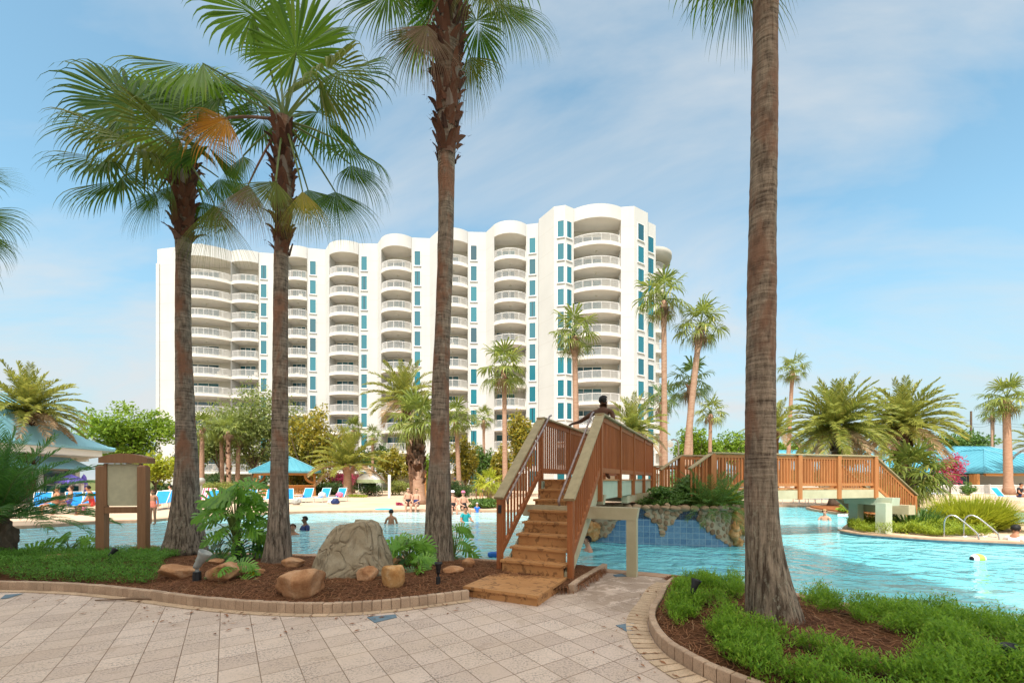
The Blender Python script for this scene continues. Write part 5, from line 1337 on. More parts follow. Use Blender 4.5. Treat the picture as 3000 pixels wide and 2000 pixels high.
for bi, (L, Md, Rr) in enumerate(bays):
    arc = arc3(L, Md, Rr, 14); ch = (Rr-L).normalized(); nin = V((-ch.y, ch.x, 0)); dep = 2.3 if bi != 8 else 2.6
    w = (Rr-L).length; bL, bR = L+nin*dep, Rr+nin*dep
    wq(L, bL, 0, ZC); wq(bL, bR, 0, ZC, wall, 1); wq(bR, Rr, 0, ZC, wall, 1)
    for a, b in zip(arc, arc[1:]): wq(a, b, ZC, ZR)
    soff = MB(); soff.add([(p.x, p.y, ZC) for p in arc+[bR, bL]], [tuple(range(len(arc)+2))[::-1]]); soff.build('top_ceiling', M['soffit'], bl_)
    # balcony slab and railing meshes, shared by every storey of this bay
    off = [p+(p-(L+Rr)/2-nin*w*.2).normalized()*.02 for p in arc]
    ms = MB(); ms.prism([(p.x, p.y) for p in off]+[(bR.x-nin.x*.03, bR.y-nin.y*.03), (bL.x-nin.x*.03, bL.y-nin.y*.03)], 0, .42)
    cx_ = (L+Rr)/2+nin*.9; ms.lathe([(0, -.16), (.14, -.12), (.17, -.03), (.17, 0)], cx_, 8, 1)
    ms.add([], [])
    mr = MB(); rp = resample([p+nin*.13 for p in arc], 60)
    for a, b in zip(rp[::3], rp[3::3]): mr.beam(a+UP*1.52, b+UP*1.52, .06, .07); mr.beam(a+UP*.53, b+UP*.53, .045, .05)
    nb_ = int(sum((b-a).length for a, b in zip(rp, rp[1:]))/.125); bp = resample(rp, nb_)
    for i, p in enumerate(bp): mr.box((p.x, p.y, 1.02), (.032 if i % 10 else .06,)*2+(1.0,), rg.uniform(0, .1))
    mds = MB(); fx = [.04, .24, .44, .64]
    for i in range(3):
        a = bL.lerp(bR, fx[i]); b = bL.lerp(bR, fx[i+1]); c = (a+b)/2-nin*.03; rz = atan2(ch.y, ch.x)
        mds.box((c.x, c.y, .42+1.15), ((b-a).length-.1, .05, 2.3), rz, 1)
        e = b-nin*.04; mds.box((e.x, e.y, .42+1.15), (.07, .09, 2.36), rz, 0)
    c = bL.lerp(bR, .34)-nin*.04; mds.box((c.x, c.y, 2.76), ((bR-bL).length*.62, .09, .08), rz, 0)
    mss = MB(); sa, sb = bR-nin*.25, bR-nin*1.35; c = (sa+sb)/2-ch*.03; mss.box((c.x, c.y, .42+1.15), (1.0, .05, 2.3), atan2(nin.y, nin.x), 1)
    for q in (sa, sb, (sa+sb)/2): mss.box((q.x-ch.x*.04, q.y-ch.y*.04, 1.57), (.07, .09, 2.36), rz, 0)
    def mk(mb, nm, mats):
        me = bpy.data.meshes.new(nm); me.from_pydata(mb.v, [], mb.f); [me.materials.append(M[k]) for k in mats]; me.polygons.foreach_set('material_index', mb.m); return me
    a_, b_, c_ = mk(ms, 'balcony', ('soffit', 'backwall')), mk(mr, 'railing', ('raila',)), mk(mds, 'sliding_door', ('white', 'tealglass'))
    c2_ = mk(mds, 'sliding_door', ('white', 'darkglass'))
    d_ = mk(mss, 'side_door', ('white', 'tealglass'))
    for k in range(NF_):
        z = ZT-FH*k; place(d_, 'side_door', (0, 0, z), 0); o = place(a_, 'balcony', (0, 0, z), 0); r = place(b_, 'railing', (0, 0, 0), 0, o); place(c_ if rg.random() < .5 else c2_, 'sliding_door', (0, 0, z), 0)
    m = MB()                                        # a little balcony furniture here and there
    for k in range(NF_):
        for _ in range(1):
            if rg.random() < .4:
                q = L.lerp(Rr, rg.uniform(.2, .8))+nin*rg.uniform(.4, 1.2); z = ZT-FH*k+.42
                m.box((q.x, q.y, z+.42), (.5, .5, .06), rg.uniform(0, 3)); m.box((q.x+.2, q.y+.1, z+.7), (.08, .5, .55), rg.uniform(0, 3)); m.box((q.x, q.y, z+.2), (.4, .4, .4), 0)
    o = m.build('balcony_furniture', M['backwall'], bl_); o['kind'] = 'stuff'
back = [PU(1921, 57.8)+V((5, 20, 0)), PU(461, 63.8)+V((-4, 22, 0))]
wq(outline[-1], back[0], 0, ZR); wq(back[0], back[1], 0, ZR); wq(back[1], outline[0], 0, ZR)
wall.add([(p.x, p.y, ZR-.5) for p in outline+back], [tuple(range(len(outline)+2))])
wall.build('wall', [M['stucco'], M['backwall']], bl_)
for q in (PU(496, 63.45),):                                  # stepped edge of the left gable
    m = MB(); m.box((PU(463, 63.9).x+.2, PU(463, 63.9).y-.15, (ZR-2.4)/2), (.5, .4, ZR-2.4), .1); m.build('gable_pilaster', M['stucco'], bl_)
# round end with canopy
ce = PU(1903, 62.5); ra = (PU(1964, 62.5)-ce).length
m = MB(); m.lathe([(0, 35.2), (ra*.86, 35.2), (ra*.90, 35.5), (ra*.95, 35.6), (ra*.96, 35.95), (ra, 36.1), (ra, 36.7), (0, 36.75)], ce, 48); m.build('round_canopy', M['canopy_grey'], bl_, True)
rb = ra*.72; m = MB(); m.lathe([(rb*.62, 0), (rb*.62, 35.2)], ce, 32); m.build('round_end_wall', M['backwall'], bl_, True)
ms = MB(); ms.lathe([(0, 0), (rb, 0), (rb, .45), (0, .45)], ce, 40); mr = MB()
for i in range(90): a = 2*pi*i/90; mr.box((ce.x+cos(a)*(rb-.1), ce.y+sin(a)*(rb-.1), 1.02), (.035, .035, 1.0), a)
mr.lathe([(rb-.13, 1.48), (rb-.07, 1.48), (rb-.07, 1.55), (rb-.13, 1.55), (rb-.13, 1.48)], ce, 40)
a_, b_ = mk(ms, 'balcony', ('soffit',)), mk(mr, 'railing', ('raila',))
for k in range(NF_): o = place(a_, 'balcony', (0, 0, ZT-FH*k), 0); place(b_, 'railing', (0, 0, 0), 0, o)
m = MB(); q = PU(1636, 56); m.tube([(q.x, q.y, ZR-.5), (q.x, q.y, ZR+1.2)], .04, 6); m.build('mast', M['c_red'], bl_)
m = MB(); q = PU(590, 66); m.box((q.x, q.y, ZR+.7), (1.6, 1.4, 2.2)); m.box((q.x+1.3, q.y, ZR+.4), (.8, 1, 1.4)); m.build('rooftop_unit', M['soffit'], bl_)
# the sister block behind the viewer: it keeps the foreground in shade
sb_ = MB(); sb_.box((-12.25, -14, 19.2), (27.5, 10, 38.4)); tag(sb_.build('hotel_block', M['stucco']), 'white hotel block behind the viewpoint whose shade covers the foreground', 'apartment building')
# ------------------------------------------------------------------ palms beyond the pool
fp = farpalm
fp('sabal_palm', 'leaning-trunked sunlit fan palm whose head stands before the last-but-one balcony column', 1477, 1080, 36, 98, 1480, tpx=15, seed=101)
fp('sabal_palm', 'fan palm with a brown hanging skirt, head in front of the wide tower balconies', 1683, 975, 35, 88, 1692, tpx=18, seed=102, dead=6)
fp('sabal_palm', 'tallest far fan palm, its head against the right corner of the tower', 1945, 870, 31, 98, 1948, tpx=17, seed=103)
fp('sabal_palm', 'slanting fan palm just right of the tallest far palm', 2052, 950, 31, 92, 2003, tpx=19, seed=104, dead=5)
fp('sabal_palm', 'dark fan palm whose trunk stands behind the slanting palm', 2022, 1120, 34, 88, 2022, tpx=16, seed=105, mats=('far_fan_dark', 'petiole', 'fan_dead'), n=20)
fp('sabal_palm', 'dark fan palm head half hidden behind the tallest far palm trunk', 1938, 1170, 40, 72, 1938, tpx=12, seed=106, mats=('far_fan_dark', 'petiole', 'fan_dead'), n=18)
fp('sabal_palm', 'small fan palm with a thin reddish trunk left of the big right trunk', 2082, 1205, 46, 62, 2078, tpx=11, seed=107, n=20)
fp('sabal_palm', 'slim fan palm standing alone just right of the big right trunk', 2322, 1080, 48, 56, 2306, tpx=11, seed=108, n=22)
fp('sabal_palm', 'fan palm before the right blue-roofed building, its foot on the pool deck', 2948, 1165, 46, 78, 2955, tpx=19, seed=109)
fp('sabal_palm', 'thin distant fan palm left of the far right palm', 2905, 1210, 62, 40, 2908, tpx=6, seed=110, n=16)
fp('sabal_palm', 'thick sabal palm with a criss-crossed grey trunk beside the seated bathers', 1222, 1232, 28.6, 105, 1228, tpx=32, seed=111, boots=150, mats=('far_fan', 'petiole', 'fan_dead'), n=34, low=-.7, zb=0)
fp('sabal_palm', 'sabal palm with a pale leaning trunk right of the third big palm', 1336, 1225, 42, 72, 1347, tpx=13, seed=112, n=30)
fp('sabal_palm', 'small fan palm right of the leaning sabal, against the white wall', 1417, 1225, 50, 46, 1418, tpx=9, seed=113, n=22)
fp('sabal_palm', 'light green fan palm just right of the thick left palm trunk', 592, 1250, 46, 60, 591, tpx=13, seed=114, n=20)
fp('sabal_palm', 'reddish palm trunk left of the gazebo whose head hides in the oak', 648, 1262, 48, 48, 652, tpx=11, seed=115, n=18, bark='bark_far')
fp('sabal_palm', 'rough-barked palm next to the reddish one left of the gazebo', 668, 1255, 47, 50, 671, tpx=12, seed=116, n=18, boots=60)
fp('sabal_palm', 'third palm trunk left of the gazebo, nearest to its blue roof', 700, 1270, 49, 48, 694, tpx=12, seed=117, n=16)
fp('sabal_palm', 'small fan palm in the back by the tower, above the date palm', 1092, 1275, 52, 42, 1092, tpx=9, seed=118, n=20)
fp('sabal_palm', 'small olive fan palm behind the golden magnolia', 1034, 1255, 52, 44, 1034, tpx=9, seed=119, n=20, mats=('fan_olive', 'petiole', 'fan_dead'))
fp('date_palm', 'arching date palm with a short stout trunk beside the gazebo', 1019, 1362, 42, 112, 1018, 'feather', 25, 120, n=44, low=-.15)
fp('date_palm', 'tawny feather palm behind the crisscross-trunk sabal', 1185, 1165, 33, 112, 1215, 'feather', 22, 121, bark='bark_dark', n=46, boots=60)
fp('date_palm', 'large date palm at the right with pale dry lower fronds, standing on the mulch islet', 2450, 1240, 25.3, 135, 2447, 'feather', 26, 122, n=105, bark='bark_brown', boots=60, low=-.75, zb=.1)
fp('date_palm', 'large dark-trunked date palm right of the islet palm', 2645, 1238, 30, 128, 2640, 'feather', 36, 123, n=95, bark='bark_dark', boots=90, low=-.7)
fp('date_palm', 'date palm at far left over the clubhouse roof', 80, 1200, 30, 130, 80, 'feather', 32, 124, n=70, bark='bark_dark', boots=80)
fp('date_palm', 'feather palm rising behind the right rail of the near footbridge', 1852, 1255, 27, 105, 1855, 'feather', 20, 125, n=40, bark='bark_dark')
fp('date_palm', 'greyish feather palm half hidden behind the big right trunk', 2272, 1255, 40, 85, 2272, 'feather', 18, 126, n=40, bark='bark_dark', mats=('feather', 'petiole', 'feather_dry'))
fp('date_palm', 'feather palm whose frond tips show at the right edge', 3035, 1300, 48, 70, 3035, 'feather', 18, 127, n=30)
fp('palmetto_clump', 'broad shaggy fan palm clump at the right end of the far footbridge', 2672, 1392, 21, 118, 2680, 'fan', 24, 128, n=46, mats=('fan_olive', 'petiole', 'feather_dry'), low=-.9, dead=6, bark='bark_brown', group='low palm shrubs')
fp('palmetto_clump', 'bright yellow-green fan palm shrub left of the footbridge stairs', 1432, 1418, 26, 58, 1435, 'fan', 14, 129, n=26, mats=('yellowgreen', 'petiole', 'feather_dry'), low=-.4, group='low palm shrubs')
fp('palmetto_clump', 'small fan palm shrub by the feet of the leaning sabal', 1300, 1300, 44, 40, 1302, 'fan', 9, 130, n=18, group='low palm shrubs')
# ------------------------------------------------------------------ broad-leaved trees and shrubs
tree('broadleaf_tree', 'large bright green rounded tree left of the tower', 368, 1268, 50, 270, 180, 9000, .24, 'treegreen', seed=201, ub=385, clumps=34)
tree('small_tree', 'small yellow-green tree right of the notice board', 455, 1372, 40, 130, 110, 3000, .17, 'yellowgreen', seed=202, ub=462)
tree('oak_tree', 'loose grey-green oak behind the gazebo, left of the golden magnolia', 745, 1262, 52, 285, 235, 14000, .20, 'oakgreen', seed=203, ub=765, clumps=60)
tree('oak_tree', 'thinner grey-green oak beside the first palm trunk', 640, 1285, 54, 150, 150, 5000, .19, 'oakgreen', seed=204, ub=645)
tree('magnolia_tree', 'golden-brown and green magnolia behind the gazebo roof', 915, 1310, 47, 185, 260, 8500, .23, 'magnolia', seed=205, ub=912, clumps=40, flat=.1)
tree('magnolia_tree', 'magnolia low behind the date palm and white canopy', 1150, 1362, 46, 90, 130, 3000, .20, 'magnolia', seed=206, flat=.1)
tree('magnolia_tree', 'magnolia between the leaning sabal and the green tree', 1365, 1355, 46, 85, 150, 3200, .20, 'magnolia', seed=207, flat=.1)
tree('magnolia_tree', 'magnolia rising just left of the footbridge stair rail', 1525, 1290, 44, 90, 190, 4200, .21, 'magnolia', seed=208, flat=.1, clumps=30)
tree('small_tree', 'green airy small tree against the white tower wall', 1412, 1362, 50, 110, 130, 3600, .17, 'greenbush', seed=209)
tree('small_tree', 'green small tree behind the date palm crown', 1100, 1345, 53, 110, 100, 3000, .17, 'greenbush', seed=210)
tree('broadleaf_tree', 'bright green tree behind the lamp post, left of the thin reddish palm', 2045, 1310, 66, 140, 130, 4200, .28, 'treegreen', seed=211)
tree('broadleaf_tree', 'bright green tree beside the big right trunk', 2165, 1318, 68, 170, 120, 4600, .28, 'treegreen', seed=212)
tree('broadleaf_tree', 'bright green tree right behind the big right trunk', 2310, 1330, 68, 130, 90, 3200, .28, 'treegreen', seed=213)
tree('broadleaf_tree', 'green tree behind the right blue roof', 2830, 1305, 75, 160, 100, 3800, .30, 'greenbush', seed=214)
tree('broadleaf_tree', 'fresh green tree between the thick left palm trunk and the reddish palm trunks', 560, 1330, 55, 150, 170, 5200, .19, 'greenbush', seed=215, ub=565)
tree('small_tree', 'round green tree low behind the gazebo roof', 850, 1375, 53, 150, 110, 4200, .18, 'greenbush', seed=216)
tree('small_tree', 'green tree just left of the tall sunlit palm before the tower', 1255, 1375, 52, 120, 130, 4200, .18, 'treegreen', seed=217)
tree('magnolia_tree', 'small golden magnolia behind the bright palmetto by the stairs', 1465, 1365, 48, 80, 130, 3200, .19, 'magnolia', seed=218, flat=.1)
def shrub(label, u, v, d, wpx, hpx, n, size, mt, seed, name='shrub', group=None, zb=0, cat='shrub', flat=.4):
    return tree(name, label, u, v, d, wpx, hpx, n, size, mt, 'bark_brown', seed, cat, group, zb, 22, flat, False)
shrub('pink flowering shrub behind the gazebo posts', 985, 1405, 49, 190, 60, 2000, .12, 'pink', 221, 'flowering_shrub')
shrub('pink-red flowering crape myrtle right of the palmetto clump', 2785, 1375, 34, 100, 110, 1500, .12, 'pink', 222, 'flowering_shrub')
shrub('dark green hedge behind the chairs at the gazebo', 960, 1432, 46.5, 170, 50, 3200, .13, 'darkhedge', 223, 'hedge')
shrub('round dark bush right of the date palm trunk', 1075, 1425, 42.5, 90, 60, 2200, .12, 'darkhedge', 224)
shrub('dark green bush inside the gazebo view, left of the leaning palm', 768, 1420, 48, 55, 60, 1200, .13, 'darkhedge', 225)
shrub('trimmed lime hedge right of the white canopy', 1170, 1428, 45, 110, 40, 2400, .11, 'limehedge', 226, 'hedge')
shrub('trimmed lime hedge left of the gazebo', 640, 1430, 46, 150, 50, 2600, .12, 'limehedge', 227, 'hedge')
shrub('lime hedge behind the leaning sabal trunk', 1400, 1432, 43, 150, 40, 2400, .11, 'limehedge', 228, 'hedge')
shrub('dark shrub at the foot of the first palm trunk row', 640, 1402, 52, 120, 40, 1500, .14, 'darkhedge', 229)
shrub('yellow-green low border plants below the date palm', 1045, 1456, 40, 85, 22, 1500, .09, 'limefern', 230)
shrub('small reddish flowering plants right of the date palm bed', 1020, 1466, 39.5, 50, 12, 500, .07, 'pink', 231, 'flowering_shrub')
shrub('reddish flowering plant left of the seated bathers', 1172, 1480, 27.5, 34, 20, 500, .07, 'pink', 232, 'flowering_shrub')
shrub('green bush right of the seated bathers with caps', 1415, 1470, 25, 110, 34, 2400, .09, 'greenbush', 233)
shrub('lime plants under the yellow-green palmetto', 1425, 1480, 25.5, 60, 40, 1400, .1, 'limefern', 234)
shrub('dark bush behind the left clubhouse terrace', 470, 1425, 44, 70, 50, 1300, .13, 'darkhedge', 235)
shrub('green ivy clump growing on the islet date palm trunk', 2485, 1335, 24.8, 62, 70, 1800, .10, 'limefern', 236)
shrub('green hedge seen through the far footbridge balusters', 2420, 1400, 50, 420, 60, 3600, .17, 'darkhedge', 237, 'hedge')
shrub('green hedge behind the low landing railing', 2010, 1400, 44, 260, 70, 2600, .16, 'greenbush', 238, 'hedge')
shrub('leafy plant by the white railing at the right', 2835, 1432, 44, 50, 40, 900, .12, 'greenbush', 239)
shrub('small yellow plant on the mulch islet under the far footbridge', 2485, 1489, 21, 60, 28, 1000, .09, 'limefern', 240)
shrub('long dark hedge behind the loungers at the thick left palm', 560, 1428, 48, 190, 52, 3600, .13, 'greenbush', 245, 'hedge')
shrub('green hedge in front of the ground floor right of the canopy', 1270, 1428, 46, 130, 50, 3000, .12, 'greenbush', 246, 'hedge')
shrub('dense bush behind the bathers with caps', 1345, 1440, 40, 110, 56, 2800, .11, 'darkhedge', 247)
# shrubs on the tiled island
shrub('dense green shrub on the left half of the tiled island', 1950, 1458, 12.0, 180, 64, 5200, .050, 'greenbush', 241, zb=.85)
shrub('green shrub on the middle of the tiled island', 2030, 1435, 12.3, 150, 90, 5000, .055, 'greenbush', 242, zb=.85)
shrub('yellow-green fern spilling over the right end of the tiled island', 2140, 1462, 11.9, 80, 60, 2600, .045, 'limefern', 243, zb=.6)
def grassy(label, u, v, wpx, hpx, n, L, seed, mt, d=None, w=.02, name='strappy_plant', zb=0, sag=1.2, up=(.3, 1.45)):
    g = G(u, v, zb) if d is None else V((W(u, v, d).x, d, zb)); rg = random.Random(seed); R = wpx/2/F*g.y; m = MB()
    for i in range(n):
        a = rg.uniform(0, 6.28); q = sqrt(rg.random())*R*.62; p = g+V((cos(a)*q, sin(a)*q*.8, 0)); az = a+rg.uniform(-.7, .7); el = rg.uniform(*up)
        dd = V((cos(az)*cos(el), sin(az)*cos(el), sin(el))); l = L*rg.uniform(.7, 1.15); s = V((-sin(az), cos(az), 0)); vs = []; st = 5
        for k in range(st+1):
            t = k/st; ww = w*(1-t**2)+.001; vs += [p-s*ww, p+s*ww]; p = p+dd*l/st; dd = (dd+V((0, 0, -sag*.16*(t+.3)))).normalized()
        m.add(vs, [(2*k, 2*k+1, 2*k+3, 2*k+2) for k in range(st)])
    return tag(m.build(name, M[mt]), label, 'plant')
grassy('large mound of yellow-green grassy leaves by the grab rails', 2845, 1548, 215, 110, 4200, 1.12, 251, 'yellowgreen', w=.018, sag=1.25)
grassy('strappy green plant right of the far bridge pier', 2690, 1555, 130, 90, 240, .85, 252, 'strap', w=.035)
grassy('strappy dark green plant under the far footbridge stairs', 2740, 1545, 80, 70, 130, .8, 253, 'strap', w=.03)
grassy('agave-like strappy plant at the end of the near footbridge', 1918, 1450, 70, 50, 70, .5, 254, 'strap', d=13.6, w=.03, zb=.88)
m = MB(); rg = random.Random(260)
for cx_, cy_ in (((2085-1500)/F*11.75, 11.75),):
    for i in range(80):
        f = (i+.5)/60; az = i*2.39996; el = lerp(1.4, .05, f); q = V((cx_+cos(az)*.25, cy_+sin(az)*.25, .95))
        feather(m, q, (cos(az)*cos(el), sin(az)*cos(el), sin(el)), rg.uniform(.85, 1.2), 30, .24, 0, 1, 1.0, rg, .010, .85, .2, 7, .008)
tag(m.build('feather_palm_shrub', [M['greenbush'], M['petiole']]), 'bright feathery palm shrub on the tiled island in front of the railing', 'palm shrub')
m = MB()
for i in range(30):
    f = (i+.5)/30; az = i*2.39996; el = lerp(1.3, .0, f); q = V(((2142-1500)/F*11.8, 11.8, .95))
    feather(m, q, (cos(az)*cos(el), sin(az)*cos(el), sin(el)), rg.uniform(.7, .95), 26, .16, 0, 1, 1.2, rg, .007, .85, .2, 7, .008)
tag(m.build('feather_palm_shrub', [M['limefern'], M['petiole']]), 'yellow-green feathery shrub drooping over the right end of the tiled island', 'palm shrub')
penp = [(p.x, p.y) for p in pen]
def pickpen(rg):
    for _ in range(80):
        x, y = rg.uniform(10.2, 14.3), rg.uniform(12.4, 15.6)
        if abs(x-11.75-(13.3-y)*.5) < .32 and y < 13.5: continue
        if pip(penp, x, y) and pip(penp, x, y-.22) and pip(penp, x-.2, y): return V((x, y, 0)), .12+.38*max(0, noise.noise(V((x*1.3, y*1.3, 9)))+.45)
sprigs('fern_ground_cover', 'yellow-green fern ground cover around the far bridge pier', 'limefern', 9000, pickpen, .4, .15, .011, 5, seed=63, lean=.6, up=.9)
# ------------------------------------------------------------------ buildings around the deck
def hiproof(mb, x0, x1, y0, y1, ze, zr, m=0, ridge=None, th=.18, seams=.5):
    w = min(x1-x0, y1-y0)/2
    if x1-x0 >= y1-y0: r0, r1 = V((x0+w*.9, (y0+y1)/2, zr)), V((x1-w*.9, (y0+y1)/2, zr))
    else: r0, r1 = V(((x0+x1)/2, y0+w*.9, zr)), V(((x0+x1)/2, y1-w*.9, zr))
    c = [V((x0, y0, ze)), V((x1, y0, ze)), V((x1, y1, ze)), V((x0, y1, ze))]
    P = c+[r0, r1]+[p-UP*th for p in c]
    mb.add(P, [(0, 1, 5, 4), (1, 2, 5), (2, 3, 4, 5), (3, 0, 4), (0, 6, 7, 1), (1, 7, 8, 2), (2, 8, 9, 3), (3, 9, 6, 0), (9, 8, 7, 6)] if x1-x0 >= y1-y0 else [(0, 1, 4), (1, 2, 5, 4), (2, 3, 5), (3, 0, 4, 5), (0, 6, 7, 1), (1, 7, 8, 2), (2, 8, 9, 3), (3, 9, 6, 0), (9, 8, 7, 6)], m)
    # standing seams on the front and the two ends
    n = max(2, int((x1-x0)/seams))
    for i in range(1, n):
        x = lerp(x0, x1, i/n); a = V((x, y0, ze))
        if x1-x0 >= y1-y0: f = min(1, (x-x0)/(w*.9), (x1-x)/(w*.9)); b = V((x, lerp(y0, (y0+y1)/2, f), lerp(ze, zr, f)))
        else: f = 1-abs(x-(x0+x1)/2)/((x1-x0)/2); b = V((x, lerp(y0, r0.y, f), lerp(ze, zr, f)))
        if (b-a).length > .2: mb.beam(a+UP*.02, b+UP*.02, .035, .06, m)
    n = max(2, int((y1-y0)/seams))
    for i in range(1, n):
        y = lerp(y0, y1, i/n)
        for x, xr in ((x0, r0.x), (x1, r1.x)):
            if x1-x0 >= y1-y0: f = 1-abs(y-(y0+y1)/2)/((y1-y0)/2); b = V((lerp(x, xr, f), y, lerp(ze, zr, f)))
            else: f = min(1, (y-y0)/(w*.9), (y1-y)/(w*.9)); b = V((lerp(x, xr, f), y, lerp(ze, zr, f)))
            a = V((x, y, ze))
            if (b-a).length > .2: mb.beam(a+UP*.02, b+UP*.02, .035, .06, m)
    mb.tube([r0+UP*.03, r1+UP*.03], .07, 6, m)
    for k in c: mb.tube([k+UP*.03, (r0 if (k-r0).length < (k-r1).length else r1)+UP*.03], .06, 6, m)
# clubhouse at left
M['limerim'] = mat('limerim', (.55, .68, .42), None, 5)
cl = thing('clubhouse', 'low clubhouse with a light blue metal roof and awnings at the left behind the pool', 'clubhouse', (-42, 40, 0))
T_ = W(338, 1316, 36); E_ = V((W(-330, 0, 21.5).x, 21.5, T_.z)); R1 = W(-10, 1250, 40); R2 = V((E_.x-3, 29, R1.z)); B1 = V((W(190, 0, 50).x, 50, T_.z)); B2 = V((E_.x-12, 44, T_.z))
def skewroof(mb, th=.18):
    P = [E_, T_, B1, B2, R2, R1]; mb.add(P+[p-UP*th for p in P[:4]], [(0, 1, 5, 4), (1, 2, 5), (2, 3, 4, 5), (3, 0, 4), (0, 6, 7, 1), (1, 7, 8, 2), (2, 8, 9, 3), (3, 9, 6, 0), (9, 8, 7, 6)])
    for i in range(1, 60):
        f = i/60; a = E_.lerp(T_, f); b = R2.lerp(R1, min(1, f*1.35)) if f < .74 else T_.lerp(R1, (1-f)/.26)
        mb.beam(a+UP*.02, b+UP*.02, .04, .06)
    for i in range(1, 16):
        f = i/16; a = T_.lerp(B1, f); b = T_.lerp(R1, f) if f < .6 else B1.lerp(R1, (1-f)/.4); mb.beam(a+UP*.02, b+UP*.02, .04, .06)
    mb.tube([R2+UP*.04, R1+UP*.04, T_+UP*.04], .07, 6)
m = MB(); skewroof(m); m.build('roof', M['roof_pale'], cl)
fd = (T_-E_); fd.z = 0; fd.normalize(); fn_ = V((-fd.y, fd.x, 0))          # along the front, and inwards
def inset(k, kr): return [E_-fd*6+fn_*k, T_-fd*kr+fn_*k, B1+V((-.6, -k, 0)), B2+V((0, -k, 0))]
zf = T_.z-.19
m = MB(); m.prism([(p.x, p.y) for p in inset(.35, .9)], zf-.5, zf); m.build('fascia', M['white'], cl)
m = MB(); m.prism([(p.x, p.y) for p in inset(2.2, 1.5)], 0, zf-.5); m.build('wall', M['backwall'], cl)
w0, w1 = inset(2.18, 1.5)[0], inset(2.18, 1.5)[1]; za, zb_ = 3.45, 2.55
m = MB(); a, b = w0, w1-fd*.1; c, d = w1+fd*.3-fn_*1.5, w0-fn_*1.5
P = [V((a.x, a.y, za)), V((b.x, b.y, za)), V((c.x, c.y, zb_)), V((d.x, d.y, zb_))]; m.add(P+[p-UP*.07 for p in P], [(3, 2, 1, 0), (4, 5, 6, 7), (2, 3, 7, 6), (1, 2, 6, 5)])
e = V((c.x, c.y, 0))+fd*1.1+fn_*1.6; f_ = b+fd*.6+fn_*1.0; m.add([V((b.x, b.y, za)), V((f_.x, f_.y, za)), V((e.x, e.y, zb_)), V((c.x, c.y, zb_))], [(0, 1, 2, 3), (3, 2, 1, 0)])
L_ = (w1-w0).length
for i in range(int(L_/.5)): q = w1-fd*(.2+i*.5); m.beam(q+UP*(za+.02), q-fn_*1.5+UP*(zb_+.02), .05, .05)
m.build('awning', M['roof_pale'], cl)
for i in range(6):
    q = w1-fd*(1.5+i*3.1); m = MB(); m.box((q.x-fn_.x*.03, q.y-fn_.y*.03, 1.2), (2.3, .1, 2.3), atan2(fd.y, fd.x)); m.build('glass_door', M['darkglass'], cl)
    q = w1-fd*(-.05+i*3.1)-fn_*.25; m = MB(); m.box((q.x, q.y, zb_/2+.2), (.42, .42, zb_+.4), atan2(fd.y, fd.x)); m.build('column', M['white'], cl)
xe = T_.x
m = MB(); tw = thing('terrace_wall', 'low cream terrace wall with glass panels and white posts before the clubhouse', 'wall', (xe-8, 33.5, 0)); m.box((xe-5.5, 31.6, .34), (15, .3, .68)); m.build('base', M['backwall'], tw)
m = MB()
for i in range(9): m.box((xe-12.4+i*1.75, 31.6, .98), (.2, .2, .95))
m.box((xe-5.5, 31.6, 1.28), (15, .07, .05)); m.build('posts', M['white'], tw)
m = MB()
for i in range(8): m.box((xe-11.5+i*1.75, 31.6, .95), (1.5, .02, .5))
m.build('glass_panels', M['tealglass'], tw)
# right building
rbld = thing('pool_house', 'long cream pool building with a blue metal roof and brown posts at the right', 'pool house', (62, 56, 0)); dR = 52.0
x0, x1 = W(2480, 0, dR).x, W(3120, 0, dR).x
m = MB(); hiproof(m, x0, x1+6, dR, dR+15, W(0, 1382, dR).z, W(0, 1308, dR+7).z, 0, seams=.7); hiproof(m, W(2832, 0, dR).x, W(3075, 0, dR).x, dR-2.0, dR+10, W(0, 1381, dR-2).z, W(0, 1316, dR+2).z, 0, seams=.6); m.build('roof', M['roof'], rbld)
m = MB(); hiproof(m, W(2240, 0, 56).x, W(2560, 0, 56).x, 56, 66, W(0, 1372, 56).z, W(0, 1318, 60).z, 0, seams=.7); m.build('roof', M['roof'], rbld)
m = MB(); zt = W(0, 1383, dR).z-.22; m.box(((x0+x1)/2+3, dR+8.5, zt/2), (x1-x0, 11, zt)); m.box((W(2400, 0, 56).x, 61, 1.2), (12.5, 8, 2.4)); m.build('wall', M['backwall'], rbld)
m = MB(); m.box((W(2953, 0, dR).x, dR-1.7, zt-.05), (9.6, .25, .36)); m.build('beam', M['cedar'], rbld)
for u in (2862, 2885, 3040):
    m = MB(); p = W(u, 0, dR-1.7); m.box((p.x, p.y+(1.4 if u == 2885 else 0), zt/2), (.34, .34, zt)); m.build('post', M['cedar'], rbld)
m = MB()
for u, w in ((2820, 1.0), (2848, 1.0), (2740, 1.1), (2710, 1.1), (2770, .9)): m.box((W(u, 0, dR+2.9).x, dR+2.95, 1.35), (w, .1, 1.5), 0, 0)
m.build('window', M['tealglass'], rbld)
fn = thing('white_railing', 'white baluster railing along the terrace of the right pool building', 'railing', (55, 48, 0)); m = MB(); ya = 48.5
for i in range(150): m.box((W(2690, 0, ya).x+i*.11, ya, .5), (.035, .035, .95))
m.box((W(2690, 0, ya).x+8.2, ya, 1.0), (16.6, .07, .07)); m.box((W(2690, 0, ya).x+8.2, ya, .1), (16.6, .06, .06))
for i in range(7): m.box((W(2690, 0, ya).x+i*2.75, ya, .55), (.12, .12, 1.1))
m.build('railing', M['white'], fn)
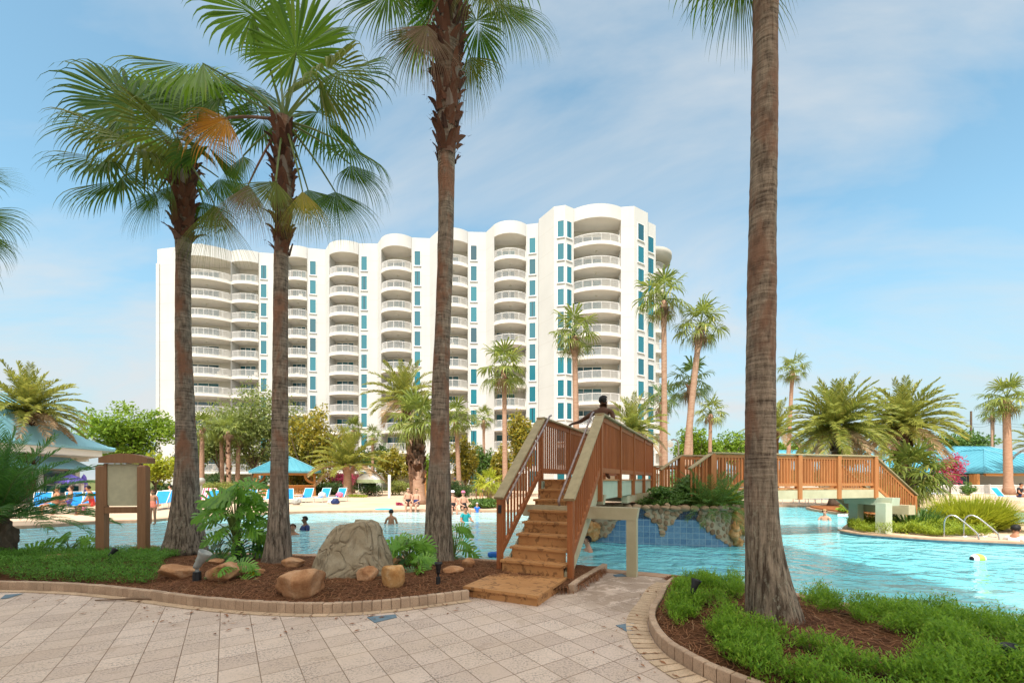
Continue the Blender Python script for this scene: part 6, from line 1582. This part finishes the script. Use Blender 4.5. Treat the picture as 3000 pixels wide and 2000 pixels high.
# gazebo with a blue roof, seen corner-on
gz = thing('gazebo', 'cedar gazebo bar with a light blue metal hip roof behind the pool loungers', 'gazebo', (W(832, 0, 44).x, 44, 0), radians(-42))
ga, gb = 7.3, 4.5; ze, zr = W(0, 1380, 43).z, W(0, 1340, 44).z
def gp(nm, m, mt, par=None): return m.build(nm, M[mt], par or gz, False, True)
m = MB(); hiproof(m, -ga/2, ga/2, -gb/2, gb/2, ze, zr, 0, seams=.5); gp('roof', m, 'roof')
zt = ze-.2; px_, py_ = ga/2-.5, gb/2-.45
for y in (-py_, py_): m = MB(); m.box((0, y, zt-.1), (ga-.8, .14, .22)); gp('eave_beam', m, 'cedar')
for x in (-px_, px_): m = MB(); m.box((x, 0, zt-.1), (.14, gb-1.1, .22)); gp('eave_beam', m, 'cedar')
for x in (-px_, px_):
    for y in (-py_, py_): m = MB(); m.box((x, y, zt/2-.1), (.2, .2, zt-.2)); gp('post', m, 'cedar')
for x in (-px_, px_):
    for y in (-py_, py_):
        for dx, dy in ((-math.copysign(1, x), 0), (0, -math.copysign(1, y))):
            m = MB(); pts = [V((x+dx*(.1+.85*sin(a)), y+dy*(.1+.85*sin(a)), zt-.95+.75*(1-cos(a)))) for a in [i*pi/2/8 for i in range(9)]]
            for a, b in zip(pts, pts[1:]): m.beam(a, b, .1, .22, 0, V((dy, dx, 0)).cross(V((dx, dy, 0))) if False else UP)
            gp('curved_brace', m, 'cedar')
for (x0_, y0_), (x1_, y1_) in (((-px_+2.2, -py_), (px_, -py_)), ((px_, -py_), (px_, py_))):
    m = MB(); d = V((x1_-x0_, y1_-y0_, 0)); L_ = d.length; rz = atan2(d.y, d.x); c = V((x0_+x1_, y0_+y1_, 0))/2
    m.box((c.x, c.y, 1.08), (L_+.2, .5, .07), rz); m.box((c.x, c.y, .92), (L_, .08, .24), rz); m.box((c.x, c.y, .12), (L_, .08, .2), rz)
    for i in range(int(L_/.14)): q = V((x0_, y0_, 0))+d*((i+.5)/int(L_/.14)); m.box((q.x, q.y, .5), (.085, .05, .75), rz)
    gp('bar_counter', m, 'cedar')
# white pop-up canopy, white pole, lamp post, utility poles, parasol
ct = thing('canopy_tent', 'white dome canopy with a pale green rim right of the date palm', 'canopy', (W(1086, 0, 43).x, 43, 0)); p = ct.location
m = MB(); m.lathe([(1.36, 1.62), (1.3, 1.8), (1.05, 2.1), (.65, 2.3), (.25, 2.38), (0, 2.39)], (p.x, p.y, 0), 24); m.build('dome', M['white'], ct, True)
m = MB(); m.lathe([(1.38, 1.32), (1.38, 1.66)], (p.x, p.y, 0), 24); m.build('rim', M['limerim'], ct)
for a in (.78, 2.36, 3.93, 5.5):
    m = MB(); m.tube([(p.x+1.3*cos(a), p.y+1.3*sin(a), 0), (p.x+1.3*cos(a), p.y+1.3*sin(a), 1.5)], .03, 6); m.build('leg', M['white'], ct)
m = MB(); q = W(1141, 0, 38); m.lathe([(.13, 0), (.13, 2.05), (.1, 2.1), (0, 2.1)], (q.x, q.y, 0), 14); tag(m.build('white_post', M['white'], None, True), 'plain white round post on the far deck', 'post')
q = W(1988, 0, 38); lm = thing('street_lamp', 'grey lamp post with a curved arm behind the footbridge', 'street lamp', (q.x, q.y, 0)); zt = W(0, 1283, 38).z
m = MB(); pts = [q*1, q*1]; pts = [V((q.x, q.y, 0)), V((q.x, q.y, zt-.6))]+[V((q.x-.45+.45*cos(a), q.y, zt-.6+.5*sin(a))) for a in (.5, 1, 1.57, 2.2)]
m.tube(pts, .075, 8); m.build('pole', M['greyplastic'], lm, True)
m = MB(); m.lathe([(0, 0), (.1, 0), (.28, -.25), (.3, -.5), (.2, -.62), (0, -.68)], (q.x-.78, q.y, zt-.15), 14); m.build('lamp_head', M['white'], lm, True)
for u, vt, lab in ((2845, 1204, 'left one of two wooden utility poles behind the right blue roof'), (2910, 1195, 'right one of two wooden utility poles behind the right blue roof')):
    q = W(u, 0, 85); t = thing('utility_pole', lab, 'utility pole', (q.x, q.y, 0), 0, 'utility poles beyond the pool house'); zt = W(0, vt, 85).z
    m = MB(); m.tube([(q.x, q.y, 0), (q.x, q.y, zt)], [.22, .16], 8); m.build('pole', M['bark_brown'], t)
    m = MB(); m.box((q.x-.6, q.y, zt-1.9), (1.6, .1, .1)); m.build('crossarm', M['bark_brown'], t)
m = MB(); a, b = W(2845, 1240, 85), W(2910, 1232, 85); e = W(3100, 1245, 85)
for o in (0, .55):
    for s, f in ((a, b), (b, e)):
        m.tube([s.lerp(f, k/8)+UP*(-o-1.3*sin(pi*k/8)*.35) for k in range(9)], .022, 4, 0, False)
tag(m.build('power_lines', M['black']), 'thin power lines strung between the utility poles', 'power line')
def parasol(label, u, vt, d, wpx, mt, closed=False):
    q = W(u, 0, d); t = thing('parasol', label, 'parasol', (q.x, q.y, 0)); zt = W(0, vt, d).z; r = wpx/2/F*d
    m = MB(); m.tube([(q.x, q.y, 0), (q.x, q.y, zt)], .03, 8); m.build('pole', M['white'], t)
    m = MB(); pr = [(0, zt), (r*.5, zt-.22), (r, zt-.55), (r, zt-.68)] if not closed else [(0, zt), (.14, zt-.25), (.24, zt-1.0), (.2, zt-1.35), (.05, zt-1.4)]
    m.lathe(pr, (q.x, q.y, 0), 8 if not closed else 12); m.build('canopy', M[mt], t)
parasol('open blue and white parasol before the clubhouse', 208, 1388, 31, 66, 'c_purple')
parasol('folded purple parasol right of the open one', 246, 1387, 32, 10, 'c_purple', True)
# ball sculpture on the left
q = W(590, 1408, 41); m = MB(); m.lathe([(.33*sin(a), -.33*cos(a)) for a in [i*pi/12 for i in range(13)]], q, 20); t = thing('ball_sculpture', 'grey ribbed ball on a post by the left palm trunk', 'ball ornament', (q.x, q.y, 0)); m.build('ball', M['greyplastic'], t, True)
m = MB(); m.tube([(q.x, q.y, 0), (q.x, q.y, q.z-.3)], .08, 8); m.build('post', M['greyplastic'], t)
q = W(1245, 0, 33); t = thing('sign_post', 'orange-brown wooden sign post beside the crisscross-trunk sabal', 'sign post', (q.x, q.y, 0)); m = MB(); m.box((q.x, q.y, 1.1), (.18, .18, 2.2)); m.build('post', M['cedar'], t); m = MB(); m.box((q.x-.12, q.y-.1, 1.65), (.08, .06, .8)); m.build('board', M['c_white'], t)
# ------------------------------------------------------------------ loungers
def mklounger():
    t = thing('sun_lounger', 'x', 'sun lounger', (0, 0, 0), 0, 'blue sling loungers round the pool'); KIDS[t.name] = []
    def pt(nm, m, mt): o = m.build(nm, M[mt], t, False, True); KIDS[t.name].append(o); KIDS[o.name] = []
    m = MB()
    for s in (-.32, .32): m.tube([(s, -.95, .34), (s, .25, .34), (s, .95, .34)], .022, 6); m.tube([(s, .2, .35), (s, .68, 1.02)], .02, 6)
    m.tube([(-.32, -.95, .34), (.32, -.95, .34)], .022, 6); m.tube([(-.32, .68, 1.02), (.32, .68, 1.02)], .02, 6); m.tube([(-.32, .55, .36), (-.32, .55, .82)], .012, 5); m.tube([(.32, .55, .36), (.32, .55, .82)], .012, 5)
    pt('frame', m, 'white')
    m = MB(); m.box((0, -.36, .355), (.6, 1.16, .02)); pt('seat', m, 'bluefabric')
    m = MB(); m.beam((0, .22, .37), (0, .68, 1.01), .60, .022); pt('backrest', m, 'bluefabric')
    for x in (-.32, .32):
        for y in (-.75, .75): m = MB(); m.tube([(x, y, 0), (x, y, .34)], .02, 6); pt('leg', m, 'white')
    return t
lg = mklounger(); first = True
LG = [(896, 1470, .06, 'blue lounger right behind the leaning palm trunk, before the bar counter'), (946, 1469, -.03, 'middle blue lounger of the trio beside the gazebo'), (993, 1468, -.08, 'blue lounger nearest the date palm'),
      (845, 1474, .5, 'blue lounger mostly hidden by the leaning palm trunk'), (792, 1474, .3, 'blue lounger left of the leaning palm trunk, in front of the gazebo guests'), (735, 1480, .5, 'blue lounger partly behind the large lobed-leaf plant'),
      (612, 1486, .1, 'lounger with a striped towel over its back, right of the thick palm'), (462, 1492, .25, 'blue lounger behind the child in the rainbow swimsuit'), (486, 1487, .45, 'blue lounger left of the thick palm trunk'), (255, 1497, .4, 'blue lounger just left of the notice board'), (222, 1497, .9, 'blue lounger behind the bather in the middle left'), (120, 1500, .7, 'blue lounger near the left feather palm'),
      (2706, 1456, 0, 'left blue lounger of the pair behind the grassy mound'), (2728, 1456, .1, 'right blue lounger of the pair behind the grassy mound'), (2942, 1466, .1, 'blue lounger beside the man in black at the right edge'),
      (2318, 1474, 1.5, 'flat blue lounger under the far footbridge, nearest the big trunk'), (2365, 1475, 1.5, 'middle flat blue lounger under the far footbridge'), (2410, 1475, 1.5, 'right flat blue lounger under the far footbridge')]
for u, v, rz, lab in LG:
    p = G(u, v)
    if first: lg.location = p; lg.rotation_euler = (0, 0, rz); lg['label'] = lab; first = False
    else: dup(lg, p, rz, lab)
def drape(label, u, v, w, h, mt, z=.0, d=None, name='towel', rz=0):
    p = G(u, v); m = MB(); n = 8; vs = []
    for i in range(n+1):
        for j in range(n+1):
            x, t = (i/n-.5)*w, j/n; vs.append(V((x, -.03+.05*sin(i*1.9)+(.30*(t-.5)), .36+h*t+.02*sin(i*2+j))))
    R = Matrix.Rotation(rz, 3, 'Z'); m.add([R@q+p for q in vs], [(i*(n+1)+j, (i+1)*(n+1)+j, (i+1)*(n+1)+j+1, i*(n+1)+j+1) for i in range(n) for j in range(n)])
    return tag(m.build(name, M[mt]), label, 'towel')
t = NT('stripes'); wv = t.new('TexWave', i_Vector=t.pos(), i_Scale=2.2, bands_direction='X'); M['stripes'] = t.fin(t.ramp(wv.outputs['Fac'], [(.45, (.75, .7, .7)), (.55, (.6, .08, .16))]), .8)
drape('red and white striped towel hanging over a lounger back', 612, 1478, .85, .75, 'stripes', rz=.1)
def heap(label, u, v, r, mt, name='bag', z=0, cat='bag'):
    p = G(u, v); m = MB(); m.blob(p+UP*(r*.6+z), (r, r*.7, r*.75), 3, .35, 2, int(u)); return tag(m.build(name, M[mt], None, True), label, cat)
heap('crumpled white towel on the middle lounger', 944, 1470, .28, 'c_white', 'towel', .36, 'towel'); heap('red-patterned towel on the lounger by the date palm', 995, 1469, .26, 'c_pink', 'towel', .36, 'towel')
heap('pale bag on the deck between two loungers', 868, 1478, .3, 'greyplastic'); heap('navy backpack between the two right loungers', 982, 1476, .28, 'c_navy'); heap('white bag beside the navy backpack', 970, 1475, .24, 'c_white'); heap('pink bag beside the bather left of the notice board', 236, 1502, .26, 'c_pink')
# little tables
def table(label, u, v, h=.55):
    p = G(u, v); t = thing('side_table', label, 'table', p, 0); m = MB(); m.lathe([(0, h-.03), (.4, h-.03), (.4, h), (0, h)], p, 18); m.build('top', M['white'], t)
    for k in range(3): a = k*2.1; m = MB(); m.tube([p+V((cos(a)*.3, sin(a)*.3, 0)), p+V((cos(a)*.15, sin(a)*.15, h-.03))], .02, 6); m.build('leg', M['white'], t)
table('small white table with a purple cup left of the gazebo lounger', 872, 1470); table('white table between the two seated guests left of the leaning palm', 775, 1462, .75)
# ------------------------------------------------------------------ people
BASE = dict(pelvis=(0, 0, .95), waist=(0, .01, 1.10), chest=(0, .02, 1.30), neckb=(0, .03, 1.47), neck=(0, .02, 1.54), jaw=(0, -.02, 1.61), cran=(0, .0, 1.69), top=(0, .0, 1.76),
            shL=(-.17, .03, 1.42), elL=(-.22, .04, 1.14), wrL=(-.22, -.04, .90), haL=(-.22, -.06, .81), shR=(.17, .03, 1.42), elR=(.22, .04, 1.14), wrR=(.22, -.04, .90), haR=(.22, -.06, .81),
            hiL=(-.095, 0, .90), knL=(-.10, -.02, .49), anL=(-.10, .02, .08), toL=(-.11, -.14, .03), hiR=(.095, 0, .90), knR=(.10, -.02, .49), anR=(.10, .02, .08), toR=(.11, -.14, .03))
EDG = [('pelvis', 'waist'), ('waist', 'chest'), ('chest', 'neckb'), ('neckb', 'neck'), ('neck', 'jaw'), ('jaw', 'cran'), ('cran', 'top')]
for s in 'LR': EDG += [('neckb', 'sh'+s), ('sh'+s, 'el'+s), ('el'+s, 'wr'+s), ('wr'+s, 'ha'+s), ('pelvis', 'hi'+s), ('hi'+s, 'kn'+s), ('kn'+s, 'an'+s), ('an'+s, 'to'+s)]
RAD = dict(pelvis=(.135, .105), waist=(.125, .095), chest=(.15, .105), neckb=(.085, .075), neck=(.055, .058), jaw=(.062, .078), cran=(.076, .092), top=(.05, .06), sh=(.062, .058), el=(.043, .043), wr=(.029, .027), ha=(.038, .02), hi=(.088, .09), kn=(.058, .06), an=(.038, .042), to=(.038, .025))
def skin(name, pts, edges, rads, mt, parent, sub=2, root='pelvis'):
    ks = list(pts); me = bpy.data.meshes.new(name); me.from_pydata([pts[k] for k in ks], [(ks.index(a), ks.index(b)) for a, b in edges], [])
    o = bpy.data.objects.new(name, me); C.objects.link(o); o.modifiers.new('skin', 'SKIN'); o.modifiers.new('sub', 'SUBSURF').levels = sub
    for i, k in enumerate(ks):
        sv = me.skin_vertices[0].data[i]; sv.radius = rads[k]; sv.use_root = (k == root)
    dg = bpy.context.evaluated_depsgraph_get(); n = bpy.data.meshes.new_from_object(o.evaluated_get(dg)); bpy.data.objects.remove(o)
    n.materials.clear(); n.materials.append(M[mt]); n.polygons.foreach_set('use_smooth', [True]*len(n.polygons)); n.polygons.foreach_set('material_index', [0]*len(n.polygons))
    r = bpy.data.objects.new(name, n); C.objects.link(r); r.parent = parent; return r
def person(label, loc, rz, sc=1.0, pose=None, sk='skin', hair='hair_brown', suit=None, hairlen=0, hat=None, fat=1.0, hands=False, female=False, shirt=None, turn=0, group=None):
    P = {k: V(v) for k, v in BASE.items()}
    for k, v in (pose or {}).items(): P[k] = V(v)
    if turn:
        c = P['neck']; R = Matrix.Rotation(turn, 3, 'Z')
        for k in ('jaw', 'cran', 'top'): P[k] = c+R@(P[k]-c)
    t = thing('person', label, 'person', loc, rz); t.scale = (sc,)*3
    R = {}
    for k in P:
        b = RAD.get(k) or RAD[k[:2]]; f = fat if k in ('pelvis', 'waist', 'chest') or k[:2] in ('hi', 'sh', 'kn', 'el') else 1; R[k] = (b[0]*f, b[1]*f)
    E = list(EDG)
    if hands:
        for s in 'LR':
            w, h = P['wr'+s], P['ha'+s]; d = (h-w).normalized(); sd = d.cross(UP).normalized()
            for j in range(5):
                b = h+sd*(j-1.8)*.018 if j < 4 else w.lerp(h, .4)+sd*.04; k1, k2 = f'f{s}{j}a', f'f{s}{j}b'; l = (.045, .052, .048, .038, .035)[j]
                P[k1] = b+d*l*.6+(UP*-.008 if j < 4 else sd*.012); P[k2] = P[k1]+d*l*.6-UP*(.022 if j < 4 else .008); R[k1] = (.0095, .0095); R[k2] = (.008, .008)
                E += [(('ha' if j < 4 else 'ha')+s, k1), (k1, k2)]
    skin('body', P, E, R, sk, t)
    hc = P['cran']; hd = (P['top']-P['neck']).normalized(); fw = V((sin(turn), -cos(turn), 0)); bk = -fw
    # nose and ears keep the head from reading as a ball
    sx = V((cos(turn), sin(turn), 0))
    m = MB(); m.blob(hc.lerp(P['jaw'], .45)+fw*.098, (.016, .022, .026), 2, 0); m.build('nose', M[sk], t, True, True)
    for s in (-1, 1):
        m = MB(); m.blob(hc.lerp(P['jaw'], .4)+sx*s*.083+bk*.005, (.012, .022, .034), 2, 0); m.build('ear', M[sk], t, True, True)
        m = MB(); m.blob(hc.lerp(P['jaw'], .12)+fw*.088+sx*s*.032, (.014, .009, .009), 2, 0); m.build('eye', M['c_black'], t, True, True)
    m = MB(); m.blob(P['jaw']+fw*.082, (.024, .008, .006), 2, 0); m.build('mouth', M['hair_brown'], t, True, True)
    if hat:
        m = MB(); m.lathe([(.15 if hat[1] else .106, .0), (.104, .01), (.10, .06), (.07, .095), (0, .105)], hc+hd*.035, 16); 
        if not hat[1]: m.blob(hc+fw*.12+hd*.04, (.075, .07, .012), 2, 0)
        m.build('hat', M[hat[0]], t, True, True)
    m = MB(); bm = bmesh.new(); bmesh.ops.create_icosphere(bm, subdivisions=3, radius=1); keep = {}
    for q in bm.verts:
        n = q.co; keep[q.index] = not (n.dot(fw) > .25 and n.dot(hd) < .5) and n.dot(hd) > -.75
    vs = [hc+hd*.018+V((q.co.x*.094, q.co.y*.108, q.co.z*.098))*(1+.12*noise.noise(q.co*5)+.05) for q in bm.verts]
    m.add(vs, [tuple(v.index for v in f.verts) for f in bm.faces if all(keep[v.index] for v in f.verts)]); bm.free()
    if hairlen: m.tube([hc+bk*.05, hc+bk*.10-hd*.08, hc+bk*.10-hd*hairlen], [.085, .08, .04], 10)
    m.build('hair', M[hair], t, True, True)
    if suit:
        ks = ['pelvis', 'waist', 'hiL', 'hiR']; ed = [('pelvis', 'waist'), ('pelvis', 'hiL'), ('pelvis', 'hiR')]; Q_ = {k: P[k] for k in ks}
        for s in 'LR': Q_['t'+s] = P['hi'+s].lerp(P['kn'+s], .18 if female else .62); ed.append(('hi'+s, 't'+s))
        Q_['waist'] = P['pelvis'].lerp(P['waist'], .35)
        if female: Q_['waist'] = P['waist']; Q_['chest'] = P['waist'].lerp(P['chest'], .92); ed.append(('waist', 'chest'))
        rr = {k: (R[k][0]*1.1, R[k][1]*1.1) for k in Q_ if k in R}; rr['waist'] = (.132*fat, .105*fat); rr['tL'] = rr['tR'] = (.085*fat,)*2; 
        if 'chest' in Q_: rr['chest'] = (.158*fat, .115*fat)
        skin('swimsuit', Q_, ed, rr, suit, t)
    if shirt:
        Q_ = {k: P[k] for k in ('pelvis', 'waist', 'chest', 'neckb', 'shL', 'shR')}; ed = [('pelvis', 'waist'), ('waist', 'chest'), ('chest', 'neckb'), ('neckb', 'shL'), ('neckb', 'shR')]
        for s in 'LR': Q_['s'+s] = P['sh'+s].lerp(P['el'+s], .55); ed.append(('sh'+s, 's'+s))
        rr = {k: (R[k][0]*1.13, R[k][1]*1.15) for k in Q_ if k in R}; rr['sL'] = rr['sR'] = (.06*fat,)*2; rr['neckb'] = (.09, .08)
        skin('shirt', Q_, ed, rr, shirt, t)
    return t
def mv(P, ks, o): return {k: tuple(V(P[k])+V(o)) for k in ks}
UPK = ['waist', 'chest', 'neckb', 'neck', 'jaw', 'cran', 'top', 'shL', 'elL', 'wrL', 'haL', 'shR', 'elR', 'wrR', 'haR']
def sitpose(lean=.0, h=.48):
    """seated on a ledge: pelvis at height h, facing -Y"""
    P = dict(BASE); o = V((0, 0, h-.87)); r = {}
    for k in UPK+['pelvis']: q = V(P[k])+o; q.y += lean*(q.z-h); r[k] = tuple(q)
    for s, x in (('L', -1), ('R', 1)):
        r['hi'+s] = (x*.095, -.02, h+.05); r['kn'+s] = (x*.13, -.43, h+.06); r['an'+s] = (x*.12, -.46, h-.36); r['to'+s] = (x*.12, -.60, h-.41)
        sh = V(r['sh'+s]); r['el'+s] = tuple(sh+V((x*.08, -.10, -.26))); r['wr'+s] = (x*.07, -.30, h+.18); r['ha'+s] = (x*.04, -.37, h+.16)
    return r
# man on the footbridge
mp = V((W(1766, 0, 9.75).x, 9.75, DK)); hz = V((1.43, 10.42, 3.04))
rzm = radians(150); Rm = Matrix.Rotation(-rzm, 3, 'Z'); sc = 1.075
tgt = Rm@(hz-mp)/sc
pose = dict(BASE); P = {}
P.update({'shR': (.21, .02, 1.44), 'shL': (-.21, .02, 1.44)})
side = 'R' if tgt.x > 0 else 'L'; sh = V(P['sh'+side]); d = tgt-sh
el = sh+d*.5+V((0, .05, -.06)); P['el'+side] = tuple(el); P['wr'+side] = tuple(sh+d*.9); P['ha'+side] = tuple(tgt)
ot = 'L' if side == 'R' else 'R'; x = -1 if ot == 'L' else 1; P['el'+ot] = (x*.25, .03, 1.16); P['wr'+ot] = (x*.22, -.10, .93); P['ha'+ot] = (x*.21, -.14, .85)
person('shirtless dark-haired man seen from behind on the footbridge, one arm on the rail', mp, rzm, sc, P, 'skin_dark', 'hair_black', 'c_navy', hands=True, fat=1.05, turn=-.5)
def swimmer(label, u, v, sink, rz=0, sc=1.0, **k):
    p = G(u, v, WZ); return person(label, (p.x, p.y, WZ-sink*sc), rz, sc, **k)
sw = dict(elL=(-.25, -.08, 1.16), wrL=(-.24, -.32, 1.14), haL=(-.22, -.40, 1.13), elR=(.25, -.08, 1.16), wrR=(.24, -.32, 1.14), haR=(.22, -.40, 1.13))
swimmer('shirtless boy with dark hair seen from behind, wading left of the third palm trunk', 1146, 1534, 1.18, pi+.3, .95, sk='skin_tan', hair='hair_black', pose=sw)
swimmer('dark-haired swimmer in blue leaning forward between the leaning palm and boulder', 893, 1553, 1.30, -.6, 1.0, sk='skin_brown', hair='hair_black', pose=sw, shirt='c_navy')
swimmer('swimmer whose head just shows at the right edge of the leaning palm trunk', 858, 1566, 1.44, .2, 1.0, sk='skin_tan', hair='hair_brown', pose=sw)
swimmer('swimmer in a teal and black rash vest right of the third palm trunk', 1364, 1527, 1.12, .5, .95, sk='skin_tan', hair='hair_black', pose=sw, shirt='c_teal')
swimmer('dark-haired child swimming under the near footbridge beside the pier post', 1721, 1614, 1.42, -1.4, 1.0, sk='skin', hair='hair_black', pose=sw)
swimmer('blond boy up to his chest in the pool near the palm islet', 2416, 1523, 1.32, -.8, 1.0, sk='skin', hair='hair_blond', pose=sw)
swimmer('short-haired man in a white shirt in the water at the right edge', 2976, 1592, 1.28, 1.9, 1.02, sk='skin_tan', hair='hair_black', pose=sw, shirt='c_white')
swimmer('small child in a blue ring and white cap near the shore by the capped women', 1398, 1500, 1.05, .4, .7, sk='skin', hair='c_white', pose=sw, shirt='c_blue')
# shore sitters
def sitter(label, u, v, rz, h=.40, sc=1.0, lean=.1, **k):
    p = G(u, v); return person(label, (p.x, p.y, 0), rz, sc, sitpose(lean, h), **k)
sitter('woman with sunglasses and pale hair sitting on the pool edge, left one of the pair', 1196, 1492, .25, .22, 1.05, sk='skin', hair='hair_grey', suit='c_black', fat=1.15, female=True)
sitter('reddish-blond woman sitting on the pool edge, right one of the pair', 1219, 1493, -.1, .22, 1.03, sk='skin', hair='hair_blond', suit='c_navy', fat=1.12, female=True)
sitter('woman in a black swimsuit and white cap sitting on the pool edge', 1327, 1499, .3, .12, 1.05, sk='skin', hair='hair_brown', suit='c_black', fat=1.1, female=True, hat=('c_white', 0))
sitter('woman in a black swimsuit and pink cap sitting on the pool edge', 1359, 1499, .5, .12, 1.03, sk='skin', hair='hair_brown', suit='c_black', fat=1.18, female=True, hat=('c_pink', 0))
p = G(448, 1527); person('small girl in a rainbow swimsuit standing in the shallows right of the notice board', (p.x, p.y, -.12), .1, .78, None, 'skin_tan', 'hair_brown', 'c_coral', .18, None, 1.0, False, True)
p = G(456, 1490); person('shirtless man standing behind the loungers with hands at his face', (p.x, p.y+2, 0), .1, 1.02, dict(elL=(-.30, -.16, 1.30), wrL=(-.10, -.26, 1.52), haL=(-.06, -.22, 1.60), elR=(.30, -.16, 1.30), wrR=(.10, -.26, 1.52), haR=(.06, -.22, 1.60)), 'skin', 'hair_brown', 'c_navy', fat=1.1)
sitter('tanned woman in a red top sitting on a lounger end left of the notice board', 272, 1506, -1.0, .40, 1.05, sk='skin_tan', hair='hair_black', suit='c_red', fat=1.05, female=True, lean=-.2)
sitter('person with light brown hair sitting on a lounger near the left feather palm', 200, 1504, -.8, .40, 1.03, sk='skin', hair='hair_brown', suit='c_purple', fat=1.1, female=True)
sitter('person lounging in a turquoise suit beside the left feather palm', 160, 1506, -.4, .40, 1.0, sk='skin_tan', hair='hair_brown', suit='c_teal', fat=1.1)
sitter('person in a white shirt sitting left of the thick palm trunk', 494, 1482, -1.2, .42, 1.0, sk='skin', hair='hair_black', shirt='c_white', suit='c_navy')
sitter('dark-haired woman seated at the small table left of the leaning palm', 731, 1462, -1.5, .45, 1.0, sk='skin_tan', hair='hair_black', suit='c_navy', female=True)
sitter('woman in a straw hat seated right of the dark-haired woman', 755, 1462, 1.2, .45, 1.0, sk='skin_tan', hair='hair_brown', suit='c_black', female=True, hat=('hair_blond', 1))
sitter('man in a black shirt sitting on a lounger at the right edge', 2985, 1472, .2, .42, 1.05, sk='skin_tan', hair='hair_black', shirt='c_black', suit='c_navy', fat=1.1, lean=-.15)
bend = {}
for k in UPK:
    q = V(BASE[k])-V((0, 0, .95)); q.rotate(Matrix.Rotation(1.05, 3, 'X')); bend[k] = tuple(q+V((0, 0, .95)))
for s, x in (('L', -1), ('R', 1)): sh = V(bend['sh'+s]); bend['el'+s] = tuple(sh+V((0, -.05, -.27))); bend['wr'+s] = tuple(sh+V((0, -.08, -.5))); bend['ha'+s] = tuple(sh+V((0, -.1, -.58)))
p = G(1386, 1466); person('person in a dark blue shirt bending over behind the pool edge plants', (p.x, p.y+3, 0), 1.5, 1.0, bend, 'skin_brown', 'hair_black', 'c_navy', shirt='c_navy')
p = G(1401, 1470); person('person in a yellow and white shirt next to the bending one', (p.x, p.y+3, 0), .3, .92, None, 'skin_tan', 'hair_brown', 'c_navy', shirt='c_yellow', fat=1.15)
p = G(1332, 1452); person('person in a dark top and cap walking behind the pale leaning palm trunk', (p.x, p.y, 0), .6, 1.0, None, 'skin_tan', 'hair_black', 'c_black', shirt='c_black', hat=('c_navy', 0))
